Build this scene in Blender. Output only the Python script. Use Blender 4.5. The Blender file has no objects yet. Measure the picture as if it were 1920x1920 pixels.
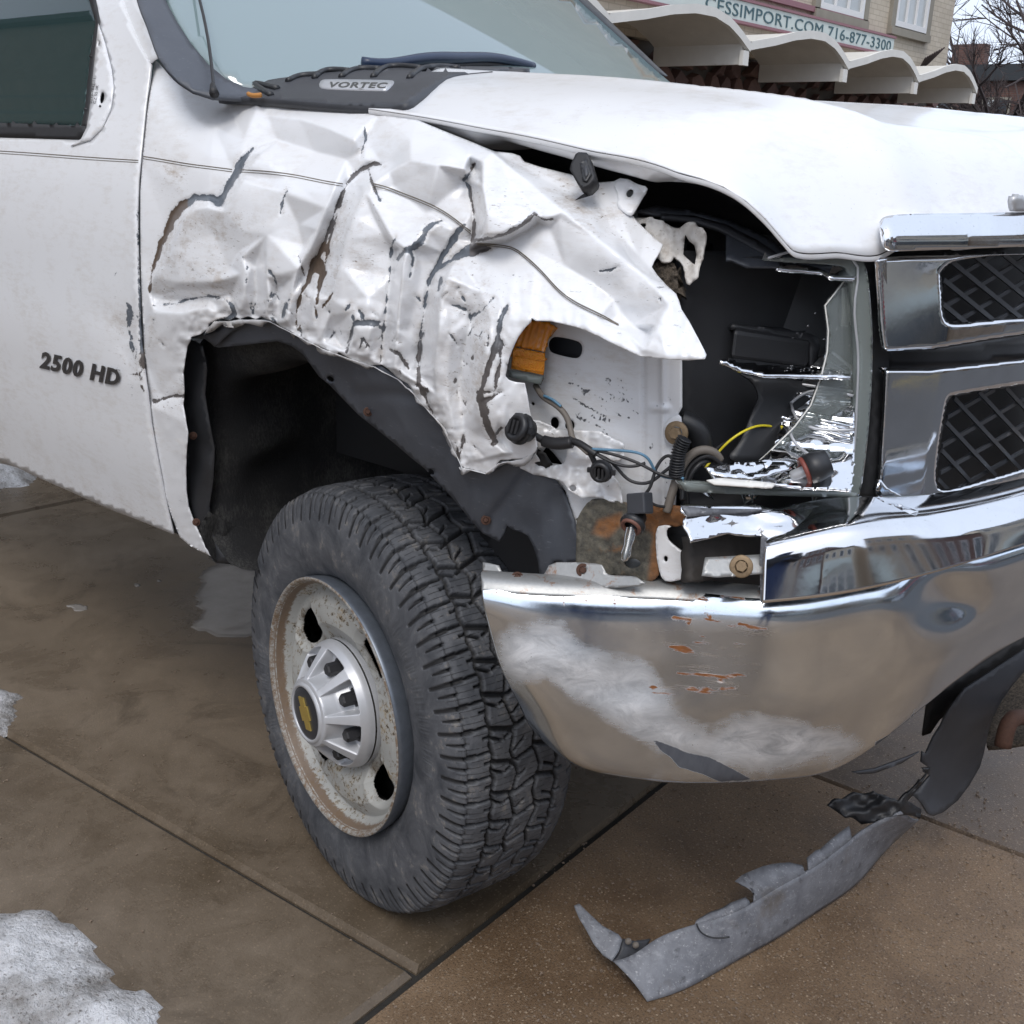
import bpy, bmesh, math, random
import numpy as np
from mathutils import Vector, Matrix, geometry as mgeo
random.seed(4); RNG = np.random.default_rng(4)
scene = bpy.context.scene
# ------------------------------------------------------------------ camera
F = 2082.0                                   # focal length in pixels of the 1920 px photograph
CAM = np.array([1.396, -1.108, 1.351])
_yaw, _pit, _rol = math.radians(130.93), math.radians(17.75), math.radians(2.36)
_h = np.array([math.cos(_yaw), math.sin(_yaw), 0]); _r = np.array([math.sin(_yaw), -math.cos(_yaw), 0]); _up = np.array([0, 0, 1.])
FW = _h*math.cos(_pit) - _up*math.sin(_pit); _u = _h*math.sin(_pit) + _up*math.cos(_pit)
RT = _r*math.cos(_rol) + _u*math.sin(_rol); UP = -_r*math.sin(_rol) + _u*math.cos(_rol)
cd = bpy.data.cameras.new('camera'); cam = bpy.data.objects.new('camera', cd); scene.collection.objects.link(cam)
cam.matrix_world = Matrix(((RT[0], UP[0], -FW[0], CAM[0]), (RT[1], UP[1], -FW[1], CAM[1]), (RT[2], UP[2], -FW[2], CAM[2]), (0, 0, 0, 1)))
cd.sensor_fit = 'HORIZONTAL'; cd.sensor_width = 36; cd.lens = 36*F/1920; cd.clip_start = 0.02; cd.clip_end = 500
scene.camera = cam
# ------------------------------------------------------------------ sky, sun, exposure
SUN_EL, SUN_AZ = math.radians(52), math.radians(-60)      # azimuth measured from +X towards +Y
w = bpy.data.worlds.new('World'); scene.world = w; w.use_nodes = True
nt = w.node_tree; nt.nodes.clear()
sky = nt.nodes.new('ShaderNodeTexSky'); sky.sky_type = 'NISHITA'; sky.sun_disc = False
sky.sun_elevation = SUN_EL; sky.sun_rotation = math.pi/2 - SUN_AZ
sky.air_density = 1.0; sky.dust_density = 6.0; sky.ozone_density = 1.0
mx = nt.nodes.new('ShaderNodeMix'); mx.data_type = 'RGBA'; mx.inputs[0].default_value = 0.8
mx.inputs[7].default_value = (6.8, 7.6, 9.1, 1)           # overcast: an even cloud layer over the blue
bg = nt.nodes.new('ShaderNodeBackground'); bg.inputs[1].default_value = 0.095
ow = nt.nodes.new('ShaderNodeOutputWorld')
nt.links.new(sky.outputs[0], mx.inputs[6]); nt.links.new(mx.outputs[2], bg.inputs[0]); nt.links.new(bg.outputs[0], ow.inputs[0])
sl = bpy.data.lights.new('sun', 'SUN'); sl.energy = 0.8; sl.angle = math.radians(25); sl.color = (1, .97, .93)
so = bpy.data.objects.new('sun', sl); scene.collection.objects.link(so)
sd = Vector((math.cos(SUN_EL)*math.cos(SUN_AZ), math.cos(SUN_EL)*math.sin(SUN_AZ), math.sin(SUN_EL)))
so.rotation_euler = sd.to_track_quat('Z', 'Y').to_euler(); so.location = (3, -3, 8)
vs = scene.view_settings; vs.view_transform = 'Standard'; vs.look = 'None'; vs.exposure = 0.74; vs.gamma = 1; vs.use_curve_mapping = False
scene.render.engine = 'CYCLES'; scene.cycles.max_bounces = 10; scene.cycles.glossy_bounces = 6; scene.cycles.transparent_max_bounces = 12

# ------------------------------------------------------------------ geometry of the view: pixel + one known coordinate -> point
def rays(q):
    q = np.asarray(q, float).reshape(-1, 2)
    return FW + (q[:, :1]-960)/F*RT - (q[:, 1:]-960)/F*UP
def proj(P):
    v = np.asarray(P, float)-CAM; z = v@FW
    return np.stack([960+F*(v@RT)/z, 960-F*(v@UP)/z], -1)
AX = {'x': 0, 'y': 1, 'z': 2}
def P3(px, py, m, v):
    D = rays([(px, py)])[0]
    if m == 'd': return CAM + D*v
    a = AX[m]; return CAM + D*((v-CAM[a])/D[a])
def dep(px, py, m, v): return float((P3(px, py, m, v)-CAM)@FW)
def pts3(s, m=None):
    """'px,py,v px,py,v ...' with one mode -> Nx3"""
    return np.array([P3(*[float(t) for t in w.split(',')[:2]], m, float(w.split(',')[2])) for w in s.split()])
def PX(s): return np.array([[float(t) for t in w.split(',')] for w in s.split()])
# depth functions -------------------------------------------------
def dplane(*p):
    """plane through 3 points given as (px,py,mode,value)"""
    A = [P3(*q) for q in p]; n = np.cross(A[1]-A[0], A[2]-A[0]); k = (A[0]-CAM)@n
    return lambda q: k/(rays(q)@n)
def dtps(*p, lam=1e-6):
    """smooth surface through points given as (px,py,mode,value)"""
    q = np.array([[a[0], a[1]] for a in p], float)/1000; z = 1/np.array([dep(*a) for a in p])
    def K(a, b):
        r = np.sqrt(((a[:, None]-b[None])**2).sum(-1))+1e-9; return r*r*np.log(r)
    n = len(p); A = np.zeros((n+3, n+3)); A[:n, :n] = K(q, q)+lam*np.eye(n); A[:n, n] = 1; A[:n, n+1:] = q; A[n, :n] = 1; A[n+1:, :n] = q.T
    c = np.linalg.solve(A, np.r_[z, 0, 0, 0])
    def f(x):
        x = np.asarray(x, float).reshape(-1, 2)/1000
        return 1/(K(x, q)@c[:n]+c[n]+x@c[n+1:])
    return f
def dimp(g, s0=.4, s1=4.0, n=40):
    """first crossing of g(P) from positive to negative along the view ray"""
    def f(q):
        D = rays(q); N = len(D); lo = np.full(N, float(s0)); hi = np.full(N, float(s1)); found = np.zeros(N, bool)
        ss = np.linspace(s0, s1, n); prev = g(CAM+D*ss[0])
        for a, b in zip(ss[:-1], ss[1:]):
            cur = g(CAM+D*b); m = (~found) & (prev > 0) & (cur <= 0)
            lo[m] = a; hi[m] = b; found |= m; prev = cur
        for _ in range(30):
            mid = (lo+hi)/2; v = g(CAM+D*mid[:, None]); lo = np.where(v > 0, mid, lo); hi = np.where(v > 0, hi, mid)
        return (lo+hi)/2
    return f
def shift(f, d): return lambda q: f(q)+d
# ------------------------------------------------------------------ 2D tools
def inpoly(q, poly):
    x, y = q[:, 0], q[:, 1]; c = np.zeros(len(q), bool); n = len(poly)
    for i in range(n):
        x1, y1 = poly[i]; x2, y2 = poly[(i+1) % n]
        if y1 == y2: continue
        m = ((y1 > y) != (y2 > y)) & (x < (x2-x1)*(y-y1)/(y2-y1)+x1); c ^= m
    return c
def segdist(q, a, b):
    d = b-a; t = np.clip(((q-a)@d)/max(d@d, 1e-9), 0, 1); return np.sqrt(((q-a-t[:, None]*d)**2).sum(1)), t
def polydist(q, poly):
    r = np.full(len(q), 1e9)
    for i in range(len(poly)): r = np.minimum(r, segdist(q, poly[i], poly[(i+1) % len(poly)])[0])
    return np.where(inpoly(q, poly), r, -r)
def linedist(q, line):
    """line: rows (x,y,width): signed distance inside a stroke of varying width"""
    r = np.full(len(q), -1e9)
    for a, b in zip(line[:-1], line[1:]):
        d, t = segdist(q, a[:2], b[:2]); r = np.maximum(r, (a[2]+(b[2]-a[2])*t)/2-d)
    return r
def resample(poly, step, closed=True):
    out = []; n = len(poly)
    for i in range(n if closed else n-1):
        a = poly[i]; b = poly[(i+1) % n]; k = max(1, int(round(np.linalg.norm(b[:2]-a[:2])/step)))
        for j in range(k): out.append(a+(b-a)*j/k)
    if not closed: out.append(poly[-1])
    return np.array(out)
def smoothpoly(p, it=1, closed=True):
    for _ in range(it):
        nx = np.roll(p, -1, 0) if closed else p[1:]; a = p if closed else p[:-1]
        q = np.empty((2*len(a), p.shape[1])); q[0::2] = a*.75+nx*.25; q[1::2] = a*.25+nx*.75
        p = q if closed else np.vstack([p[:1], q, p[-1:]])
    return p
def ellipse(cx, cy, rx, ry, rot=0, n=20):
    t = np.linspace(0, 2*np.pi, n+1)[:-1]; c, s = math.cos(rot), math.sin(rot)
    x, y = rx*np.cos(t), ry*np.sin(t); return np.stack([cx+c*x-s*y, cy+s*x+c*y], -1)
def vnoise(x, y, seed=0):
    """cheap smooth value noise, -1..1"""
    g = np.random.default_rng(seed).uniform(-1, 1, (64, 64)); xi = np.floor(x).astype(int); yi = np.floor(y).astype(int); fx = x-xi; fy = y-yi
    fx = fx*fx*(3-2*fx); fy = fy*fy*(3-2*fy); a = lambda i, j: g[(xi+i) % 64, (yi+j) % 64]
    return (a(0, 0)*(1-fx)+a(1, 0)*fx)*(1-fy)+(a(0, 1)*(1-fx)+a(1, 1)*fx)*fy
# ------------------------------------------------------------------ objects
def tag(o, label=None, cat=None, group=None, kind=None):
    if label: o['label'] = label
    if cat: o['category'] = cat
    if group: o['group'] = group
    if kind: o['kind'] = kind
    return o
def put(o, parent=None):
    scene.collection.objects.link(o)
    if parent is not None:
        o.parent = parent; o.matrix_parent_inverse = parent_world(parent).inverted()
    return o
def parent_world(p):
    m = p.matrix_basis.copy()
    q = p
    while q.parent is not None:
        m = q.parent.matrix_basis @ q.matrix_parent_inverse @ m if False else (parent_world(q.parent) @ q.matrix_parent_inverse @ m); break
    return m
def empty(name, loc, label=None, cat=None, group=None, parent=None, rz=0):
    o = bpy.data.objects.new(name, None); o.location = loc; o.rotation_euler = (0, 0, rz); o.empty_display_size = .1; put(o, parent); return tag(o, label, cat, group)
def mesh(name, V, Fc, mat, parent=None, smooth=True, sharp=None, attrs=None, uv=None, thick=0, label=None, kind=None, bevel=0):
    V = np.asarray(V, float); me = bpy.data.meshes.new(name)
    me.from_pydata(V.tolist(), [], [list(map(int, f)) for f in Fc]); me.update()
    if smooth: me.polygons.foreach_set('use_smooth', [True]*len(me.polygons))
    if sharp: me.set_sharp_from_angle(angle=math.radians(sharp))
    if attrs:
        for k, a in attrs.items():
            at = me.attributes.new(k, 'FLOAT', 'POINT'); at.data.foreach_set('value', np.asarray(a, np.float32))
    if uv is not None:
        u = me.uv_layers.new(name='UVMap'); li = np.zeros(len(me.loops), int); me.loops.foreach_get('vertex_index', li)
        u.data.foreach_set('uv', np.asarray(uv, np.float32)[li].ravel())
    me.materials.append(mat); o = bpy.data.objects.new(name, me); put(o, parent)
    if bevel:
        b = o.modifiers.new('bevel', 'BEVEL'); b.width = bevel; b.segments = 2; b.limit_method = 'ANGLE'; b.angle_limit = math.radians(35)
    if thick:
        s = o.modifiers.new('thickness', 'SOLIDIFY'); s.thickness = thick; s.offset = -1
    return tag(o, label, kind=kind)
def facecam(V, Fc):
    """orient faces towards the viewpoint"""
    V = np.asarray(V); Fa = np.array(Fc); n = np.cross(V[Fa[:, 1]]-V[Fa[:, 0]], V[Fa[:, 2]]-V[Fa[:, 0]])
    s = (n*(CAM-V[Fa[:, 0]])).sum(1).sum(); return Fa[:, ::-1] if s < 0 else Fa
def sheet(name, poly, dfn, mat, parent=None, step=8, holes=(), attr=None, thick=.002, jit=0, disp=None, **kw):
    """a piece of sheet (metal, plastic, glass) with the given outline lying on a surface of the place"""
    poly = resample(np.asarray(poly, float)[:, :2], step); hs = [resample(np.asarray(h, float), min(step, 6)) for h in holes]
    x0, y0 = poly.min(0); x1, y1 = poly.max(0)
    gx, gy = np.meshgrid(np.arange(x0+step*.5, x1, step), np.arange(y0+step*.5, y1, step*.866)); gx[1::2] += step/2
    g = np.stack([gx.ravel(), gy.ravel()], -1)
    if len(g):
        g = g[polydist(g, poly) > step*.45]
        for h in hs: g = g[polydist(g, h) < -step*.45]
    allp = np.vstack([poly]+hs+[g]); edges = []; k = 0
    for c in [poly]+hs:
        n = len(c); edges += [(k+i, k+(i+1) % n) for i in range(n)]; k += n
    r = mgeo.delaunay_2d_cdt([Vector((float(a), float(b))) for a, b in allp], edges, [], 0, 1e-4)
    v2 = np.array([[v.x, v.y] for v in r[0]]); f = np.array([list(t) for t in r[2] if len(t) == 3]); c = v2[f].mean(1)
    keep = inpoly(c, poly)
    for h in hs: keep &= ~inpoly(c, h)
    f = f[keep]; d = dfn(v2)
    if disp is not None: d = d+disp(v2)
    V = CAM+rays(v2)*np.asarray(d)[:, None]
    used = np.unique(f); rm = -np.ones(len(V), int); rm[used] = np.arange(len(used)); V = V[used]; v2 = v2[used]; f = facecam(V, rm[f])
    return mesh(name, V, f, mat, parent, attrs=attr(v2) if attr else None, thick=thick, **kw)
def spline_rows(A, n):
    """natural cubic spline through rows of A (k, ..., 3) sampled at n points"""
    A = np.asarray(A, float); k = len(A); sh = A.shape[1:]; B = A.reshape(k, -1)
    if k == 2: t = np.linspace(0, 1, n)[:, None]; return (B[0]*(1-t)+B[1]*t).reshape((n,)+sh)
    h = np.sqrt((np.diff(A, axis=0)**2).sum(-1)).reshape(k-1, -1).mean(1)+1e-6; T = np.r_[0, np.cumsum(h)]
    M = np.zeros((k, k)); R = np.zeros_like(B); M[0, 0] = M[-1, -1] = 1
    for i in range(1, k-1):
        M[i, i-1] = h[i-1]; M[i, i] = 2*(h[i-1]+h[i]); M[i, i+1] = h[i]; R[i] = 6*((B[i+1]-B[i])/h[i]-(B[i]-B[i-1])/h[i-1])
    m = np.linalg.solve(M, R); t = np.linspace(0, T[-1], n); i = np.clip(np.searchsorted(T, t, side='right')-1, 0, k-2); a = (T[i+1]-t)[:, None]; b = (t-T[i])[:, None]; H = h[i][:, None]
    out = (m[i]*a**3+m[i+1]*b**3)/(6*H)+(B[i]/H-m[i]*H/6)*a+(B[i+1]/H-m[i+1]*H/6)*b
    return out.reshape((n,)+sh)
def gridfaces(nu, nv, wrapu=False, wrapv=False):
    a = np.arange(nu*nv).reshape(nu, nv)
    if wrapu: a = np.vstack([a, a[:1]])
    if wrapv: a = np.hstack([a, a[:, :1]])
    return np.stack([a[:-1, :-1], a[:-1, 1:], a[1:, 1:], a[1:, :-1]], -1).reshape(-1, 4)
def loft(name, rows, mat, parent=None, nu=30, nv=60, flip=False, **kw):
    G = spline_rows(np.asarray(rows, float), nu); G = spline_rows(np.swapaxes(G, 0, 1), nv); G = np.swapaxes(G, 0, 1)
    f = gridfaces(nu, nv); f = f[:, ::-1] if flip else f
    f = facecam(G.reshape(-1, 3), f) if kw.pop('face', True) else f
    return mesh(name, G.reshape(-1, 3), f, mat, parent, **kw)
def tube(name, path, r, mat, parent=None, n=8, closed=False, res=6, cap=True, rfun=None, **kw):
    P = np.asarray(path, float)
    if len(P) > 2 and res > 1: P = spline_rows(P, len(P)*res)
    V, Fc = tubegeo(P, r, n, rfun); return mesh(name, V, Fc, mat, parent, **kw)
def tubegeo(P, r, n=8, rfun=None):
    T = np.gradient(P, axis=0); T /= np.linalg.norm(T, axis=1)[:, None]+1e-12; a = np.array([0, 0, 1.]) if abs(T[0][2]) < .9 else np.array([1., 0, 0])
    V = []; N = np.cross(T[0], a)
    for i, p in enumerate(P):
        N = N-T[i]*(N@T[i]); N /= np.linalg.norm(N)+1e-12; B = np.cross(T[i], N); rr = r if rfun is None else rfun(i/(len(P)-1))
        th = np.linspace(0, 2*np.pi, n+1)[:-1]; V.append(p+rr*(np.cos(th)[:, None]*N+np.sin(th)[:, None]*B))
    V = np.vstack(V); f = gridfaces(len(P), n, False, True).tolist(); f.append(list(range(n))[::-1]); f.append(list(range(len(V)-n, len(V))))
    return V, f
def lathe(name, prof, M, mat, parent=None, n=64, closed=False, **kw):
    """prof rows (radius, height along local Z); M 4x4 places it"""
    t = np.linspace(0, 2*np.pi, n+1)[:-1]; p = np.asarray(prof, float)
    V = np.stack([p[:, None, 0]*np.cos(t), p[:, None, 0]*np.sin(t), np.repeat(p[:, 1:2], n, 1)], -1).reshape(-1, 3)
    f = gridfaces(len(p), n, False, True)
    V = V@M[:3, :3].T+M[:3, 3]; return mesh(name, V, f[:, ::-1] if kw.pop('flip', False) else f, mat, parent, **kw)
def frame(o, z, x=None):
    z = np.asarray(z, float); z = z/np.linalg.norm(z); x = np.asarray(x if x is not None else ([1, 0, 0] if abs(z[0]) < .9 else [0, 1, 0]), float); x = x-z*(x@z); x /= np.linalg.norm(x); y = np.cross(z, x)
    M = np.eye(4); M[:3, 0] = x; M[:3, 1] = y; M[:3, 2] = z; M[:3, 3] = o; return M
def boxgeo(lo, hi):
    a, b = lo, hi; V = np.array([[x, y, z] for x in (a[0], b[0]) for y in (a[1], b[1]) for z in (a[2], b[2])], float)
    return V, [[0, 1, 3, 2], [4, 6, 7, 5], [0, 4, 5, 1], [2, 3, 7, 6], [0, 2, 6, 4], [1, 5, 7, 3]]
def box(name, lo, hi, mat, parent=None, M=None, bevel=0, **kw):
    V, f = boxgeo(lo, hi)
    if M is not None: V = V@M[:3, :3].T+M[:3, 3]
    return mesh(name, V, f, mat, parent, smooth=False, bevel=bevel, **kw)
class MB:
    def __init__(s): s.V = []; s.F = []; s.k = 0
    def add(s, V, f): s.V.append(np.asarray(V, float)); s.F += [[int(i)+s.k for i in t] for t in f]; s.k += len(V); return s
    def box(s, lo, hi, M=None):
        V, f = boxgeo(lo, hi)
        if M is not None: V = V@M[:3, :3].T+M[:3, 3]
        return s.add(V, f)
    def bar(s, a, b, w, h, up=(0, 0, 1)):
        a = np.asarray(a, float); b = np.asarray(b, float); L = np.linalg.norm(b-a); M = frame(a, b-a, up); V, f = boxgeo((-w/2, -h/2, 0), (w/2, h/2, L)); return s.add(V@M[:3, :3].T+M[:3, 3], f)
    def build(s, name, mat, parent=None, **kw): return mesh(name, np.vstack(s.V), s.F, mat, parent, **kw)
def prism(name, poly, dfn, mat, parent, depth, **kw):
    """solid with outline poly on a surface, given thickness away from the viewer"""
    return sheet(name, poly, dfn, mat, parent, thick=depth, **kw)
def text_geo(body, size=1, extrude=.05, bold=0.0, spacing=1.0):
    c = bpy.data.curves.new('lettering', 'FONT'); c.body = body; c.size = size; c.extrude = extrude; c.offset = bold; c.space_character = spacing; c.resolution_u = 3
    o = bpy.data.objects.new('lettering', c); scene.collection.objects.link(o); dg = bpy.context.evaluated_depsgraph_get(); dg.update()
    me = bpy.data.meshes.new_from_object(o.evaluated_get(dg)); V = np.zeros(len(me.vertices)*3); me.vertices.foreach_get('co', V); V = V.reshape(-1, 3)
    f = [list(p.vertices) for p in me.polygons]; bpy.data.objects.remove(o); bpy.data.meshes.remove(me); bpy.data.curves.remove(c); return V, f
# ------------------------------------------------------------------ materials (all node based)
class NT:
    def __init__(s, name):
        s.m = bpy.data.materials.new(name); s.m.use_nodes = True; s.t = s.m.node_tree; s.b = s.t.nodes['Principled BSDF']
    def n(s, typ, **kw):
        k = s.t.nodes.new(typ)
        for a, v in kw.items(): setattr(k, a, v)
        return k
    def l(s, a, b): s.t.links.new(a, b)
    def val(s, k, v): s.b.inputs[k].default_value = v
    def coord(s, scale=(1, 1, 1)):
        g = s.n('ShaderNodeNewGeometry'); m = s.n('ShaderNodeMapping'); m.inputs['Scale'].default_value = scale; s.l(g.outputs['Position'], m.inputs[0]); return m.outputs[0]
    def noise(s, scale, detail=4, rough=.6, co=None, dist=0):
        k = s.n('ShaderNodeTexNoise'); k.inputs['Scale'].default_value = scale; k.inputs['Detail'].default_value = detail; k.inputs['Roughness'].default_value = rough; k.inputs['Distortion'].default_value = dist
        s.l(co if co is not None else s.coord(), k.inputs['Vector']); return k.outputs['Fac']
    def ramp(s, src, stops, interp='LINEAR'):
        r = s.n('ShaderNodeValToRGB'); r.color_ramp.interpolation = interp; e = r.color_ramp.elements
        while len(e) < len(stops): e.new(.5)
        for i, (p, c) in enumerate(stops): e[i].position = p; e[i].color = (c, c, c, 1) if isinstance(c, (int, float)) else (*c, 1)
        s.l(src, r.inputs[0]); return r.outputs[0]
    def math(s, op, a, b=None, clamp=False):
        k = s.n('ShaderNodeMath', operation=op, use_clamp=clamp)
        for i, v in enumerate((a, b)):
            if v is None: continue
            if isinstance(v, (int, float)): k.inputs[i].default_value = v
            else: s.l(v, k.inputs[i])
        return k.outputs[0]
    def mix(s, f, a, b):
        k = s.n('ShaderNodeMix', data_type='RGBA')
        for i, v in ((0, f), (6, a), (7, b)):
            if isinstance(v, (int, float)): k.inputs[i].default_value = v if i == 0 else (v, v, v, 1)
            elif isinstance(v, tuple): k.inputs[i].default_value = (*v, 1)
            else: s.l(v, k.inputs[i])
        return k.outputs[2]
    def bump(s, h, strength=.3, dist=.002, prev=None):
        k = s.n('ShaderNodeBump'); k.inputs['Strength'].default_value = strength; k.inputs['Distance'].default_value = dist; s.l(h, k.inputs['Height'])
        if prev is not None: s.l(prev, k.inputs['Normal'])
        return k.outputs[0]
    def attr(s, name): k = s.n('ShaderNodeAttribute', attribute_name=name); return k.outputs['Fac']
    def mask(s, name, scale=300, amp=.35, sharp=.03, co=None):
        v = s.math('ADD', s.attr(name), s.math('MULTIPLY', s.math('SUBTRACT', s.noise(scale, 3, .7, co=co), .5), amp))
        return s.ramp(v, [(.5-sharp, 0.), (.5+sharp, 1.)])
    def out(s, col=None, rough=None, norm=None, metal=None):
        for k, v in (('Base Color', col), ('Roughness', rough), ('Normal', norm), ('Metallic', metal)):
            if v is None: continue
            if isinstance(v, tuple): s.val(k, (*v, 1))
            elif isinstance(v, (int, float)): s.val(k, v)
            else: s.l(v, s.b.inputs[k])
        return s.m
def mat_simple(name, col, rough=.5, metal=0, var=.12, nscale=60, bump=0, bscale=400, coat=0, spec=.5):
    k = NT(name); c = k.mix(k.noise(nscale), tuple(x*(1-var) for x in col), tuple(min(1, x*(1+var)) for x in col))
    n = k.bump(k.noise(bscale), .4, bump) if bump else None
    k.val('Coat Weight', coat); k.val('Coat Roughness', .08); k.val('Specular IOR Level', spec)
    return k.out(c, rough, n, metal)
# white automotive paint with damage
def mat_paint(name, dirt=.5):
    k = NT(name); co = k.coord(); st = k.coord((1, 1, .25))
    base = k.mix(k.noise(1.5, 3), (.76, .77, .79), (.80, .81, .825))
    grime = k.ramp(k.math('MULTIPLY', k.noise(9, 6, .65, dist=.4), k.noise(70, 5, .7, co=k.coord((.5, .5, 1.6)))), [(.24, 0.), (.44, dirt)])
    specks = k.math('MULTIPLY', k.ramp(k.noise(260, 2, .5), [(.71, 0.), (.76, dirt*1.3)]), k.ramp(k.noise(6, 3), [(.45, 0.), (.62, 1.)]))
    c = k.mix(grime, base, (.50, .44, .37)); c = k.mix(specks, c, (.19, .17, .15))
    # smears of mud that follow the damage
    sm = k.math('MULTIPLY', k.attr('mud'), k.ramp(k.math('MULTIPLY', k.noise(55, 6, .8, co=k.coord((.5, .5, 1.4))), k.noise(14, 5, .7)), [(.24, 0.), (.46, .8)]))
    c = k.mix(sm, c, (.36, .28, .20))
    fl = k.math('MULTIPLY', k.attr('mud'), k.ramp(k.noise(190, 3, .6, co=k.coord((.5, .5, 1.8))), [(.64, 0.), (.70, .8)])); c = k.mix(fl, c, (.17, .12, .085))
    # hair-line scuffs
    sc = k.math('MULTIPLY', k.math('MULTIPLY', k.attr('scuff'), k.ramp(k.noise(12, 3), [(.45, 0.), (.6, 1.)])), k.ramp(k.noise(170, 4, .75, co=k.coord((.3, .3, 1.3)), dist=.5), [(.63, 0.), (.67, .9)]))
    c = k.mix(sc, c, (.16, .16, .17))
    bv = k.math('ADD', k.math('ADD', k.attr('bare'), k.math('MULTIPLY', k.math('SUBTRACT', k.noise(75, 5, .7, dist=.4), .5), .75)), k.math('MULTIPLY', k.math('SUBTRACT', k.noise(330, 3, .7, co=k.coord((1, 1, .5))), .5), .45)); bare = k.ramp(bv, [(.47, 0.), (.53, 1.)]); br = k.attr('brown')
    bc = k.mix(k.noise(150, 5), (.05, .064, .085), (.17, .19, .215)); bc2 = k.mix(k.noise(110, 5), (.055, .037, .027), (.15, .11, .08)); bc = k.mix(br, bc, bc2)
    c = k.mix(bare, c, bc)
    r = k.mix(bare, .24, .55); k.val('Coat Weight', .35); k.val('Coat Roughness', .1)
    n = k.bump(k.math('MULTIPLY', bare, -1.0), .6, .0012)
    n = k.bump(k.noise(500, 2), .04, .0004, n)
    return k.out(c, r, n)
M = {}
M['paint'] = mat_paint('white_paint', .32)
M['paint_dirty'] = mat_paint('white_paint_dirty', .6)
def mat_chrome(name, rough=.04, grime=.3):
    k = NT(name); g = k.ramp(k.noise(7, 6, .6, dist=.3), [(.42, 0.), (.75, grime)])
    c = k.mix(g, (.80, .81, .83), (.42, .40, .37)); sp = k.ramp(k.noise(220, 3, .6), [(.66, 0.), (.72, .5)]); c = k.mix(sp, c, (.35, .34, .33))
    r = k.ramp(k.noise(10, 6, .6, dist=.3), [(.35, rough), (.8, rough+.12)])
    n = k.bump(k.noise(3.5, 2), .25, .004); n = k.bump(k.noise(35, 2), .12, .0006, n); return k.out(c, r, n, 1.0)
M['chrome'] = mat_chrome('chrome')
def mat_bumper():
    k = NT('bumper_chrome'); co = k.coord()
    g = k.noise(18, 6, .62, dist=.5); c = k.mix(k.ramp(g, [(.4, 0.), (.8, .35)]), (.75, .825, .905), (.50, .535, .57))
    scratch = k.noise(60, 6, .8, co=k.coord((.4, .4, 6)))
    # road-salt haze and scuffs
    sv = k.math('ADD', k.math('ADD', k.attr('salt'), k.math('MULTIPLY', k.math('SUBTRACT', k.noise(9, 7, .62, dist=.5), .5), 1.1)), k.math('MULTIPLY', k.math('SUBTRACT', k.noise(90, 5, .75, co=k.coord((.5, .5, 3))), .5), .35))
    salt = k.ramp(sv, [(.40, 0.), (.62, .45), (1.0, .85)])
    salt = k.math('MULTIPLY', salt, k.ramp(k.noise(8, 6, .65, dist=.7), [(.32, .6), (.6, 1.)])); c = k.mix(salt, c, k.mix(k.ramp(k.noise(24, 7, .7, dist=.6, co=k.coord((.8, .8, 1.6))), [(.35, 0.), (.65, 1.)]), (.34, .34, .345), (.86, .86, .87)))
    rust = k.mask('rust', 120, .7, .06, co=k.coord((.5, .5, 4))); c = k.mix(rust, c, k.mix(k.noise(90, 4), (.30, .11, .022), (.15, .055, .022)))
    scr = k.mask('scratch', 160, 1.3, .05, co=k.coord((.18, .18, 6))); c = k.mix(scr, c, (.86, .84, .82)); gs = k.ramp(k.noise(130, 5, .8, co=k.coord((.25, .25, 3))), [(.66, 0.), (.74, .55)]); c = k.mix(gs, c, (.30, .28, .26)); pit = k.ramp(k.noise(420, 2, .5), [(.72, 0.), (.76, .8)]); c = k.mix(pit, c, (.12, .09, .07))
    bare = k.mask('bare', 90, .25, .04); c = k.mix(bare, c, k.mix(k.noise(60, 4, co=k.coord((2, 2, .5))), (.06, .065, .08), (.13, .14, .16)))
    mt = k.math('SUBTRACT', 1.0, k.math('MAXIMUM', k.math('MULTIPLY', salt, .85), k.math('MAXIMUM', rust, bare)), True)
    r = k.mix(salt, k.ramp(g, [(.3, .10), (.8, .26)]), .6); r = k.mix(k.math('MAXIMUM', rust, bare), r, .75); r = k.mix(scr, r, .4)
    n = k.bump(k.noise(4.0, 2), .25, .008); n = k.bump(k.noise(28, 3), .2, .0009, n); n = k.bump(k.math('MULTIPLY', salt, k.noise(300, 3)), .3, .001, n); return k.out(c, r, n, mt)
M['bumper'] = mat_bumper()
M['plastic'] = mat_simple('black_plastic', (.022, .023, .026), .42, var=.35, nscale=25, bump=.0004, bscale=900)
M['plastic_grey'] = mat_simple('grey_black_plastic', (.045, .048, .056), .5, var=.4, nscale=14, bump=.0005, bscale=700)
M['housing'] = mat_simple('lamp_housing', (.020, .021, .024), .45, var=.3, nscale=20)
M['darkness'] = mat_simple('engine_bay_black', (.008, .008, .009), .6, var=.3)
M['rubber'] = mat_simple('trim_rubber', (.018, .018, .02), .55, var=.3, nscale=80, bump=.0005)
k = NT('wheel_arch_liner'); co = k.coord((1, 1, .8))
fib = k.noise(260, 5, .8, co=k.coord((1, 1, .35))); wear = k.noise(9, 4, .6)
c = k.mix(k.ramp(k.math('MULTIPLY', fib, wear), [(.22, 0.), (.40, .6)]), (.010, .010, .011), (.10, .098, .09))
M['liner'] = k.out(c, .85, k.bump(fib, .8, .004))
k = NT('liner_flange'); wear = k.noise(16, 6, .6, dist=.4); c = k.mix(wear, (.030, .035, .046), (.11, .12, .14)); sp = k.ramp(k.noise(170, 3), [(.68, 0.), (.74, .5)]); c = k.mix(sp, c, (.2, .2, .19))
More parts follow.
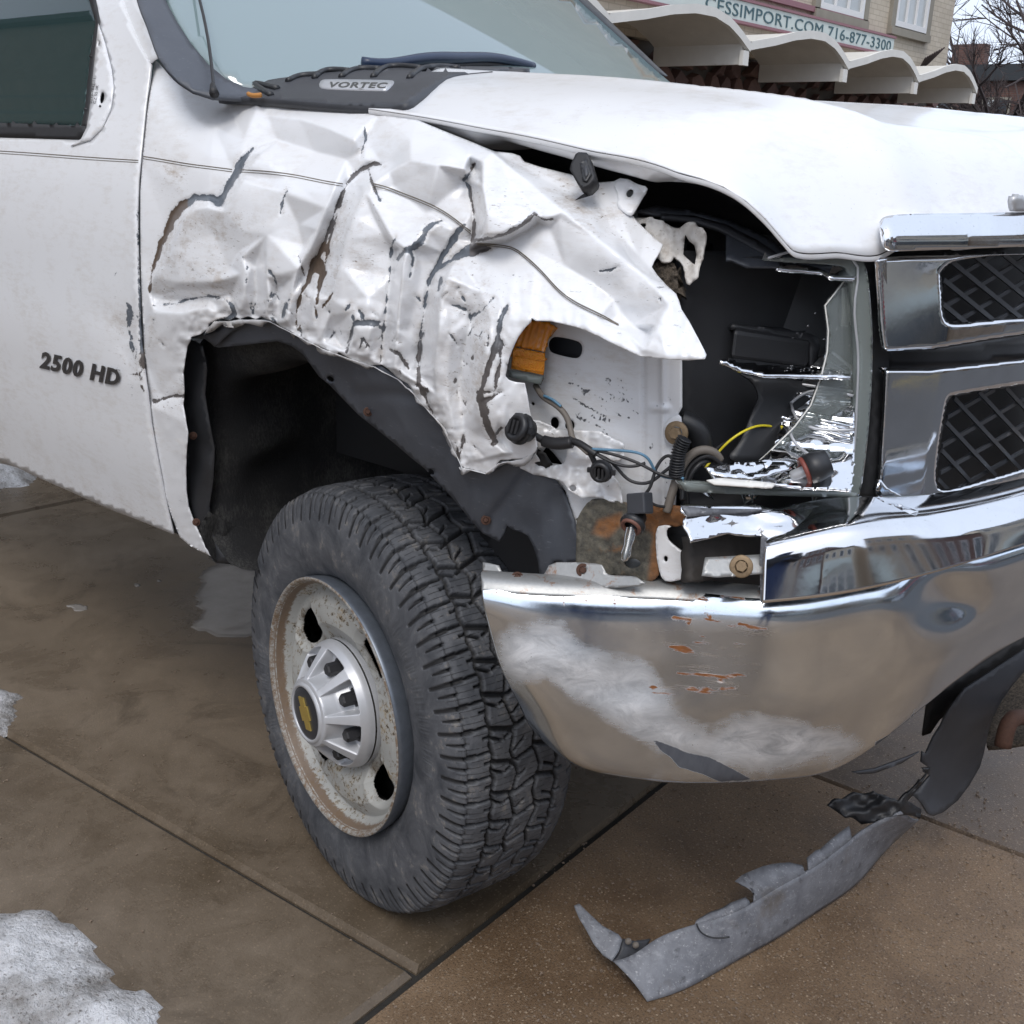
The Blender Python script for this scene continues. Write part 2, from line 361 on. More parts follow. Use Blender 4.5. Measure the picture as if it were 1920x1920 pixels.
scl = k.ramp(k.noise(90, 4, .7, co=k.coord((.5, .5, 3))), [(.63, 0.), (.68, .35)]); c = k.mix(scl, c, (.22, .23, .25))
M['flange'] = k.out(c, k.ramp(wear, [(.3, .35), (.8, .6)]), k.bump(k.noise(12, 3), .4, .003))
# torn air dam plastic, scuffed grey
k = NT('scuffed_plastic'); a = k.noise(14, 8, .7, dist=.8); b = k.noise(120, 6, .75, co=k.coord((.5, .5, 1)))
c = k.mix(k.ramp(a, [(.3, 0.), (.72, 1.)]), (.10, .105, .12), (.23, .24, .265)); c = k.mix(k.ramp(b, [(.55, 0.), (.75, .7)]), c, (.36, .37, .39)); c = k.mix(k.ramp(k.noise(40, 5), [(.60, 0.), (.68, .7)]), c, (.06, .06, .065)); c = k.mix(k.ramp(k.noise(210, 4, .8, co=k.coord((.3, .8, 1))), [(.60, 0.), (.68, .8)]), c, (.46, .46, .47)); c = k.mix(k.ramp(k.noise(9, 6, .7), [(.55, 0.), (.68, .6)]), c, (.11, .09, .07))
M['scuffed'] = k.out(c, .55, k.bump(b, .3, .001))
# rusty bracket
k = NT('rusty_steel'); a = k.noise(22, 8, .7, dist=.6); b = k.noise(80, 6, .75)
c = k.mix(k.ramp(b, [(.35, 0.), (.7, 1.)]), (.05, .048, .042), (.17, .155, .12)); c = k.mix(k.ramp(a, [(.56, 0.), (.68, .8)]), c, (.20, .10, .045)); c = k.mix(k.math('MULTIPLY', k.attr('rust'), k.ramp(b, [(.3, .4), (.6, 1.)])), c, (.25, .105, .035))
M['rusty'] = k.out(c, .8, k.bump(b, .9, .0025))
k = NT('rusted_zinc'); a = k.noise(30, 7, .7, dist=.4); b = k.noise(140, 5, .7)
c = k.mix(b, (.30, .31, .31), (.46, .46, .45)); c = k.mix(k.ramp(a, [(.56, 0.), (.66, .9)]), c, (.26, .11, .035)); M['zinc'] = k.out(c, .42, k.bump(b, .4, .001), .55)
k = NT('dirty_white_steel'); a = k.noise(28, 7, .7, dist=.4); b = k.noise(160, 5, .7)
c = k.mix(k.ramp(a, [(.45, 0.), (.7, .7)]), (.66, .64, .61), (.30, .24, .18)); c = k.mix(k.ramp(b, [(.62, 0.), (.70, .8)]), c, (.12, .09, .06)); M['dirtysteel'] = k.out(c, .6, k.bump(b, .5, .0015))
k = NT('caked_mud'); b = k.noise(190, 7, .8); M['mud'] = k.out(k.mix(k.ramp(b, [(.4, 0.), (.65, 1.)]), (.035, .028, .022), (.21, .17, .13)), .9, k.bump(b, 1., .005))
# inner panel: white with scratches and rust streaks
M['inner'] = mat_paint('inner_panel_paint', .4)
k = NT('amber_lens'); k.val('Coat Weight', .6); M['amber'] = k.out(k.mix(k.noise(80, 3), (.95, .28, .008), (1.0, .40, .02)), .22)
k = NT('amber_reflector'); v = k.n('ShaderNodeTexVoronoi'); v.inputs['Scale'].default_value = 480; k.l(k.coord(), v.inputs['Vector']); k.val('Coat Weight', .6)
M['amber_bright'] = k.out(k.mix(v.outputs['Distance'], (1.0, .42, .02), (.95, .27, .008)), .3, k.bump(v.outputs['Distance'], .7, .002))
def mat_glass(name, tint, trans, gloss_rough=.0, ior=1.45, haze=0.0, hcol=(.5, .55, .55), even=False):
    m = bpy.data.materials.new(name); m.use_nodes = True; t = m.node_tree; t.nodes.clear()
    o = t.nodes.new('ShaderNodeOutputMaterial'); tr = t.nodes.new('ShaderNodeBsdfTransparent'); tr.inputs[0].default_value = (*tint, 1)
    gl = t.nodes.new('ShaderNodeBsdfGlossy'); gl.inputs['Roughness'].default_value = gloss_rough; fr = t.nodes.new('ShaderNodeFresnel'); fr.inputs[0].default_value = ior
    df = t.nodes.new('ShaderNodeBsdfDiffuse'); df.inputs[0].default_value = (*hcol, 1); m1 = t.nodes.new('ShaderNodeMixShader'); nz = t.nodes.new('ShaderNodeTexNoise'); nz.inputs['Scale'].default_value = 14; nz.inputs['Detail'].default_value = 6
    g = t.nodes.new('ShaderNodeNewGeometry'); t.links.new(g.outputs['Position'], nz.inputs['Vector']); ml = t.nodes.new('ShaderNodeMath'); ml.operation = 'MULTIPLY'; ml.inputs[1].default_value = haze*2; t.links.new(nz.outputs['Fac'], ml.inputs[0])
    t.links.new(ml.outputs[0], m1.inputs[0]) if not even else setattr(m1.inputs[0], 'default_value', haze); t.links.new(tr.outputs[0], m1.inputs[1]); t.links.new(df.outputs[0], m1.inputs[2])
    m2 = t.nodes.new('ShaderNodeMixShader'); t.links.new(fr.outputs[0], m2.inputs[0]); t.links.new(m1.outputs[0], m2.inputs[1]); t.links.new(gl.outputs[0], m2.inputs[2]); t.links.new(m2.outputs[0], o.inputs[0]); return m
M['glass'] = mat_glass('side_glass', (.80, .94, .92), 1, 0, 1.45, .17, (.15, .27, .27), True)  # even teal diffuse share: the pane's reflection put into its colour
M['windshield'] = mat_glass('windshield_glass', (.50, .62, .62), 1, .02, 2.2, .42, (.50, .66, .67), True)  # pale teal diffuse share paints the sky's reflection into the glass
M['lens'] = mat_glass('headlamp_lens', (.95, .965, .96), 1, .03, 1.4, .20, (.52, .58, .56), True)
M['lens_edge'] = mat_glass('headlamp_lens_rim', (.62, .66, .64), 1, .08, 1.5, .42, (.42, .47, .45), True)
M['bulb'] = mat_glass('bulb_glass', (.85, .86, .86), 1, .0, 1.6, .05)
M['reflector'] = mat_chrome('reflector_chrome', .03, .08)
M['yellow'] = mat_simple('yellow_wire', (.72, .60, .03), .4)
M['wire'] = mat_simple('black_wire', (.02, .02, .022), .45)
M['bluewire'] = mat_simple('blue_wire', (.10, .22, .33), .45)
M['greywire'] = mat_simple('grey_wire', (.16, .14, .12), .6)
M['bolt'] = mat_simple('rusty_bolt', (.24, .17, .10), .55, .4, var=.4, nscale=200)
M['rustbolt'] = mat_simple('deep_rust', (.075, .035, .022), .8, .1, var=.5, nscale=200, bump=.001)
M['leaf'] = mat_simple('fallen_leaf', (.45, .2, .05), .7)
M['stripe'] = mat_simple('pinstripe', (.14, .115, .085), .4)
M['badge'] = mat_simple('badge_chrome_dark', (.09, .09, .095), .28, .6)
M['silver'] = mat_simple('silver_paint', (.50, .51, .53), .38, .35, var=.1, nscale=40)
M['gold'] = mat_simple('gold_emblem', (.62, .45, .12), .3, .7)
M['seat'] = mat_simple('seat_cloth', (.11, .11, .115), .9, bump=.001)
M['dash'] = mat_simple('dashboard_vinyl', (.22, .23, .23), .8)
# tyre
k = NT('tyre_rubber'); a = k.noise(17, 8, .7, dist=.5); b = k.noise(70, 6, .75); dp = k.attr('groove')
c = k.mix(k.ramp(a, [(.35, 0.), (.7, 1.)]), (.040, .044, .052), (.120, .124, .134)); c = k.mix(k.ramp(k.math('MULTIPLY', a, b), [(.30, 0.), (.42, .8)]), c, (.22, .20, .175)); c = k.mix(k.math('MULTIPLY', dp, .95), c, (.005, .005, .006))  # grooves painted near black: the shade between tread blocks put into the colour
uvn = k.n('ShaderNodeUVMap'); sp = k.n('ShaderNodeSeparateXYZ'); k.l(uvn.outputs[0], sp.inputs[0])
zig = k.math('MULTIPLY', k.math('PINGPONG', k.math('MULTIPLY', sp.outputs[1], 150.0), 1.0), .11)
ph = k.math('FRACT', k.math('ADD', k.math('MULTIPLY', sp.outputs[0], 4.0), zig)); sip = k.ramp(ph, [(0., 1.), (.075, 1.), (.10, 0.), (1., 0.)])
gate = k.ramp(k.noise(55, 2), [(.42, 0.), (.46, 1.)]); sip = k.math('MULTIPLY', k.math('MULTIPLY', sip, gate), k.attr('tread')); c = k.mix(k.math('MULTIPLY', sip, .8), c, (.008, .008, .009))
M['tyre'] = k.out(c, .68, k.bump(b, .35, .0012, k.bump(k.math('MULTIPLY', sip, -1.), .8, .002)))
# rusty steel rim paint
k = NT('steel_rim_paint'); a = k.noise(20, 8, .7, dist=.5); b = k.noise(120, 5, .75); e = k.attr('edge')
c = k.mix(k.noise(12, 5), (.27, .275, .265), (.42, .42, .395)); c = k.mix(k.ramp(k.math('MULTIPLY', a, b), [(.27, 0.), (.36, .75)]), c, (.30, .21, .09))
c = k.mix(k.math('MULTIPLY', k.ramp(b, [(.54, 0.), (.60, 1.)]), k.ramp(a, [(.46, 0.), (.56, 1.)])), c, (.05, .035, .022))
c = k.mix(k.ramp(k.math('ADD', k.attr('hole'), k.math('MULTIPLY', k.math('SUBTRACT', a, .5), 1.6)), [(.35, 0.), (.75, .9)]), c, (.07, .055, .04)); c = k.mix(k.ramp(k.math('ADD', e, k.math('MULTIPLY', k.math('SUBTRACT', b, .5), .9)), [(.45, 0.), (.62, .9)]), c, k.mix(b, (.085, .045, .025), (.21, .145, .09)))
M['rim'] = k.out(c, .5, k.bump(b, .25, .001))
M['rim_barrel'] = mat_simple('rim_barrel_grey', (.16, .18, .21), .35, .6, var=.3)
# ground
def mat_concrete(name, c1, c2, wet, speck, agg):
    k = NT(name); big = k.noise(.9, 6, .6, dist=.4); mid = k.noise(5.5, 7, .7, dist=.5); fine = k.noise(240, 4, .7)
    c = k.mix(k.ramp(k.math('ADD', k.math('MULTIPLY', big, .6), k.math('MULTIPLY', mid, .4)), [(.40, 0.), (.58, 1.)]), c1, c2)
    c = k.mix(k.ramp(k.noise(2.6, 8, .72, dist=1.), [(.55, 0.), (.68, .6)]), c, tuple(x*.55 for x in c1))
    v = k.n('ShaderNodeTexVoronoi'); v.inputs['Scale'].default_value = 170; k.l(k.coord(), v.inputs['Vector'])
    sp = k.math('MULTIPLY', k.ramp(v.outputs['Distance'], [(.26, 1.), (.40, 0.)]), k.ramp(k.noise(95, 3), [(.44, 0.), (.54, 1.)]))
    cc = k.mix(v.outputs['Color'], (.42, .32, .22), (.07, .05, .035)); c = k.mix(k.math('MULTIPLY', sp, speck), c, cc)
    c = k.mix(k.math('MULTIPLY', k.ramp(fine, [(.35, 1.), (.5, 0.)]), agg), c, tuple(x*.4 for x in c1))
    lt = k.ramp(k.noise(130, 3, .7), [(.66, 0.), (.72, agg*.8)]); c = k.mix(lt, c, (.36, .29, .22))
    r = k.ramp(k.math('ADD', k.math('MULTIPLY', big, .5), k.math('MULTIPLY', mid, .5)), [(.4, wet), (.62, wet+.28)])
    n = k.bump(fine, .35+agg*.4, .0015+agg*.002); n = k.bump(mid, .2, .004, n); return k.out(c, r, n)
M['concrete'] = mat_concrete('worn_concrete', (.084, .062, .040), (.175, .138, .10), .16, .3, .2)
M['concrete_agg'] = mat_concrete('aggregate_concrete', (.125, .078, .043), (.245, .165, .098), .36, 1.0, .8)
M['concrete_grey'] = mat_concrete('grey_concrete', (.098, .068, .046), (.165, .120, .085), .34, .8, .6)
M['joint'] = mat_simple('joint_filler', (.022, .020, .017), .8, var=.5, nscale=90, bump=.004, bscale=120)
M['asphalt'] = mat_simple('asphalt', (.05, .05, .052), .75, var=.3, nscale=3, bump=.003, bscale=250)
k = NT('old_snow'); a = k.noise(13, 7, .7); b = k.noise(160, 5, .7); dt = k.attr('dirt')
c = k.mix(k.noise(25, 6), (.70, .71, .74), (.82, .83, .85)); g = k.ramp(k.math('ADD', k.math('MULTIPLY', a, .8), k.math('MULTIPLY', dt, .5)), [(.50, 0.), (.76, .95)]); c = k.mix(g, c, (.22, .20, .18)); c = k.mix(k.ramp(k.noise(300, 3, .7), [(.5, 0.), (.75, .3)]), c, (.4, .39, .38)); sp = k.ramp(k.noise(120, 3), [(.60, 0.), (.67, .8)]); c = k.mix(k.math('MULTIPLY', sp, k.ramp(dt, [(.0, .3), (.5, 1.)])), c, (.09, .07, .055))
k.val('Subsurface Weight', .0); M['snow'] = k.out(c, .45, k.bump(b, .9, .006, k.bump(k.noise(45, 5), .9, .016)))
k = NT('thin_ice'); M['ice'] = k.out(k.mix(k.noise(10, 6, .7), (.20, .18, .16), (.34, .33, .32)), .25, k.bump(k.noise(60), .2, .002))
# buildings
def mat_brick(name, c1, c2, mortar, sx=.215, sz=.075):
    k = NT(name); g = k.n('ShaderNodeNewGeometry'); s = k.n('ShaderNodeSeparateXYZ'); k.l(g.outputs['Position'], s.inputs[0]); c = k.n('ShaderNodeCombineXYZ'); k.l(k.math('ADD', s.outputs[0], s.outputs[1]), c.inputs[0]); k.l(s.outputs[2], c.inputs[1])
    b = k.n('ShaderNodeTexBrick'); b.inputs['Scale'].default_value = 1; b.inputs['Brick Width'].default_value = sx; b.inputs['Row Height'].default_value = sz; b.inputs['Mortar Size'].default_value = .007
    b.inputs['Color1'].default_value = (*c1, 1); b.inputs['Color2'].default_value = (*c2, 1); b.inputs['Mortar'].default_value = (*mortar, 1); k.l(c.outputs[0], b.inputs['Vector'])
    col = k.mix(k.ramp(k.noise(1.3, 6, .7), [(.4, 0.), (.8, .5)]), b.outputs['Color'], tuple(x*.6 for x in c1)); return k.out(col, .85, k.bump(b.outputs['Fac'], -.5, .008))
M['brick_cream'] = mat_brick('cream_painted_brick', (.50, .44, .35), (.56, .50, .41), (.40, .35, .28))
M['brick_dark'] = mat_brick('dark_brick', (.10, .05, .04), (.14, .07, .055), (.12, .10, .09))
M['brick_tan'] = mat_brick('tan_brick', (.30, .22, .15), (.36, .27, .19), (.25, .22, .18))
M['canopy'] = mat_simple('canopy_white', (.74, .73, .69), .7, var=.12, nscale=5)
M['canopy_under'] = mat_simple('canopy_stucco', (.62, .60, .55), .8, var=.15, nscale=4)
M['stone'] = mat_simple('brown_stone', (.16, .095, .08), .8, var=.5, nscale=4, bump=.01, bscale=20)
M['stone_b'] = mat_simple('plum_stone', (.13, .08, .075), .8, var=.5, nscale=5, bump=.01, bscale=20)
M['mortar'] = mat_simple('mortar', (.10, .09, .08), .9)
M['sign'] = mat_simple('sign_board', (.52, .58, .56), .6, var=.06, nscale=3)
M['sign_letter'] = mat_simple('sign_letter', (.045, .10, .12), .6)
M['sign_trim'] = mat_simple('sign_trim', (.25, .12, .14), .6)
M['sill'] = mat_simple('stone_frame', (.25, .23, .19), .8, var=.2, nscale=6)
M['wframe'] = mat_simple('white_window_frame', (.68, .68, .68), .5)
M['pane'] = mat_simple('window_pane', (.42, .45, .46), .1, var=.25, nscale=1.5)
M['pane_dark'] = mat_simple('dark_window_pane', (.06, .07, .08), .08, var=.5, nscale=1.5)
M['bark'] = mat_simple('bark', (.07, .055, .055), .9)
M['roofing'] = mat_simple('dark_roof', (.035, .04, .045), .8)
M['red'] = mat_simple('red_sign', (.5, .03, .05), .5); M['yellowp'] = mat_simple('yellow_sign', (.7, .5, .03), .5)
M['vanwhite'] = mat_simple('van_paint', (.75, .76, .78), .3, coat=.5)
M['denim'] = mat_simple('denim', (.03, .05, .12), .9); M['grass'] = mat_simple('grass', (.06, .075, .03), .95, var=.4, nscale=20)
# ================================================================== the truck
truck = empty('pickup_truck', (-.6, 1.0, 0), 'white pickup truck with its front corner smashed in, parked on the sidewalk', 'pickup truck')
_sz = np.linspace(.2, 2.4, 441); _sy = np.interp(_sz, [.5, .62, .75, .95, 1.2, 1.32, 1.40, 1.6, 2.0, 2.4], [.085, .055, .025, 0., .01, .032, .07, .15, .33, .5]); _sy = np.convolve(np.pad(_sy, 12, mode='edge'), np.ones(25)/25, 'valid')
def sideY(X, Z): return np.interp(Z, _sz, _sy)
g_side = lambda P: sideY(P[:, 0], P[:, 2])-P[:, 1]
dside = dimp(g_side, .5, 4.5, 60)
# ---- hood surface in world coordinates, symmetric about the centre line Y = 1
_hp = [(-.45, .12, 1.435), (0.03, .12, 1.411), (.25, .12, 1.388), (.45, .12, 1.362), (.60, .125, 1.337), (.68, .15, 1.302), (.712, .2, 1.252), (.735, .28, 1.249), (.756, .36, 1.247), (.80, .5, 1.25), (.83, .65, 1.255), (.85, .8, 1.26), (.86, 1., 1.262),
       (-.45, .38, 1.515), (-.092, .4, 1.484), (.21, .4, 1.469), (.395, .4, 1.453), (.55, .41, 1.432), (.66, .42, 1.395), (.735, .43, 1.34), (.30, .25, 1.434), (0., .25, 1.455), (.55, .25, 1.400), (.64, .28, 1.355),
       (-.45, .6, 1.512), (0, .6, 1.478), (.4, .62, 1.450), (.6, .62, 1.425), (.74, .64, 1.375), (.79, .8, 1.362), (.6, .8, 1.412), (.2, .8, 1.460), (-.45, 1., 1.510), (0, 1., 1.478), (.4, 1., 1.448), (.6, 1., 1.415), (.76, 1., 1.372)]
_hp = np.array(_hp+[(x, 2-y, z+.022) for x, y, z in _hp if y < .99])
def _K(a, b):
    r = np.sqrt(((a[:, None]-b[None])**2).sum(-1))+1e-9; return r*r*np.log(r)
_n = len(_hp); _A = np.zeros((_n+3, _n+3)); _A[:_n, :_n] = _K(_hp[:, :2], _hp[:, :2])+2e-4*np.eye(_n); _A[:_n, _n] = 1; _A[:_n, _n+1:] = _hp[:, :2]; _A[_n, :_n] = 1; _A[_n+1:, :_n] = _hp[:, :2].T
_c = np.linalg.solve(_A, np.r_[_hp[:, 2], 0, 0, 0])
def hoodZ(X, Y):
    q = np.stack([X, Y], -1).reshape(-1, 2); yr = np.interp(q[:, 0], [-.5, .4, .75], [.40, .42, .56]); am = .011*np.clip((.80-q[:, 0])/.25, 0, 1)
    cz_ = am*(np.exp(-np.abs(q[:, 1]-yr)/.05)+np.exp(-np.abs(2-q[:, 1]-yr)/.05)); return (_K(q, _hp[:, :2])@_c[:_n]+_c[_n]+q@_c[_n+1:]+cz_).reshape(np.shape(X))
def front_x(Y): return np.interp(Y, [.1, .2, .36, .5, .65, .8, 1.0, 1.2, 1.35, 1.5, 1.64, 1.8, 1.9], [.645, .712, .757, .80, .83, .85, .86, .85, .83, .80, .757, .712, .645])
def edge_y(X): return np.interp(X, [-.5, .60, .66, .70, .715], [.12, .122, .14, .175, .2])
# hood: grid from rear to front, near edge to far edge
nu, nv = 90, 200
ys = np.concatenate([np.linspace(0, 1, nv)]); G = np.zeros((nu, nv, 3))
for j, t in enumerate(ys):
    Y = .12+1.76*t
    for i in range(nu):
        u = i/(nu-1); xf = float(front_x(Y)) if .2 <= Y <= 1.8 else float(np.interp(min(Y, 2-Y), [.12, .125, .15, .2], [.58, .60, .68, .712]))
        xr = float(np.interp(Y, [.12, .2, .4, .62, .85, 1.1, 1.4, 1.88], [.0, -.06, -.13, -.03, -.12, -.30, -.44, -.44])); G[i, j] = (xr+(xf-xr)*u, Y, 0)
G[..., 2] = hoodZ(G[..., 0], G[..., 1])
def hood_dirt(P):
    q = proj(P); return dict(mud=np.clip(1-np.abs(linedist(q, PX('1290,335,2 1380,362,2 1440,410,2 1490,470,2')))/14, 0, 1)*.7)
gf = gridfaces(nu, nv)
hood = mesh('hood', G.reshape(-1, 3), facecam(G.reshape(-1, 3), gf), M['paint'], truck, thick=.0015, attrs=hood_dirt(G.reshape(-1, 3)))
# hemmed lip and pressed inner frame under the near edge
E0 = G[:, 0]; lip = np.array([e for e in E0]+[G[-1, j] for j in range(1, 2)]); lip = spline_rows(lip, 120); hemp = np.array([e for e in E0]+[G[-1, j] for j in range(1, 36)]); ltan = np.gradient(lip, axis=0); linw = np.stack([-ltan[:, 1], ltan[:, 0], 0*ltan[:, 0]], -1); linw /= np.linalg.norm(linw, axis=1)[:, None]; down = np.array([0, 0, -1.])
rows = [hemp+np.array([0, 0, -.0018]), hemp+np.array([0, -.0, -.0065]), hemp+np.array([-.004, .012, -.008])]
loft('hood_hem', rows, M['paint'], hood, nu=6, nv=160, thick=.0)
def drp(X): return np.interp(X, [-.44, 0.0, .13, .22, .27, .33, .45, .55, .63, .70], [.006, .008, .012, .026, .012, .016, .020, .026, .022, .006])
dz_ = np.array([float(drp(e[0])) for e in lip])[:, None]*np.clip((.60-lip[:, :1])/.09, .02, 1)
loft('hood_inner_frame', [lip+linw*.004+down*.006, lip+linw*.014+down*(dz_*.55+.006), lip+linw*.035+down*(dz_+.004), lip+linw*(.04+.08*np.clip((.56-lip[:, :1])/.1, 0, 1))+down*(dz_*.8+.01)], M['paint'], hood, nu=16, nv=140)
# ---- windshield, cowl, pillars
g_ws = lambda P: P[:, 2]*-1+1.565+.62*(-.55-P[:, 0])+.07*(1-((P[:, 1]-1)/.8)**2)
g_ws2 = lambda P: -(g_ws(P))
dws = dimp(lambda P: P[:, 0]+.55-(1.565-P[:, 2])/.62-.11*(1-((P[:, 1]-1)/.8)**2), .6, 6, 60)
ws = sheet('windshield', PX('290,-90 310,0 333,43 357,80 390,120 423,147 457,163 560,190 760,200 1000,190 1300,190 1242,142 1150,58 1085,0 1000,-75'), dws, M['windshield'], truck, step=24, thick=.005)
sheet('windshield_trim', PX('235,-90 258,0 264,18 275,45 290,88 298,107 312,128 335,152 362,170 400,182 450,185 560,192 600,185 520,172 457,163 423,147 390,120 357,80 333,43 310,0 290,-90'), shift(dws, -.03), M['flange'], truck, step=10, thick=.006)
sheet('windshield_seal', PX('1085,0 1240,140 1252,142 1100,-2 1020,-75 1000,-75'), shift(dws, -.006), M['plastic'], truck, step=12, thick=.004)
# white pillar beside the windshield
def dpil(q):
    a = dside(q); b = shift(dws, -.03)(q); return np.minimum(a, b)
sheet('roof_pillar', PX('190,-90 200,-40 262,-60 238,-90 258,0 264,18 275,45 291,90 300,107 290,112 284,118 268,112 230,60 205,20'), shift(dside, .004), M['paint'], truck, step=10)
# ---- front passenger door
sheet('front_door', PX('-90,-90 168,-90 174,0 183,40 195,80 208,130 212,165 206,205 190,240 170,262 150,262 -90,256 -90,840 0,862 60,890 100,908 200,951 325,1002 308,930 296,870 283,800 276,740 270,700 263,620 261,560 258,480 257,400 259,340 264,290 273,200 283,121 262,85 236,20 215,-50 205,-90') if False else
      PX('-90,256 -90,840 0,862 60,890 100,908 200,951 325,1002 308,930 296,870 283,800 276,740 270,700 263,620 261,560 258,480 257,400 259,340 264,290 273,200 283,121 262,85 236,20 215,-50 205,-90 166,-90 172,0 184,40 196,80 208,130 212,165 206,205 190,240 170,262 150,262'),
      dside, M['paint'], truck, step=9, thick=.004,
      disp=lambda q: .016*np.exp(-((q[:, 0]-240)**2/32**2+(q[:, 1]-640)**2/60**2))+.005*vnoise(q[:, 0]/14, q[:, 1]/18, 111)*np.exp(-((q[:, 0]-245)**2/30**2+(q[:, 1]-640)**2/70**2))+.004*np.exp(-((q[:, 0]-190)**2/25**2+(q[:, 1]-590)**2/30**2))-.005*np.exp(-((q[:, 0]-262)**2/10**2+(q[:, 1]-560)**2/60**2)),
      attr=lambda q: dict(bare=np.clip(.5+np.maximum.reduce([linedist(q, PX(s)) for s in ('240,568,6 244,590,14 241,612,7', '244,622,5 248,650,9 254,670,5', '262,560,4 266,620,9 268,690,5', '262,470,6 264,540,9 266,600,8 268,660,6', '220,508,2 214,520,3', '255,360,2 256,460,3', '200,690,2 262,705,4', '258,680,3 268,735,5', '205,690,3 225,720,2')])/12, 0, 1),
                          mud=np.maximum(np.clip(1-polydist(q, PX('225,600 262,600 268,700 240,690'))/-40, 0, 1)*.8, np.clip((q[:, 1]-(790+.42*q[:, 0]))/90, 0, 1)*.7), scuff=np.clip(1+polydist(q, PX('190,560 262,540 268,760 200,720'))/40, 0, 1)*.6,
                          brown=(q[:, 1] > 660)*.7))
door = bpy.data.objects['front_door']
# glass and seals of the door
sheet('window_glass', PX('-90,-90 170,-90 171,0 183,42 172,103 162,203 156,236 -90,236'), shift(dside, .022), M['glass'], door, step=9, thick=.004)
sheet('window_seal', PX('-90,229 0,230 80,233 160,236 162,246 156,250 150,258 146,260 0,255 -90,253'), shift(dside, -.006), M['rubber'], door, step=8, thick=.012)
sheet('window_channel', PX('164,-90 174,-90 179,0 187,40 178,104 168,204 162,238 152,238 159,203 169,103 179,42 167,0'), shift(dside, -.004), M['rubber'], door, step=8, thick=.01)
mp = sheet('mirror_mount', PX('184,44 196,82 208,130 212,165 206,205 190,240 168,262 132,274 152,260 162,240 168,204 178,104'), shift(dside, .0), M['paint_dirty'], door, step=8, thick=.003, holes=[ellipse(191, 183, 4.5, 11, .12), ellipse(185, 82, 1.5, 5, .1)],
           disp=lambda q: -.007+0*q[:, 0])
sheet('mirror_hole', ellipse(191, 183, 7, 14, .1), shift(dside, .012), M['darkness'], mp, step=6)
for a, b in (((167, 105), (188, 109)), ((157, 203), (172, 209)), ((186, 198), (202, 207))):
    d0 = float(dside([a])[0]); tube('mirror_stud', [CAM+rays([a])[0]*(d0-.012), CAM+rays([b])[0]*(d0-.006)], .0022, M['plastic'], mp, res=1)
    tube('stud_nut', [CAM+rays([b])[0]*(d0-.012), CAM+rays([b])[0]*(d0-.003)], .0048, M['plastic'], mp, res=1)
for i in range(5):
    for s_ in range(14):
        pass
# faint stamped code on the mirror plate
V, f = text_geo('0213-7842-11\nGZ 55 0R', 1, .004); V = V[:, :2]
o_, ux, uy = np.array([172., 194.]), np.array([1.3, -8.2]), np.array([-7.5, -.9]); qq = o_+V[:, :1]*ux*1.05+V[:, 1:2]*uy
V3 = CAM+rays(qq)*(dside(qq)-.0078)[:, None]; mesh('stamped_code', V3, f, M['badge'], mp, smooth=False)
# pinstripe on the door: two thin painted lines
def ribbon(name, pts, w, dfn, mat, parent, off=-.0012):
    P = np.asarray(pts, float); P = spline_rows(P, max(8, int(len(P)*10))) if len(P) > 2 else resample(P, 20, False)
    T = np.gradient(P, axis=0); T /= np.linalg.norm(T, axis=1)[:, None]; N = np.stack([-T[:, 1], T[:, 0]], -1); A, B = P+N*w/2, P-N*w/2; q = np.vstack([A, B]); V = CAM+rays(q)*(dfn(q)+off)[:, None]; n = len(P)
    f = [[i, i+1, n+i+1, n+i] for i in range(n-1)]; return mesh(name, V, facecam(V, f), mat, parent, thick=.0003)
ribbon('pinstripe', [(-90, 279), (0, 283), (90, 289), (180, 295.5), (259, 300.5)], 1.5, dside, M['stripe'], door); ribbon('pinstripe', [(-90, 283.5), (0, 287.5), (90, 293.5), (180, 300), (259, 304.5)], 1.1, dside, M['stripe'], door)
# raised letters 2500 HD
V, f = text_geo('2500 HD', 1, .5, .038, 1.14); w_ = V[:, 0].max()
q = np.stack([V[:, 0]/w_, V[:, 1]/.72], -1); o_, ux, uy = np.array([74., 688.]), np.array([147., 35.]), np.array([5.5, -29.])
qq = o_+q[:, :1]*ux+q[:, 1:2]*uy; dd = dside(qq)-.001-(V[:, 2]+.5)*.006; mesh('model_letters', CAM+rays(qq)*dd[:, None], f, M['badge'], door, smooth=False)
# rocker underside and cab floor so the sill has depth
loft('rocker_panel', [pts3('-90,838,.085 0,858,.085 100,905,.08 200,948,.08 330,1000,.08 393,1039,.083', 'y'), pts3('-90,842,.075 0,864,.075 100,910,.07 200,953,.07 330,1005,.07 393,1044,.075', 'y')+np.array([0, .05, -.03]), pts3('-90,842,.075 0,864,.075 100,910,.07 200,953,.07 330,1005,.07 393,1044,.075', 'y')+np.array([0, .35, -.02])], M['paint_dirty'], truck, nu=8, nv=20)
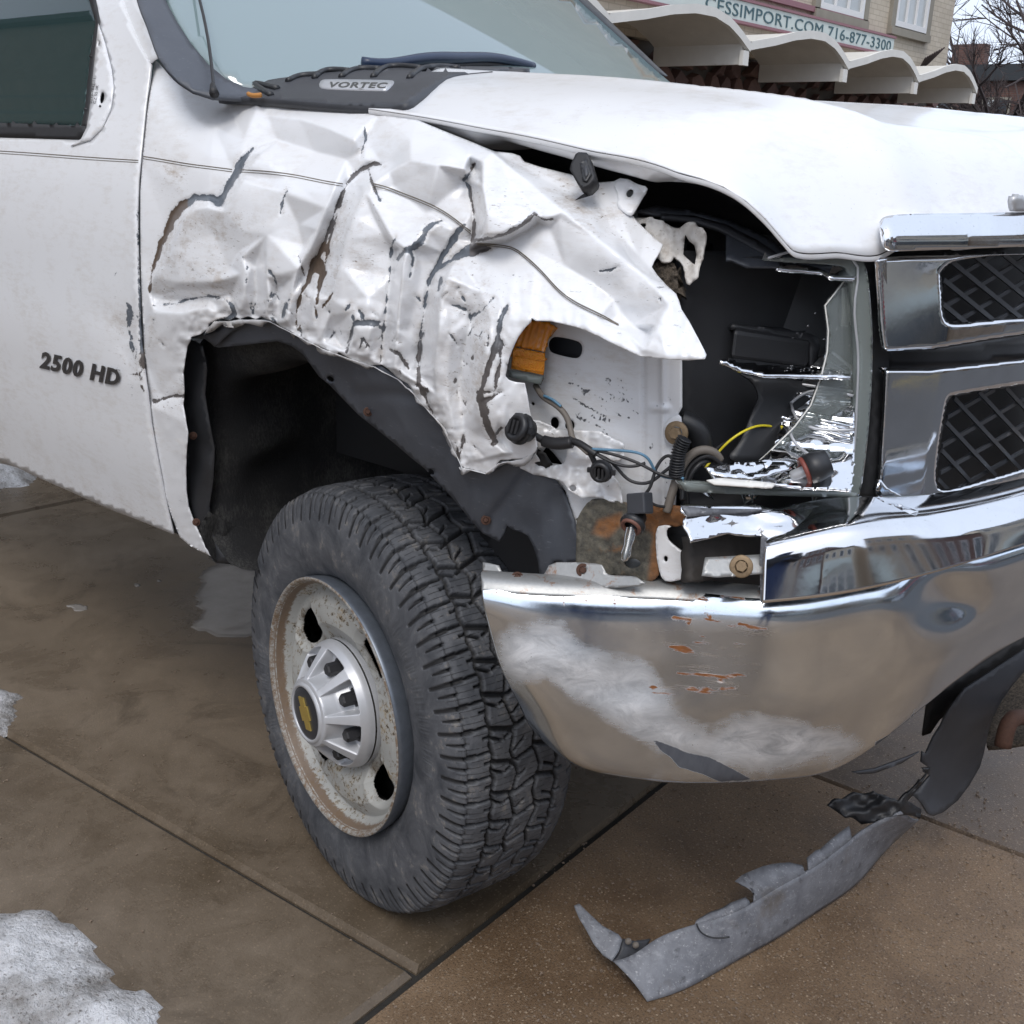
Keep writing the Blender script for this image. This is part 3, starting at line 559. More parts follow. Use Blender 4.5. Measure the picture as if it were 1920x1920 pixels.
# ---- the crumpled fender --------------------------------------------------
class Raster:
    """height field built from folded facets; x0,y0,step in photo pixels"""
    def __init__(s, x0, y0, x1, y1, st):
        s.x0, s.y0, s.st = x0, y0, st; s.nx = int((x1-x0)/st)+1; s.ny = int((y1-y0)/st)+1
        gx, gy = np.meshgrid(x0+np.arange(s.nx)*st, y0+np.arange(s.ny)*st); s.q = np.stack([gx.ravel(), gy.ravel()], -1).astype(float); s.z = np.zeros((s.ny, s.nx))
    def tin(s, ctrl, val, edges=()):
        r = mgeo.delaunay_2d_cdt([Vector((float(a), float(b))) for a, b in ctrl], list(edges), [], 0, 1e-4)
        V = np.array([[v.x, v.y] for v in r[0]]); val = np.asarray(val, float); vals = np.zeros(len(V))
        for i, src in enumerate(r[3]):
            if len(src): vals[i] = val[src[0]]
            else: vals[i] = val[np.argmin(((ctrl-V[i])**2).sum(1))]
        out = np.full(len(s.q), np.nan)
        for t in r[2]:
            a, b, c = V[t[0]], V[t[1]], V[t[2]]; lo = np.floor((np.minimum(np.minimum(a, b), c)-(s.x0, s.y0))/s.st).astype(int); hi = np.ceil((np.maximum(np.maximum(a, b), c)-(s.x0, s.y0))/s.st).astype(int)
            lo = np.maximum(lo, 0); hi = np.minimum(hi, (s.nx-1, s.ny-1))
            if (hi < lo).any(): continue
            gx, gy = np.meshgrid(np.arange(lo[0], hi[0]+1), np.arange(lo[1], hi[1]+1)); x = s.x0+gx*s.st; y = s.y0+gy*s.st
            d = (b[1]-c[1])*(a[0]-c[0])+(c[0]-b[0])*(a[1]-c[1])
            if abs(d) < 1e-9: continue
            l1 = ((b[1]-c[1])*(x-c[0])+(c[0]-b[0])*(y-c[1]))/d; l2 = ((c[1]-a[1])*(x-c[0])+(a[0]-c[0])*(y-c[1]))/d; l3 = 1-l1-l2
            m = (l1 > -1e-6) & (l2 > -1e-6) & (l3 > -1e-6); out[(gy*s.nx+gx)[m]] = (l1*vals[t[0]]+l2*vals[t[1]]+l3*vals[t[2]])[m]
        o = out.reshape(s.ny, s.nx)
        if np.isnan(o).any(): o = np.where(np.isnan(o), np.nanmean(o), o)
        return o
    def blur(s, z, sg):
        r = int(sg*3)+1; k = np.exp(-.5*(np.arange(-r, r+1)/sg)**2); k /= k.sum(); p = np.pad(z, r, mode='edge')
        p = np.apply_along_axis(lambda m: np.convolve(m, k, 'valid'), 0, p); return np.apply_along_axis(lambda m: np.convolve(m, k, 'valid'), 1, p)
    def __call__(s, q):
        x = np.clip((q[:, 0]-s.x0)/s.st, 0, s.nx-1.001); y = np.clip((q[:, 1]-s.y0)/s.st, 0, s.ny-1.001); i = x.astype(int); j = y.astype(int); fx = x-i; fy = y-j
        z = s.z; return (z[j, i]*(1-fx)+z[j, i+1]*fx)*(1-fy)+(z[j+1, i]*(1-fx)+z[j+1, i+1]*fx)*fy
FR = Raster(230, 80, 1350, 1070, 2)
# smooth carrier: where the panel would be (y in metres from the door plane)
carr = [(240, 90, .15), (290, 110, .135), (285, 180, .085), (268, 300, .033), (258, 420, .012), (262, 560, .006), (272, 700, .012), (290, 850, .03), (320, 960, .055), (380, 1050, .08), (240, 1060, .08),
        (420, 185, .135), (420, 240, .085), (420, 330, .03), (420, 450, .008), (420, 580, .0), (360, 700, .012), (360, 900, .04), (560, 195, .13), (560, 250, .085), (560, 340, .03), (560, 470, .0), (560, 600, -.005),
        (700, 213, .125), (700, 270, .08), (700, 360, .03), (700, 500, .0), (700, 670, -.005), (783, 222, .125), (840, 300, .07), (830, 420, .02), (820, 560, .0), (800, 720, .0), (860, 860, .0), (880, 264, .122), (930, 300, .10),
        (960, 420, .045), (960, 540, .02), (900, 640, -.005), (900, 780, -.005), (940, 880, .01), (1000, 640, .03), (1000, 850, .03), (1060, 400, .085), (1050, 500, .045), (1100, 600, .045), (1160, 480, .085), (1270, 555, .095), (1230, 640, .055), (1325, 668, .06), (1350, 700, .06),
        (975, 290, .14), (1070, 325, .15), (1110, 343, .155), (1192, 345, .17), (1214, 353, .17), (1190, 405, .155), (1243, 458, .145), (1225, 495, .12), (1350, 560, .12), (1350, 300, .2), (1100, 80, .2), (700, 80, .16), (1350, 1060, .1), (900, 1070, .02), (560, 1070, .03)]
ccf = dtps(*[(x, y, 'y', v) for x, y, v in carr], lam=1e-4)
base_d = ccf(FR.q).reshape(FR.ny, FR.nx)
# folds: each polyline is a ridge (+ towards the viewer, in cm) or a valley (-)
folds = '''
268,100,0 262,300,0 255,480,0 262,640,0 270,760,0 290,880,0 330,1000,0 395,1050,0
300,118,0 345,163,0 420,183,0 480,189,.3 560,194,0 640,203,0 710,213,0 783,223,.4 880,264,0 930,285,.4
482,200,1.1 470,228,.7 458,262,.2 447,300,-.6
330,220,.2 400,235,-.2 440,225,-.9
500,215,.4 560,222,.6 610,238,.8 665,262,1.2
520,262,-1.6 590,285,-2.2 650,300,-1.4
460,330,.5 540,335,.3 620,340,.6
470,283,-.8 452,302,-1.2 440,325,-1.2 425,355,-1.4 410,378,-1.6 390,368,-1.0 362,372,-1.2 340,386,-1.3 326,405,-1.4 314,432,-1.4 302,458,-1.2 292,490,-1.0 284,520,-.6 280,550,-.2
486,290,1.2 470,312,1.2 456,338,1.4 440,366,1.5 420,395,1.3 390,388,1.5 365,392,1.4 348,408,1.4 338,430,1.3 325,465,1.3 308,495,1.0
400,440,.3 450,470,.6 450,430,1.2 430,500,.4
530,360,.8 524,405,.7 500,440,1.2
560,420,-.7 570,460,-1.2 560,520,-1.0
683,240,.5 684,262,-.6 676,285,-.9 684,300,-.8
716,308,-1.0 690,312,-1.6 668,325,-1.7 652,345,-1.5 642,370,-1.0 628,400,-1.0 616,435,-1.2 600,470,-1.3 586,500,-1.4 572,538,-1.2 558,580,-.9 556,620,-.5
630,345,1.0 612,390,1.0 595,430,.8 578,470,.8 560,505,.6 545,560,.8 540,610,.6
730,322,.6 700,345,1.3 680,372,1.3 664,410,1.5 650,450,1.5 640,500,1.3 620,560,1.5 600,640,1.0
770,300,1.7 820,310,1.9 870,318,2.0
770,260,1.3 830,262,.9 880,290,1.2
700,400,.2 720,440,-.4 740,470,-1.6 735,520,-1.4 728,570,-1.4 720,640,-1.3 715,690,-.8
680,350,.8 735,450,1.0
740,350,-.6 800,400,-1.0 850,430,-1.3
822,418,-.2 800,432,.3 782,455,1.0 762,470,1.6 755,500,1.7 750,560,1.5 745,620,1.6 740,690,1.2
868,425,-1.0 850,450,-1.7 832,475,-2.0 818,500,-2.2
784,470,-.6 790,500,-1.0 780,560,-.7 765,620,-.9
905,460,-1.4 880,470,-1.6 858,480,-1.6 835,495,-1.9 814,510,-2.1 804,540,-1.9 795,590,-1.9 788,650,-2.0 782,700,-1.4
840,520,1.8 826,560,2.0 822,620,2.1 815,690,1.9 820,740,1.4
885,310,-1.3 892,320,-1.6 874,336,-1.4 882,360,-1.8 888,390,-2.0 889,425,-2.3 884,452,-2.6
905,305,1.6 905,350,2.2 912,400,2.4 908,438,2.0
925,285,1.4 980,333,1.4 1055,397,1.3 1120,448,1.2 1190,500,1.1 1268,555,1.2
960,345,.6 1000,390,.6
892,455,.8 940,443,1.9 975,423,2.0 1003,402,1.8 1022,411,.9 1048,409,.5
900,466,-1.7 945,455,-1.8 985,435,-1.7 1010,418,-1.4 1030,425,-.8
1000,470,-1.0 1060,500,-1.1 1110,530,-1.2 1150,560,-1.2
860,560,.8 900,545,.4 950,530,.3 1000,560,.9 1060,575,.9 1120,600,1.1 1170,620,.6
990,600,2.2 1030,600,1.9 1090,612,1.8 1150,640,2.0 1200,662,2.1 1250,668,2.2 1322,668,1.6
1150,600,-1.0 1185,610,-1.6 1215,620,-1.4
1255,570,1.6 1232,610,1.9 1208,655,2.3
1290,620,.8
935,560,1.0 922,600,1.5 912,650,1.8 905,700,2.0 900,740,2.0 915,800,1.6 926,830,1.0
955,600,2.0 945,660,1.9 937,720,1.8 935,790,1.5 950,850,1.0
885,600,-.6 870,650,-1.2 862,720,-1.4 868,800,-.9 870,870,-.4
850,570,.9 845,630,1.0 838,700,1.1 842,760,.9
290,560,-1.2 340,562,-1.4 395,560,-1.2 432,553,-1.1 450,590,-.9
290,520,.9 340,530,1.3 400,528,1.2 450,515,1.3
290,585,.8 340,588,1.1 390,578,.8
455,482,1.4 463,510,1.5 458,550,1.3 448,580,.8
478,500,-.5 480,550,-1.1 476,590,-.9
500,520,1.3 505,560,1.4 500,590,.6
520,540,-.8 522,580,-.9 515,608,-.5
550,520,.3 535,590,.6
585,600,1.4 590,560,1.6 620,590,1.0 660,585,1.6 668,620,1.6 655,660,.8
620,620,-.8 640,650,-1.0
690,560,.8 695,620,1.2 690,670,.6
290,640,.4 350,640,.2 330,690,-.5 300,740,-.9 350,745,-.6
300,770,.4 345,790,.5 320,830,0
400,600,.4 385,615,.0 360,632,0
420,560,.2 410,585,-.2
1110,343,-.3 1150,345,.5 1120,375,-.4 1170,420,.2 1210,440,-.3 1235,470,.0
1010,330,.2 1060,360,-.2
1150,430,-.6 1200,485,-.5
960,700,1.4 985,760,1.0 1000,820,.8
940,830,-.6 965,850,.2
'''
cp, cv, ce = [], [], []
for ln in folds.strip().split('\n'):
    p = PX(ln)
    for i, (x, y, v) in enumerate(p):
        cp.append((x, y)); cv.append(v)
        if i: ce.append((len(cp)-2, len(cp)-1))
cp += [(230, 80), (1350, 80), (1350, 1070), (230, 1070), (790, 80), (1350, 500), (1350, 800)]; cv += [0]*7
cp = np.array(cp, float); cf = FR.tin(cp, cv, ce)/100*1.8
q = FR.q
sharp = FR.blur(cf, .85); soft = FR.blur(cf, 5.0)
qx = FR.q[:, 0].reshape(FR.ny, FR.nx); qy = FR.q[:, 1].reshape(FR.ny, FR.nx)
lowzone = np.clip((qy-470+.25*(qx-300)*0)/120, 0, 1)
fold = soft*.15+sharp*.85
# small crumples near the wheel arch and a loose ripple everywhere
rip = vnoise(qx/38+5, qy/30, 3)*.0022+vnoise(qx/16, qy/34+9, 5)*.0016*lowzone+vnoise(qx/9, qy/13, 7)*.0011*lowzone
arch = 1.7*np.clip(1-np.abs(polydist(FR.q, PX('352,640 385,610 430,597 500,600 570,630 640,665 700,685 765,722 800,765 850,840 870,875 870,1000 400,1040'))).reshape(FR.ny, FR.nx)/45, 0, 1)
rip += arch*(vnoise(qx/8+3, qy/10, 11)*.0032+vnoise(qx/20, qy/7, 12)*.002)
calm = np.clip((qy-190)/60, 0, 1)*np.clip((qx-285)/60, .15, 1)
FR.z = base_d-fold-rip*calm
# steps where the sheet folded over itself
tears = {'t1': '474,280,3 466,286,9 455,300,14 445,322,17 432,342,14 420,365,14 410,380,16 396,370,12 366,371,13 342,385,17 326,404,18 315,430,15 303,456,11 293,488,7 284,515,5 281,548,3',
         't2': '717,309,6 700,306,10 680,316,13 662,330,12 650,345,11 640,370,7 628,398,7 617,435,9 603,468,14 590,495,18 578,525,15 566,548,9 557,580,5 555,612,4',
         't2b': '640,372,3 630,410,6 616,455,9 611,490,9 604,520,6 596,545,3', 't2c': '596,498,34 606,512,14 600,528,7 594,570,3',
         't3': '828,414,3 812,420,10 800,430,12 790,450,15 775,462,12 758,472,10 745,486,7', 't3b': '742,446,4 735,460,6 732,500,5 725,560,4 718,620,5 713,680,7', 't3c': '770,470,3 775,490,5 768,520,3',
         't4': '872,422,3 862,430,9 850,448,13 838,470,11 826,488,9 815,508,7', 't4b': '920,466,4 900,465,22 880,470,26 862,478,14 840,492,9 812,510,7 806,524,6 798,560,4 790,620,5 784,680,8 786,720,10 800,752,8 812,775,4',
         't4d': '828,520,4 822,545,7 816,560,3', 't5': '890,306,3 886,314,7 874,334,9 868,338,5 880,348,6 883,370,5 888,392,6 889,425,5 885,452,8', 't5b': '886,452,7 915,447,5 945,440,6 975,424,7 1003,402,8 1020,412,6 1036,412,4',
         't6': '952,572,3 945,586,8 937,608,9 932,640,10 923,668,12 912,700,11 903,730,12 898,752,10', 't6b': '940,640,8 938,680,8 930,715,9 926,740,7', 't6c': '896,735,8 940,735,9 912,750,9', 't6d': '903,755,16 910,778,16 914,800,13 922,815,12 930,828,9 922,834,5',
         't7': '846,572,6 856,574,13 872,580,14 880,586,5 883,604,8 884,622,5', 't7b': '884,592,3 900,586,7 918,566,4 926,558,4', 't8': '537,358,2 530,378,5 526,402,3', 't8b': '684,238,2 686,262,4 678,285,6 676,296,3', 't8c': '690,314,3 700,350,5 712,376,3',
         't9': '288,572,4 330,570,4 350,562,3 392,555,5 412,558,3', 't10': '505,508,5 515,520,9 520,545,4 512,555,3', 't11': '455,482,2 464,498,4 461,530,2', 't12': '540,560,3 533,585,8 528,600,6', 't13': '478,570,2 474,590,6', 't14': '660,585,3 664,605,6 656,640,8 650,660,4', 't15': '668,606,12 700,606,14 712,604,6', 't16': '730,655,9 750,665,12 765,690,9', 't17': '735,640,5 742,628,3', 't18': '420,560,2 432,570,10 440,588,14 420,602,16 395,610,10', 't19': '280,650,5 286,628,4 288,600,2', 't20': '290,752,10 330,742,9 346,742,12', 't21': '300,640,6 308,650,5', 't22': '866,778,4 876,770,4', 't23': '855,830,4 862,862,6', 't24': '1125,508,2 1145,506,4 1160,500,2', 't25': '1238,560,6 1240,566,3', 't26': '905,620,3 897,640,2', 't27': '870,815,6 864,850,9', 't28': '560,480,3 572,520,2'}
tmask = np.full(len(FR.q), -99.)
TL = {k_: PX(v) for k_, v in tears.items()}
for k_ in TL: TL[k_][:, 2] *= (.62 if k_ not in ('t1', 't2c', 't6', 't6d', 't15', 't3', 't4b', 't4', 't5b', 't5') else .92)
_r2 = np.random.default_rng(77)
for i_ in range(60):
    x_ = _r2.uniform(470, 960); y_ = _r2.uniform(520, 860) if x_ > 700 else _r2.uniform(540, 640); L_ = _r2.uniform(6, 26); dx_ = _r2.uniform(-.9, 1.1)*L_
    TL['s%d' % i_] = np.array([(x_, y_, .8), (x_+dx_*.5+_r2.uniform(-2, 2), y_+L_*.5, _r2.uniform(2., 4.5)), (x_+dx_, y_+L_, .8)])
for k_ in TL: tmask = np.maximum(tmask, linedist(FR.q, TL[k_]))
FR.z += .004*np.clip(.5+tmask.reshape(FR.ny, FR.nx)/6, 0, 1)     # bared metal lies a little deeper than the paint around
fender_d = lambda q: FR(np.asarray(q, float).reshape(-1, 2))
brown_zone = PX('300,385 352,370 350,430 310,520 270,560 270,480'); brown2 = PX('570,470 640,440 630,560 560,620 545,600'); mudz = [PX('330,400 480,400 470,560 290,560 290,500'), PX('640,360 720,380 720,520 640,520 600,560 600,470'), PX('890,350 1000,370 1030,410 900,450'), PX('850,560 930,560 900,760 830,740'), PX('960,300 1200,360 1240,470 1060,420'), PX('300,310 350,300 350,370 300,360'), PX('900,470 930,560 840,560 820,520'), PX('275,730 350,720 350,770 290,770')]
def fattr(q):
    t = np.maximum.reduce([linedist(q, v) for v in TL.values()])+2.2*vnoise(q[:, 0]/11, q[:, 1]/11, 101)*(q[:, 1] > 0)
    m = np.zeros(len(q))
    for z in mudz: m = np.maximum(m, np.clip(.6+polydist(q, z)/30, 0, 1))
    m = np.maximum(m, np.clip(1-np.abs(t)/14, 0, 1)*.8)
    br = np.maximum(inpoly(q, brown_zone), inpoly(q, brown2))*1.; br = np.maximum(br, inpoly(q, PX('590,430 660,300 720,300 700,380 640,470 600,560'))*.55); br = np.maximum(br, (q[:, 0] > 880)*(q[:, 1] < 480)*.6); br = np.maximum(br, np.clip((q[:, 1]-600)/120, 0, .6))
    sc = np.clip((q[:, 1]-440)/90, 0, 1)*.75+np.clip(1-np.abs(t)/22, 0, 1)*.4
    az = np.clip(1+polydist(q, PX('280,575 400,560 460,500 540,500 560,600 660,590 760,600 780,560 860,540 940,560 960,620 950,800 900,880 830,800 760,720 600,650 470,600 380,620 280,640'))/25, 0, 1)
    return dict(bare=np.clip(np.maximum(.5+t/12, az*.335), 0, 1), mud=m, brown=br, scuff=np.clip(sc, 0, 1))
FO = PX('291,112 300,120 318,142 345,165 380,180 420,185 480,191 560,196 640,205 710,215 783,225 832,245 880,264 928,284 960,287 975,292 983,303 1010,312 1070,327 1110,343 1150,340 1163,334 1178,336 1192,345 1210,349 1214,354 1207,368 1196,387 1186,403 1192,412 1212,432 1228,447 1243,458 1238,470 1227,488 1222,500 1232,515 1250,535 1268,551 1274,566 1278,580 1292,602 1308,632 1325,665 1322,673 1290,676 1240,673 1200,668 1160,650 1120,630 1085,615 1050,606 1030,602 1005,602 997,596 996,604 985,614 972,632 963,651 955,672 952,688 948,705 954,712 962,715 970,717 983,719 988,740 994,772 997,787 1002,812 1007,837 1003,848 990,856 979,860 960,861 938,863 930,872 925,884 910,887 894,884 866,876 860,862 848,838 834,802 814,782 800,766 780,754 774,733 765,720 745,708 728,692 716,684 700,685 680,683 666,676 650,669 635,660 628,668 616,657 600,650 585,644 570,635 556,630 545,621 530,614 520,607 505,600 490,594 478,597 465,593 450,598 440,594 428,601 415,597 402,602 395,607 388,618 372,628 358,632 357,640 351,650 347,672 343,700 345,730 343,760 348,790 352,812 349,850 348,880 349,920 353,950 364,980 380,1015 395,1043 360,1026 337,1008 322,968 308,925 296,872 286,800 279,740 273,690 269,620 266,560 264,500 263,420 263,360 267,300 276,210')
fender = sheet('front_fender', FO, fender_d, M['paint'], truck, step=3.1, attr=fattr, thick=.0018, holes=[ellipse(1181, 362, 6, 8, .5)])
# upturned bright edge along the torn wheel-arch lip
lp = resample(PX('388,618 402,603 428,603 450,600 478,600 505,603 545,624 600,653 650,672 700,688 745,712 774,738 800,768 834,804 848,838 866,878 910,889 935,870 979,862 1004,846 1008,836'), 5, False)
def jag(p, a, s): return p+np.stack([vnoise(np.arange(len(p))/4.1, np.full(len(p), 3.), s)*a, vnoise(np.arange(len(p))/3.3, np.full(len(p), 7.), s+1)*a], -1)
L0 = CAM+rays(lp)*(fender_d(lp)-.001)[:, None]; lq = jag(lp+np.array([2, 5]), 9, 21); L1 = CAM+rays(lq)*(fender_d(lp)+.014)[:, None]; lq2 = jag(lp+np.array([1, 2]), 10, 24); L2 = CAM+rays(lq2)*(fender_d(lp)+.028)[:, None]
mesh('torn_arch_lip', np.vstack([L0, L1, L2]), facecam(np.vstack([L0, L1, L2]), gridfaces(3, len(lp))), M['paint_dirty'], fender, thick=.001, attrs=dict(bare=np.r_[np.full(len(lp), .25), .45+.2*vnoise(np.arange(len(lp))/3., np.zeros(len(lp)), 5), np.full(len(lp), .3)]))
# pinstripes follow the crumpled metal
for off, w_ in ((0, 1.5), (4.4, 1.1)):
    ribbon('pinstripe', [(268, 293+off), (300, 298+off), (350, 306.5+off), (400, 313+off), (435, 317.5+off)], w_, fender_d, M['stripe'], fender)
    ribbon('pinstripe', [(450, 318+off), (500, 321+off), (560, 329+off), (610, 339+off), (643, 344.5+off)], w_, fender_d, M['stripe'], fender)
    ribbon('pinstripe', [(700, 344+off), (726, 351+off), (760, 364+off), (800, 380+off), (838, 400+off), (865, 420+off), (883, 434+off)], w_*1.3, fender_d, M['stripe'], fender, off=-.003)
    ribbon('pinstripe', [(893, 456+off*.6), (930, 459+off*.7), (960, 464+off*.8), (985, 480+off), (1020, 513+off), (1050, 545+off), (1085, 569+off), (1120, 586+off), (1160, 608+off*.3)], w_*1.3, fender_d, M['stripe'], fender, off=-.003)
# ================================================================== truck, front end
dhood = dimp(lambda P: -(np.where((P[:, 0] > -.7), hoodZ(P[:, 0], P[:, 1]), hoodZ(np.full(len(P), -.7), P[:, 1]))-P[:, 2])*-1*-1*-1 if False else P[:, 2]-hoodZ(np.clip(P[:, 0], -.8, .9), np.clip(P[:, 1], 0, 2)), .5, 3.2, 120)
# black vented scoop panel at the back of the hood
dcowl = dtps((470, 184, 'y', .125), (640, 198, 'y', .125), (735, 203, 'y', .13), (840, 146, 'y', .33), (1000, 128, 'y', .62), (700, 150, 'y', .32), (560, 150, 'y', .32), (460, 162, 'y', .25), (410, 180, 'y', .15), (850, 125, 'y', .6), (620, 175, 'y', .2), (735, 178, 'y', .22), lam=1e-5)
_dc0 = dcowl; dcowl = lambda q: np.minimum(_dc0(q), dhood(q))-.004
scoop = sheet('scoop_panel', smoothpoly(PX('400,182 430,176 460,160 500,150 540,144 600,137 680,130 760,126 860,124 960,125 1004,129 930,133 870,139 845,144 815,158 785,178 765,193 748,200 725,201 680,199 640,197 560,190 490,184'), 1), shift(dcowl, -.006), M['plastic_grey'], truck, step=8, thick=.012)
for i, (a, b, c_) in enumerate([((478, 158), (520, 166), (508, 178)), ((556, 145), (600, 140), (540, 152)), ((600, 139), (655, 133), (590, 146)), ((655, 135), (712, 129), (640, 144)), ((712, 134), (790, 128), (700, 144)), ((780, 137), (860, 127), (768, 146))]):
    pp = spline_rows(np.array([c_ if i else c_, a if i == 0 else ((a[0]+c_[0])/2-2, (a[1]+c_[1])/2), b], float), 12); tube('scoop_louver', CAM+rays(pp)*(dcowl(pp)-.012)[:, None], .006, M['plastic'], scoop, res=1, n=8)
badge = sheet('engine_badge', smoothpoly(PX('597,160 602,150 612,148 680,149 732,150 739,152 738,156 728,166 722,169 640,167 604,165'), 1), shift(dcowl, -.017), M['silver'], scoop, step=8, thick=.006)
V, f = text_geo('VORTEC', 1, .4, .03, 1.1); w_ = V[:, 0].max(); qq = np.array([614., 163.])+V[:, :1]/w_*np.array([108., 1.5])+V[:, 1:2]/.72*np.array([6., -10.])
mesh('badge_letters', CAM+rays(qq)*(dcowl(qq)-.019-(V[:, 2]*.002))[:, None], f, M['badge'], badge, smooth=False)
# wipers and aerial
wp = np.array([P3(*a) for a in ((678, 120, 'y', .42), (700, 123, 'y', .44), (780, 116, 'y', .55), (860, 112, 'y', .7), (930, 112, 'y', .85), (1000, 127, 'y', 1.0))]); M['wiper'] = mat_simple('wiper_blue_black', (.02, .035, .075), .35)
tube('wiper_arm', wp+np.array([.0, -.0, .004]), .012, M['wiper'], truck, n=8, rfun=lambda t: .012-.006*abs(t-.4)); 
tube('wiper_blade', wp+np.array([-.01, 0, -.010]), .009, M['rubber'], bpy.data.objects['wiper_arm'])
wp2 = np.array([P3(*a) for a in ((454, 160, 'y', .26), (480, 150, 'y', .30), (560, 139, 'y', .4), (640, 131, 'y', .5), (700, 127, 'y', .6))])
tube('wiper_arm', wp2, .008, M['plastic'], truck)
tube('leaf_scrap', [P3(466, 176, 'd', float(dcowl([(466, 176)])[0])-.05), P3(480, 179, 'd', float(dcowl([(480, 179)])[0])-.05), P3(490, 178, 'd', float(dcowl([(490, 178)])[0])-.05)], .004, M['leaf'], None); tag(bpy.data.objects['leaf_scrap'], 'small orange leaf scrap lying at the base of the windshield by the aerial', 'leaf')
ab = P3(402, 176, 'd', float(dws([(402, 176)])[0])-.075); at_ = P3(362, -40, 'd', float(dws([(362, -40)])[0])-.02); tube('antenna', [ab, ab*.93+at_*.07], .0085, M['rubber'], truck, res=1, rfun=lambda t: .0085-.004*t); an = bpy.data.objects['antenna']
ap = np.array([ab*(1-t)+at_*t+np.array([0.0, 0, .0])+np.array([.012*math.sin(t*3), 0, 0]) for t in np.linspace(0, 1, 12)]); tube('antenna_mast', ap, .0028, M['wire'], an, res=1)
# ---- engine bay darkness: liner box behind the lamps and under the hood
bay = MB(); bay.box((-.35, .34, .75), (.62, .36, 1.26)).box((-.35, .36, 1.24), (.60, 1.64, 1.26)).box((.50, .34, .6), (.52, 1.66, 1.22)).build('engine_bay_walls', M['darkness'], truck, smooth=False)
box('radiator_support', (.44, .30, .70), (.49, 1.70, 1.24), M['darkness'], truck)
# shelf under hood edge (dark bluish duct) seen in the gap
sheet('bay_side_panel', PX('760,205 900,240 1100,280 1300,330 1500,420 1500,520 1200,430 1190,360 900,290'), dplane((800, 230, 'y', .20), (1300, 380, 'y', .30), (1500, 500, 'y', .40)), M['darkness'], truck, step=20, thick=.004)
duct = sheet('radiator_duct', PX('1195,395 1230,385 1300,395 1380,415 1430,440 1490,480 1560,488 1560,500 1400,498 1372,486 1362,486 1362,430 1330,412 1300,405 1230,402'), dplane((1200, 400, 'y', .20), (1500, 480, 'y', .30), (1362, 486, 'y', .21)), M['flange'], truck, step=10, thick=.004)
sheet('duct_rib', PX('1240,400 1300,404 1360,420 1420,450 1470,484 1455,486 1400,455 1350,428 1300,412 1240,406'), shift(dplane((1200, 400, 'y', .20), (1500, 480, 'y', .30), (1362, 486, 'y', .21)), -.008), M['plastic_grey'], duct, step=8, thick=.006)
# upper rail tab (white) with hole, rubber bump stop, torn white bracket, mud plug
tabd = dplane((1170, 340, 'y', .165), (1212, 352, 'y', .175), (1200, 410, 'y', .15))
sheet('hood_rail_tab', smoothpoly(PX('1150,343 1160,336 1178,335 1192,344 1212,350 1214,357 1205,370 1195,388 1185,404 1172,400 1155,385 1160,366')), shift(tabd, -.004), M['paint_dirty'], fender, step=6, holes=[ellipse(1181, 362, 6.5, 8.5, .5)], thick=.003)
st_ = (1070, 318)
bs = sheet('bump_stop', PX('1068,318 1071,306 1079,289 1085,285 1100,286 1103,290 1115,330 1113,338 1102,349 1095,351 1083,344 1078,336'), dplane((1070, 318, 'y', .095), (1113, 330, 'y', .10), (1095, 290, 'y', .11)), M['rubber'], truck, step=5, thick=.022)
sheet('bump_stop_recess', PX('1087,307 1099,296 1109,326 1100,341 1092,338'), dplane((1070, 318, 'y', .093), (1113, 330, 'y', .098), (1095, 290, 'y', .108)), M['plastic'], bs, step=5, thick=.001)
sheet('bump_stop_core', PX('1093,317 1099,310 1103,326 1098,334'), shift(dplane((1070, 318, 'y', .093), (1113, 330, 'y', .098), (1095, 290, 'y', .108)), -.002), M['plastic_grey'], bs, step=5, thick=.001)
brd = dtps((1184, 410, 'y', .17), (1223, 409, 'y', .18), (1264, 428, 'y', .19), (1319, 430, 'y', .18), (1300, 500, 'y', .17), (1290, 535, 'y', .15), (1245, 480, 'y', .16), (1280, 455, 'y', .20))
sheet('torn_bracket', smoothpoly(PX('1184,410 1200,408 1223,409 1245,416 1264,428 1273,429 1283,420 1293,415 1301,418 1304,427 1314,426 1321,431 1322,442 1318,470 1311,510 1308,522 1298,530 1291,535 1285,530 1284,501 1276,490 1264,480 1261,490 1252,492 1236,488 1215,470 1195,440'), 1), brd, M['dirtysteel'], truck, step=5, thick=.003,
      holes=[ellipse(1206, 424, 5.5, 7, .4), PX('1285,440 1292,452 1302,460 1306,477 1303,496 1296,492 1281,477')], disp=lambda q: .006*vnoise(q[:, 0]/14, q[:, 1]/14, 2)+.0035*vnoise(q[:, 0]/5, q[:, 1]/5, 8))
sheet('mud_plug', smoothpoly(PX('1222,500 1230,490 1245,491 1262,490 1270,505 1272,530 1270,550 1262,552 1245,540 1228,520')), shift(brd, .012), M['mud'], truck, step=4, thick=.02, disp=lambda q: .006*vnoise(q[:, 0]/4, q[:, 1]/4, 4))
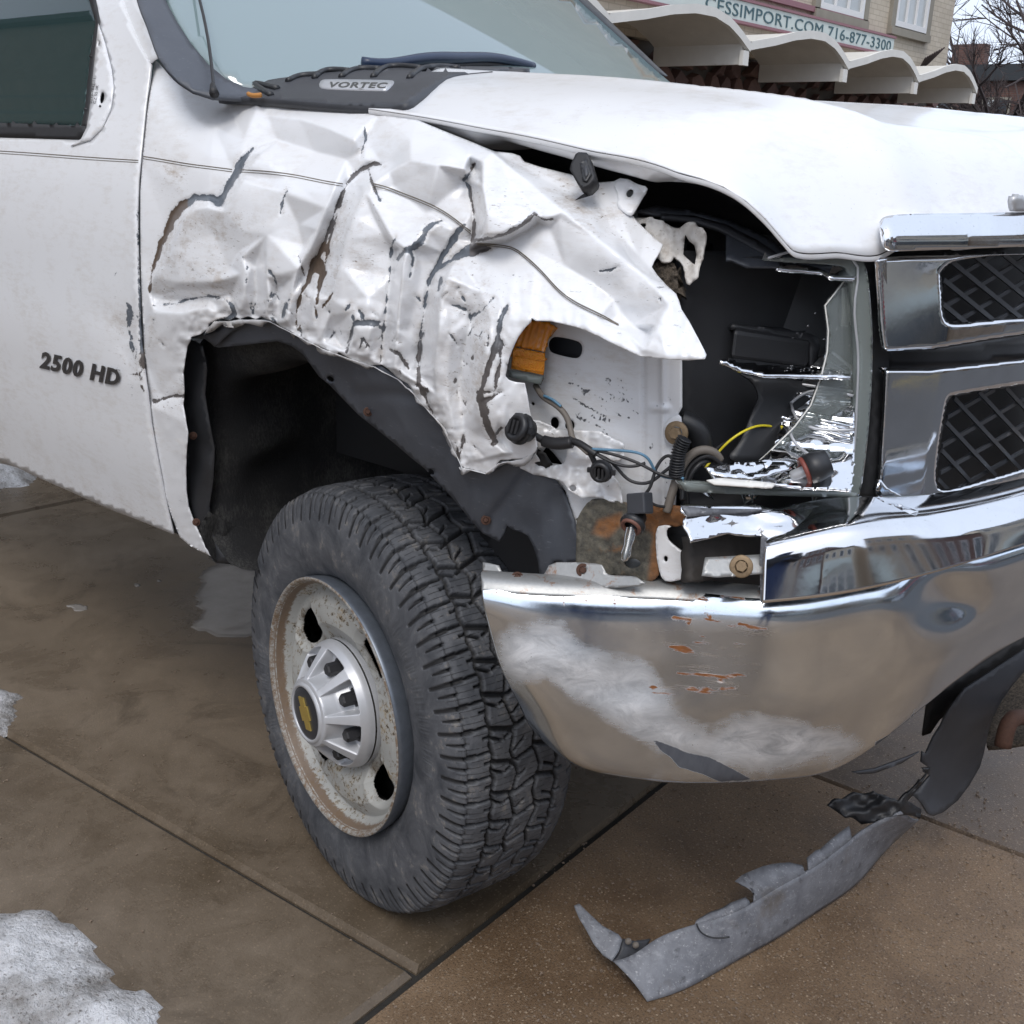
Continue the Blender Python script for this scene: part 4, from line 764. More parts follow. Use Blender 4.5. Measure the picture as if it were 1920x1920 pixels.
# ---- white inner panel behind the marker lamp
ipd = dplane((1000, 640, 'y', .085), (1277, 700, 'y', .135), (1200, 950, 'y', .12))
ip2 = lambda q: ipd(q)+np.where(q[:, 0] > 1207, -(q[:, 0]-1207)*.00010, 0)+.004*np.exp(-((q[:, 0]-1207)/2.5)**2)-.005*np.exp(-((q[:, 0]-1243)/5)**2)-.007*np.exp(-(((q[:, 0]-1237)/18)**4+((q[:, 1]-766)/6)**4))+.0015*vnoise(q[:, 0]/40, q[:, 1]/40, 6)
def ipattr(q):
    r = np.clip(1-np.abs(q[:, 0]-1207)/6, 0, 1)*.5+np.clip(1-np.hypot(q[:, 0]-1010, q[:, 1]-690)/90, 0, 1)*.6
    s = np.clip(1-np.hypot((q[:, 0]-1120)/100, (q[:, 1]-770)/70), 0, 1)*1.6
    t = np.maximum.reduce([linedist(q, np.array([(x, y, .6), (x+L*.8, y+L*.45, 2.4), (x+L*1.7, y+L*1.1, .6)], float)) for x, y, L in RNG.uniform((1065, 700, 4), (1180, 820, 16), (46, 3))]); g = np.maximum.reduce([linedist(q, np.array([(x, y, .5), (x+L*.3, y+L, 1.8)], float)) for x, y, L in RNG.uniform((1215, 690, 2), (1260, 930, 9), (26, 3))]); t = np.maximum(t, g)
    t = np.maximum(t, linedist(q, PX('1066,719 1085,722 1100,731 1117,733,'.replace('733,', '733').replace(' ', ',1.6 ')+',1')))
    return dict(mud=r, scuff=np.clip(s, 0, .8), bare=np.clip(.5+t/12, 0, 1), brown=np.full(len(q), .3))
inner = sheet('inner_panel', PX('940,560 1030,560 1240,600 1277,640 1278,700 1278,764 1271,777 1276,800 1278,830 1270,850 1268,888 1266,950 1200,965 1100,1000 1082,1003 1060,920 1030,890 960,880 930,850 935,700'), ip2, M['inner'], truck, step=5, thick=.0025,
              holes=[smoothpoly(PX('1027,643 1034,633 1045,631 1080,638 1091,645 1092,658 1088,669 1078,673 1040,664 1029,658'), 2), ellipse(1040, 793, 8, 11, -.1), ellipse(1068, 798, 9, 11, .1), ellipse(999, 757, 3.5, 3, .5), PX('1025,836 1040,852 1056,872 1030,868 1008,860')], attr=ipattr)
sheet('slot_backing', PX('1010,615 1110,625 1110,690 1010,680'), shift(ipd, .05), M['plastic_grey'], inner, step=20)
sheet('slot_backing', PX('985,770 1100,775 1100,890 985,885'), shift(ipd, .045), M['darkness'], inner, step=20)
bp = sheet('bolt_plate', smoothpoly(PX('1243,810 1248,790 1262,780 1276,777 1279,800 1278,832 1262,838 1248,832')), shift(ipd, -.012), M['inner'], inner, step=6, thick=.002)
def bolt(name, q, d, r, h, mat, parent, nrm=None, washer=1.9, wmat=None):
    c = P3(q[0], q[1], 'd', d); n = (CAM-c)/np.linalg.norm(CAM-c) if nrm is None else np.asarray(nrm, float); n = n/np.linalg.norm(n)
    w_ = lathe(name, [(0, 0), (r*washer, 0), (r*washer, h*.25), (r*washer*.9, h*.35), (r*1.05, h*.35)], frame(c-n*h*.2, n), wmat or mat, parent, n=24)
    lathe('bolt_head', [(0, h), (r*.85, h), (r, h*.85), (r, h*.3)], frame(c-n*h*.2, n), mat, w_, n=6, smooth=False); return w_
bolt('washer_bolt', (1268, 812), float(ipd([(1268, 812)])[0])-.014, .0085, .012, M['bolt'], bp, (.25, -1, .12))
# lower crumpled flange in front of it
fld = dplane((1000, 800, 'y', .060), (1165, 850, 'y', .095), (1130, 930, 'y', .085))
crf = sheet('crumpled_flange', PX('985,782 997,787 1012,789 1022,795 1044,806 1066,803 1080,807 1122,808 1134,815 1168,831 1170,842 1169,853 1163,864 1147,867 1146,884 1158,905 1165,919 1166,944 1140,938 1126,933 1108,932 1091,934 1078,927 1066,919 1056,908 1047,900 1020,893 1000,890 980,880 960,872 980,866 997,856 1003,850 1015,870 1030,873 1052,872 1062,858 1064,842 1040,838 1006,840 1000,815'), fld, M['inner'], truck, step=4.5, thick=.002,
      holes=[ellipse(1074, 915, 7, 6, .3)], disp=lambda q: -.012*np.abs(vnoise(q[:, 0]/26, q[:, 1]/22, 14))-.004*np.abs(vnoise(q[:, 0]/10, q[:, 1]/10, 15))+.005, attr=lambda q: dict(bare=np.clip(.5+np.maximum.reduce([linedist(q, PX(s)) for s in ('1010,822,8 1040,826,9 1060,822,7', '1088,822,2 1100,815,2', '1127,925,2 1150,900,2')])/12, 0, 1), mud=np.clip(polydist(q, PX('990,790 1070,805 1070,830 990,835'))/10+.5, 0, 1), brown=np.ones(len(q))*.8))
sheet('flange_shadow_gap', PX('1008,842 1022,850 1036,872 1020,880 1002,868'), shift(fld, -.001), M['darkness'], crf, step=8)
# ---- amber side marker
mkd = dplane((963, 651, 'y', .045), (1020, 660, 'y', .075), (985, 715, 'y', .052))
mkd_ = mkd; mkd = shift(mkd_, -.007)
mk = sheet('side_marker', PX('992,598 1032,604 1031,623 1027,645 1022,659 1020,710 1014,722 955,707 958,690 963,651 975,628'), shift(mkd, .004), M['lens'], truck, step=8, thick=.018)
sheet('amber_top', PX('996,602 1032,604 1031,623 1026,645 1022,660 963,648 972,632 985,615'), shift(mkd, .001), M['amber'], mk, step=4, thick=.014, disp=lambda q: .0018*np.sin((q[:, 0]+(q[:, 1]-600)*.28)*2*np.pi/10.6))
sheet('amber_reflector', PX('963,651 1022,662 1021,690 1019,703 959,691 961,670'), shift(mkd, -.001), M['amber_bright'], mk, step=6, thick=.014)
for a, b in (((966, 667), (1020, 677)), ((961, 687), (1018, 698))): tube('reflector_rib', [CAM+rays([a])[0]*float(mkd([a])[0]-.002), CAM+rays([b])[0]*float(mkd([b])[0]-.002)], .0009, M['amber_bright'], mk, res=1, n=5)
sheet('lamp_bezel', PX('955,694 1018,707 1014,722 955,707'), shift(mkd, -.003), M['lens_edge'], mk, step=8, thick=.018)
# ---- wheel arch liner
lr = PX('345,640 343,700 343,760 350,812 347,850 346,930 362,980 393,1042')
arch_rows = []
def pr(x, y, v): return P3(x, y, 'y', v)
edge_px = [(410, 1056), (385, 1020), (364, 980), (350, 920), (349, 850), (352, 810), (345, 760), (343, 700), (352, 640), (400, 608), (470, 602), (560, 640), (640, 690), (760, 790), (860, 890)]
e0 = np.array([pr(x, y, .055) for x, y in edge_px]); cx, cz = -.018, .40
def inward(p, y, k, dz=0): return np.array([cx+(p[0]-cx)*k, y, cz+(p[2]-cz)*k+dz])
e1 = np.array([inward(p, .075, .985) for p in e0]); e2 = np.array([inward(p, .10, .90+.02*math.sin(i*1.3)) for i, p in enumerate(e0)]); e3 = np.array([inward(p, .20, .885+.02*math.sin(i*1.9)) for i, p in enumerate(e0)]); e4 = np.array([inward(p, .36, .90) for p in e0]); e5 = np.array([inward(p, .46, .80) for p in e0]); e6 = np.array([inward(p, .47, .02) for p in e0])
loft('wheel_arch_liner', [e1, e2, e3, e4, e5, e6], M['liner'], truck, nu=50, nv=90)
sheet('liner_rear_flange', PX('352,636 365,640 380,650 388,690 384,740 392,790 402,840 400,900 392,950 398,1000 420,1040 440,1056 405,1056 388,1040 364,985 350,930 348,850 352,812 344,760 342,700'), dplane((350, 700, 'y', .045), (350, 950, 'y', .06), (400, 850, 'y', .068)), M['plastic'], truck, step=8, thick=.003, disp=lambda q: .004*vnoise(q[:, 0]/30, q[:, 1]/40, 31))
sheet('liner_lower_flap', PX('392,960 440,985 486,1000 486,1056 440,1058 408,1056 394,1040 370,990'), dplane((394, 1040, 'y', .07), (440, 1058, 'y', .12), (486, 1000, 'y', .17)), M['liner'], truck, step=8, thick=.003, disp=lambda q: .006*vnoise(q[:, 0]/12, q[:, 1]/40, 33))
# flange strip running forward and down
fd = dtps((372, 628, 'y', .03), (470, 600, 'y', .028), (560, 630, 'y', .025), (640, 690, 'y', .022), (720, 740, 'y', .02), (800, 800, 'y', .022), (860, 880, 'y', .03), (920, 980, 'y', .06), (590, 700, 'y', .04), (700, 800, 'y', .045), (790, 880, 'y', .05), (1040, 930, 'y', .085), (1080, 1010, 'y', .09), (1000, 1080, 'y', .09), (950, 900, 'y', .05), (980, 1000, 'y', .075), lam=1e-5)
flp = '358,634 372,628 390,612 420,597 470,594 520,602 560,625 640,655 700,680 770,720 830,780 870,860 925,880 960,862 1000,880 1020,885 1045,905 1062,935 1076,975 1084,1010 1082,1052 1060,1056 1038,1052 1030,1075 1022,1086 1012,1080 1008,1050 1000,1025 990,1005 975,997 962,994 950,985 946,998 936,1016 925,1010 905,1000 885,978 862,950 838,922 815,900 798,880 775,862 740,832 700,800 672,778 640,745 618,722 598,706 585,688 568,664 545,648 520,640 490,643 450,648 410,652 403,650 385,636'
sheet('arch_flange', PX(flp), fd, M['flange'], truck, step=7, thick=.003, holes=[ellipse(619, 711, 7, 5, .5), ellipse(808, 885, 7, 5, .8)],
      disp=lambda q: .007*np.exp(-((q[:, 1]-738-(q[:, 0]-700)*.05)/12)**2)*(q[:, 0] > 660)*(q[:, 0] < 790)-.005*np.exp(-(((q[:, 0]-600)/60)**2+((q[:, 1]-670)/20)**2))+.004*vnoise(q[:, 0]/50, q[:, 1]/45, 41)-.006*np.exp(-((q[:, 0]-1010-(q[:, 1]-900)*.1)/22)**2)*(q[:, 1] > 880)+.007*np.exp(-(((q[:, 0]-940)*.8+(q[:, 1]-950)*.6)/10)**2)*(q[:, 1] > 880))
sheet('liner_torn_flap', PX('358,632 385,626 410,618 432,606 462,596 470,600 452,612 430,625 403,651 384,634'), shift(fd, -.012), M['plastic_grey'], truck, step=6, thick=.002, disp=lambda q: -.0002*(q[:, 1]-600))
for q_ in ((690, 772), (911, 975), (362, 817), (368, 979)): bolt('liner_clip', q_, float((fd([q_])[0] if q_[0] > 500 else dep(q_[0], q_[1], 'y', .045)))-.004, .004, .006, M['rustbolt'], truck)
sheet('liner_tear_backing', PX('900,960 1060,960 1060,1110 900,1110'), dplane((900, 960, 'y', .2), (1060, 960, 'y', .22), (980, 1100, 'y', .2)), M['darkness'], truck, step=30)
# ---- rusty bumper bracket and frame pieces
bkd = dplane((1090, 960, 'y', .075), (1276, 960, 'y', .115), (1160, 1085, 'y', .085))
rb = sheet('rusty_bracket', smoothpoly(PX('1104,939 1125,936 1182,943 1220,948 1250,950 1278,947 1284,962 1284,978 1275,988 1250,986 1230,991 1228,1010 1238,1075 1225,1090 1210,1091 1180,1080 1150,1076 1135,1090 1082,1090 1079,1053 1081,1010 1080,978 1090,957')), bkd, M['rusty'], truck, step=5, thick=.005, holes=[ellipse(1185, 1056, 16, 9, .05)],
           disp=lambda q: -.012*np.clip((q[:, 0]-1200)/80, 0, 1)*np.clip((985-q[:, 1])/20, 0, 1)+.002*vnoise(q[:, 0]/9, q[:, 1]/9, 51), attr=lambda q: dict(rust=np.maximum(np.clip(polydist(q, PX('1190,940 1290,940 1290,1000 1235,1000 1245,1090 1215,1090 1225,1000 1200,985'))/8+.5, 0, 1), np.clip(polydist(q, PX('1120,975 1165,960 1165,985 1140,1010 1110,1000'))/10+.4, 0, 1))))
sheet('bracket_slot_plate', PX('1160,1040 1215,1040 1215,1072 1160,1072'), shift(bkd, .02), M['zinc'], rb, step=20)
sheet('frame_horn', smoothpoly(PX('1229,988 1250,984 1262,990 1280,1010 1300,1030 1297,1060 1294,1078 1279,1087 1250,1092 1238,1081 1230,1040')), shift(bkd, -.004), M['paint'], truck, step=5, thick=.004, holes=[smoothpoly(PX('1249,992 1262,986 1285,995 1300,1020 1300,1048 1280,1035 1262,1022 1250,1010')), ellipse(1248, 1048, 4, 5.5, 0)])
sheet('frame_gap', PX('1235,975 1320,985 1320,1070 1235,1070'), shift(bkd, .03), M['darkness'], truck, step=20)
impd = dplane((1296, 1010, 'y', .10), (1430, 1005, 'y', .21), (1360, 1070, 'y', .14))
sheet('impact_beam', PX('1294,1005 1310,1015 1367,1000 1440,985 1446,1045 1438,1060 1320,1090 1294,1090'), impd, M['bolt'], truck, step=10, thick=.02, disp=lambda q: .002*vnoise(q[:, 0]/10, q[:, 1]/10, 3)); M['beam'] = mat_simple('beam_dark', (.045, .04, .036), .8, var=.3, nscale=60, bump=.001); bpy.data.objects['impact_beam'].data.materials[0] = M['beam']
# ---- chrome bumper
def R_(s, m='z'): return [P3(*[float(t) for t in w.split(',')[:2]], m, float(w.split(',')[2])) for w in s.split()]
# columns left end -> right
brow = [
 R_('903,1092,.772 960,1096,.776 1060,1101,.779 1180,1104,.782 1300,1110,.786 1430,1122,.795 1580,1104,.812 1740,1066,.838 1920,1008,.858 2120,960,.870'),
 R_('901,1104,.765 957,1112,.769 1060,1120,.772 1180,1126,.775 1300,1132,.779 1432,1142,.786 1582,1126,.800 1742,1090,.822 1920,1030,.84 2120,985,.85'),
 R_('912,1180,.715 975,1200,.718 1080,1215,.722 1200,1225,.727 1320,1225,.732 1445,1222,.738 1590,1200,.750 1745,1150,.774 1920,1085,.79 2120,1040,.80'),
 R_('930,1240,.662 1000,1290,.652 1100,1320,.654 1215,1330,.658 1330,1330,.660 1455,1325,.664 1590,1300,.672 1740,1225,.70 1915,1140,.735 2110,1085,.75'),
 R_('960,1300,.606 1030,1370,.590 1120,1410,.586 1225,1420,.587 1340,1420,.588 1460,1410,.592 1585,1390,.598 1730,1290,.64 1905,1180,.69 2100,1110,.71'),
 R_('1000,1368,.545 1060,1424,.53 1150,1454,.525 1250,1467,.525 1350,1468,.525 1455,1462,.526 1570,1440,.532 1725,1330,.60 1900,1204,.668 2100,1130,.69'),
]
T_ = np.array([P3(a_, b_, 'z', z_) for a_, b_, z_ in ((903, 1092, .790), (960, 1096, .792), (1060, 1101, .793), (1180, 1104, .795), (1300, 1110, .798), (1430, 1122, .806), (1580, 1104, .822), (1740, 1066, .846), (1920, 1008, .866), (2120, 960, .878))])
B_ = np.array([P3(a_, b_, 'z', z_) for a_, b_, z_ in ((1000, 1368, .535), (1060, 1424, .505), (1150, 1454, .495), (1250, 1467, .492), (1350, 1468, .492), (1455, 1462, .495), (1570, 1440, .503), (1725, 1330, .580), (1900, 1204, .655), (2100, 1130, .68))])
tan_ = np.gradient(T_, axis=0); tan_[:, 2] = 0; out_ = np.stack([tan_[:, 1], -tan_[:, 0], 0*tan_[:, 0]], -1); out_ /= np.linalg.norm(out_, axis=1)[:, None]
brow = np.array([T_+(B_-T_)*np.array([p_, p_, s_])+out_*o_ for s_, p_, o_ in ((0, 0, 0), (.035, .03, .010), (.22, .18, .022), (.5, .45, .030), (.78, .78, .022), (1, 1, 0))])
und = brow[-1]+np.array([-.03, .05, -.004]); und2 = brow[-1]+np.array([-.10, .13, .01])
def batt(V):
    q = proj(V); n = len(q)
    S1 = PX('935,1185 960,1170 1010,1160 1050,1168 1075,1190 1095,1215 1150,1232 1200,1232 1225,1255 1240,1290 1275,1325 1330,1368 1370,1350 1420,1340 1500,1345 1580,1365 1625,1400 1560,1432 1440,1445 1300,1425 1180,1390 1100,1330 1020,1290 960,1285 940,1235')
    salt = np.clip(.5+polydist(q, S1)/75, 0, 1); salt = np.maximum(salt, np.clip(.46-(1500-q[:, 1])/500, 0, .4))
    S2 = PX('950,1275 1030,1275 1110,1330 1200,1395 1180,1420 1080,1380 1000,1340'); salt = salt*(1-.42*np.clip(.5+polydist(q, S2)/40, 0, 1))
    rust = np.maximum.reduce([linedist(q, PX(s)) for s in ('1262,1158,6 1295,1162,8 1290,1170,4', '1270,1118,6 1320,1122,9 1330,1128,4', '1352,1118,5 1395,1122,6', '1322,1150,3 1332,1158,8', '1385,1170,8 1410,1176,8 1438,1180,4', '1258,1212,8 1285,1218,13 1300,1222,5', '1270,1262,4 1330,1266,6 1375,1270,4', '1315,1291,5 1330,1291,5', '1352,1291,6 1378,1290,5', '1020,1092,6 1110,1098,9 1160,1098,5', '1180,1092,6 1235,1092,12 1260,1090,6', '950,1072,5 975,1078,9')])
    _r3 = np.random.default_rng(5); rl = [np.array([(x, y, 1.5), (x+L*.5, y+1, w_), (x+L, y+2, 1.)]) for x, y, L, w_ in _r3.uniform((1215, 1112, 10, 3), (1400, 1300, 60, 9), (14, 4))]+[np.array([(x, y, 5.), (x+L, y+1, 3.)]) for x, y, L in _r3.uniform((915, 1088, 8), (1420, 1100, 40), (18, 3))]+[np.array([(x, 1098., 3.), (x+1, 1098+L, .5)]) for x, L in _r3.uniform((930, 10), (1300, 45), (14, 2))]
    rust = np.maximum(rust, np.maximum.reduce([linedist(q, a_) for a_ in rl]))
    scr = np.maximum.reduce([linedist(q, np.array([(x, y, 1.), (x+L*.5, y+L*.02, w_), (x+L, y+L*.05, 1.)])) for x, y, L, w_ in _r3.uniform((1180, 1150, 40, 2), (1380, 1310, 150, 5), (22, 4))]+[linedist(q, PX(s)) for s in ('1245,1206,3 1340,1216,4 1390,1212,3', '1290,1226,3 1360,1232,4 1400,1230,2', '1275,1277,4 1370,1280,5 1385,1288,3', '1270,1252,4 1380,1262,4', '1375,1240,4 1425,1246,4', '1390,1258,3 1420,1262,3', '1320,1142,5 1400,1150,6 1430,1158,3', '1290,1290,4 1380,1294,3')])
    bare = np.maximum.reduce([polydist(q, PX(s)) for s in ('1222,1386 1240,1392 1262,1400 1290,1412 1330,1420 1370,1440 1410,1462 1350,1466 1318,1452 1300,1446 1272,1438 1258,1420 1240,1408', '1640,1392 1700,1360 1720,1320 1700,1380 1665,1420 1645,1425')])
    return dict(salt=salt, rust=np.clip(.5+rust/14, 0, 1), scratch=np.clip(.38+scr/14, 0, 1), bare=np.clip(.5+bare/14, 0, 1))
Gb = spline_rows(np.array(list(brow)+[und, und2]), 110); Gb = np.swapaxes(spline_rows(np.swapaxes(Gb, 0, 1), 300), 0, 1)
# big soft dent at the right
qd = proj(Gb.reshape(-1, 3)); dn = .034*np.exp(-(((qd[:, 0]-1775)/62)**2+((qd[:, 1]-1118)/50)**2))-.010*np.exp(-(((qd[:, 0]-1690)/60)**2+((qd[:, 1]-1180)/80)**2))+.006*np.exp(-(((qd[:, 0]-1190)/120)**2+((qd[:, 1]-1290)/40)**2))-.004*np.exp(-(((qd[:, 0]-1050)/80)**2+((qd[:, 1]-1240)/40)**2))
Vb = Gb.reshape(-1, 3)+dn[:, None]*(Gb.reshape(-1, 3)-CAM)/np.linalg.norm(Gb.reshape(-1, 3)-CAM, axis=1)[:, None]
bumper = mesh('front_bumper', Vb, facecam(Vb, gridfaces(110, 300)), M['bumper'], truck, attrs=batt(Vb), thick=.003)
# top flange of the exposed bumper skin and its tabs
tf0 = brow[0]; brow_ = brow; tf1 = brow[0]+np.array([-.016, .016, .006]); tf2 = brow[0]+np.array([-.022, .030, .004])
loft('bumper_top_flange', [np.array(t)[:6] for t in (brow[1], brow[0]+np.array([-.002, .002, .003]), tf1, tf2)], M['zinc'], bumper, nu=14, nv=120, thick=.002)
td = dplane((930, 1060, 'y', .010), (1130, 1060, 'y', .058), (1060, 1100, 'y', .030))
t1 = sheet('flange_tab', PX('905,1054 918,1056 935,1060 942,1075 948,1092 925,1096 905,1094'), td, M['zinc'], bumper, step=6, thick=.002)
t2 = sheet('flange_tab', smoothpoly(PX('1032,1054 1080,1054 1127,1057 1132,1064 1137,1076 1150,1079 1191,1080 1200,1086 1214,1096 1150,1103 1000,1100 1006,1089 1020,1078'), 1), td, M['zinc'], bumper, step=5, thick=.002, holes=[ellipse(1093, 1069, 5, 5.5)])
t3 = sheet('flange_tab', PX('1322,1045 1380,1042 1433,1039 1434,1075 1400,1078 1345,1082 1316,1079'), dplane((1322, 1045, 'y', .09), (1433, 1039, 'y', .15), (1380, 1080, 'y', .105)), M['zinc'], bumper, step=8, thick=.002)
bolt('flange_bolt', (1390, 1062), dep(1390, 1062, 'y', .116)-.004, .008, .009, M['bolt'], t3); bolt('flange_bolt', (1093, 1069), float(td([(1093, 1069)])[0]), .005, .004, M['rustbolt'], t2)
for q_, w_ in (((970, 1084), 30), ((1250, 1090), 28)):
    dd = dep(q_[0], q_[1], 'z', .79); rt = sheet('retainer_clip', PX(' '.join('%g,%g' % (q_[0]+a*w_, q_[1]+b*w_) for a, b in ((-1, .2), (-.5, -.1), (0, -.2), (.6, -.15), (1, 0), (.5, .25), (-.4, .35)))), dplane((q_[0]-w_, q_[1], 'd', dd-.012), (q_[0]+w_, q_[1], 'd', dd-.006), (q_[0], q_[1]-8, 'd', dd+.006)), M['zinc'], bumper, step=8, thick=.002)
    bolt('retainer_bolt', q_, dd-.012, .006, .008, M['rustbolt'], rt, washer=1.5)
# torn chrome cap over the top of the bumper
def near_xy(px, py, xy):
    D = rays([(px, py)])[0]; t = ((xy-CAM[:2])@D[:2])/(D[:2]@D[:2]); return CAM+D*t
cb = np.array([P3(1429, 1131, 'z', .812), P3(1584, 1113, 'z', .832), P3(1747, 1075, 'z', .855), P3(1920, 1021, 'z', .873), P3(2120, 967, 'z', .884)])
ct_ = np.gradient(cb, axis=0); co_ = np.stack([ct_[:, 1], -ct_[:, 0]], -1); co_ /= np.linalg.norm(co_, axis=1)[:, None]
def crow_(px, off): return np.array([near_xy(x, y, b_[:2]+o_*off) for (x, y), b_, o_ in zip(px, cb, co_)])
r1 = crow_(((1431, 1078), (1586, 1053), (1742, 1030), (1920, 994), (2120, 941)), -.009); r2 = crow_(((1433, 1022), (1588, 994), (1738, 987), (1920, 967), (2120, 915)), -.025); r3 = crow_(((1433, 1011), (1590, 983), (1736, 977), (1920, 956), (2120, 904)), -.036)
in4 = np.c_[-co_*.075, np.full(5, .012)]; crow = np.array([cb, r1, r2, r3, r3+in4])
Gc = spline_rows(crow, 40); Gc = np.swapaxes(spline_rows(np.swapaxes(Gc, 0, 1), 160), 0, 1)
def catt(V):
    q = proj(V); s = np.maximum.reduce([linedist(q, np.array([(1432, y, 3.), (1432+L, y-2, 1.)])) for y, L in zip(np.linspace(1010, 1125, 22), RNG.uniform(15, 60, 22))]); return dict(scratch=np.clip(.45+s/10, 0, 1), salt=np.zeros(len(q)), rust=np.zeros(len(q)), bare=np.zeros(len(q)))
Vc = Gc.reshape(-1, 3).copy(); jg = Gc[:, 0:3]; cap_ = mesh('bumper_cap', Vc, facecam(Vc, gridfaces(40, 160)), M['cap_chrome'] if 'cap_chrome' in M else M['chrome'], truck, thick=.003)
capl = dtps((1278, 948, 'z', .93), (1330, 960, 'z', .922), (1290, 1012, 'z', .895), (1370, 1000, 'z', .895), (1430, 1012, 'z', .888), (1500, 1002, 'z', .897), (1450, 955, 'z', .92), (1600, 935, 'z', .925), (1660, 950, 'z', .925), (1640, 930, 'z', .93), (1350, 985, 'z', .904))
sheet('cap_top', PX('1277,947 1285,945 1330,948 1420,946 1449,954 1520,950 1600,934 1640,932 1700,950 1722,958 1700,966 1650,976 1590,990 1545,1001 1497,1010 1440,1022 1430,1006 1380,1003 1367,1000 1330,1010 1296,1016 1290,1000 1280,985 1282,972 1290,968 1276,958'), capl, M['chrome'], cap_, step=6, thick=.003, disp=lambda q: .0022*vnoise(q[:, 0]/50, q[:, 1]/14, 61)+.0005*vnoise(q[:, 0]/9, q[:, 1]/6, 62))
sheet('cap_folded_edge', PX('1278,948 1330,953 1449,955 1380,962 1330,966 1290,968'), shift(capl, -.006), M['scuffed'], cap_, step=8, thick=.002)
jagp = PX('1427,1000 1440,1010 1434,1018 1446,1022 1436,1030 1448,1036 1437,1042 1450,1052 1438,1060 1446,1070 1436,1082 1448,1092 1436,1104 1444,1118 1434,1129 1426,1129 1424,1060')
sheet('cap_torn_edge', jagp, dtps((1429, 1128, 'z', .803), (1431, 1060, 'z', .856), (1433, 1000, 'z', .899), (1460, 1060, 'z', .858)), M['scuffed'], cap_, step=5, thick=.002)
# ---- headlamp
hd0 = dplane((1282, 925, 'y', .085), (1610, 932, 'y', .36), (1600, 490, 'y', .335))
lamp = empty('headlamp', tuple(P3(1500, 800, 'y', .3)), parent=truck)
back = shift(hd0, .13)
sheet('lamp_housing', PX('1270,470 1600,470 1625,560 1625,935 1280,935'), back, M['housing'], lamp, step=24, thick=.004)
sheet('housing_side', PX('1262,500 1345,450 1372,486 1385,600 1380,760 1400,800 1395,930 1262,930'), dplane((1270, 600, 'y', .27), (1390, 600, 'y', .36), (1330, 900, 'y', .27)), M['darkness'], lamp, step=24)
hp = sheet('housing_plate', PX('1415,490 1580,488 1590,600 1560,655 1535,700 1470,688 1416,606'), dplane((1415, 500, 'y', .33), (1580, 500, 'y', .42), (1450, 690, 'y', .33)), M['housing'], lamp, step=16, thick=.006)
sheet('housing_pillar', PX('1388,486 1416,490 1416,606 1400,612 1386,600'), dplane((1388, 486, 'y', .30), (1416, 490, 'y', .315), (1400, 612, 'y', .30)), M['plastic'], lamp, step=10, thick=.02)
bx = [P3(1376, 618, 'y', .255), P3(1521, 640, 'y', .36), P3(1515, 690, 'y', .355), P3(1369, 674, 'y', .25)]
bx = np.array(bx); sh = np.array([-.02, .035, .012]); Vx = np.vstack([bx, bx+sh]); mesh('lamp_module', Vx, [[0, 1, 2, 3], [7, 6, 5, 4], [0, 4, 5, 1], [1, 5, 6, 2], [2, 6, 7, 3], [3, 7, 4, 0]], M['plastic'], lamp, smooth=False, bevel=.006)
sheet('module_lid', PX('1370,611 1378,606 1520,626 1533,632 1538,650 1534,668 1520,692 1518,645 1372,618'), dplane((1376, 615, 'y', .262), (1530, 635, 'y', .37), (1520, 690, 'y', .36)), M['housing'], lamp, step=10, thick=.012)
sheet('lamp_lower_baffle', smoothpoly(PX('1385,700 1400,704 1450,706 1475,710 1530,720 1525,800 1490,840 1440,862 1400,868 1370,864 1368,852 1380,840 1395,815 1412,770 1420,755 1424,740 1412,715')), dplane((1385, 700, 'y', .24), (1530, 720, 'y', .345), (1400, 868, 'y', .22)), M['housing'], lamp, step=12, thick=.004)
# chrome shelf, reflector bowls
shd = dtps((1350, 674, 'y', .15), (1435, 703, 'y', .20), (1595, 706, 'y', .325), (1512, 690, 'y', .29), (1400, 676, 'y', .215), (1595, 690, 'y', .345))
sheet('chrome_shelf', PX('1350,673 1378,672 1440,680 1514,688 1560,693 1596,703 1595,708 1520,706 1435,704 1386,693 1352,678'), shd, M['reflector'], lamp, step=6, thick=.004, disp=lambda q: .003*vnoise(q[:, 0]/14, q[:, 1]/6, 71))
rfp = dtps((1590, 650, 'y', .41), (1500, 650, 'y', .37), (1596, 905, 'y', .245), (1500, 905, 'y', .20), (1380, 885, 'y', .145), (1590, 780, 'y', .335), (1470, 780, 'y', .29), (1400, 910, 'y', .14), lam=1e-5)
rfd = lambda q: rfp(q)+.008*(np.abs(((q[:, 1]-650-(q[:, 0]-1500)*.12)/46) % 1-.7)-.3)*np.clip((880-q[:, 1])/30, 0, 1)
fl = lambda q: .006*np.sin((q[:, 1]-q[:, 0]*.14)/3.2)*np.clip(1-np.abs(q[:, 1]-790-(q[:, 0]-1530)*.15)/16, 0, 1)-.010*np.clip(1-np.abs(q[:, 1]-738)/10, 0, 1)*(q[:, 0] > 1490)+.0015*vnoise(q[:, 0]/22, q[:, 1]/16, 72)
rf = sheet('reflector', PX('1549,655 1570,668 1598,690 1602,760 1602,860 1596,920 1500,915 1420,905 1340,898 1325,880 1360,872 1426,862 1450,840 1462,800 1466,760 1470,722 1500,716 1515,700 1520,680'), rfd, M['reflector'], lamp, step=4, thick=.003, disp=fl)
sheet('reflector_floor', PX('1322,876 1345,870 1400,865 1470,866 1485,878 1450,890 1410,898 1360,896 1336,890'), shift(rfd, -.03), M['reflector'], lamp, step=6, thick=.002, disp=lambda q: .003*vnoise(q[:, 0]/14, q[:, 1]/7, 73))
sheet('broken_shard', PX('1325,900 1350,896 1420,902 1455,906 1448,914 1400,912 1340,908'), shift(rfd, -.045), M['canopy'], lamp, step=8, thick=.002)
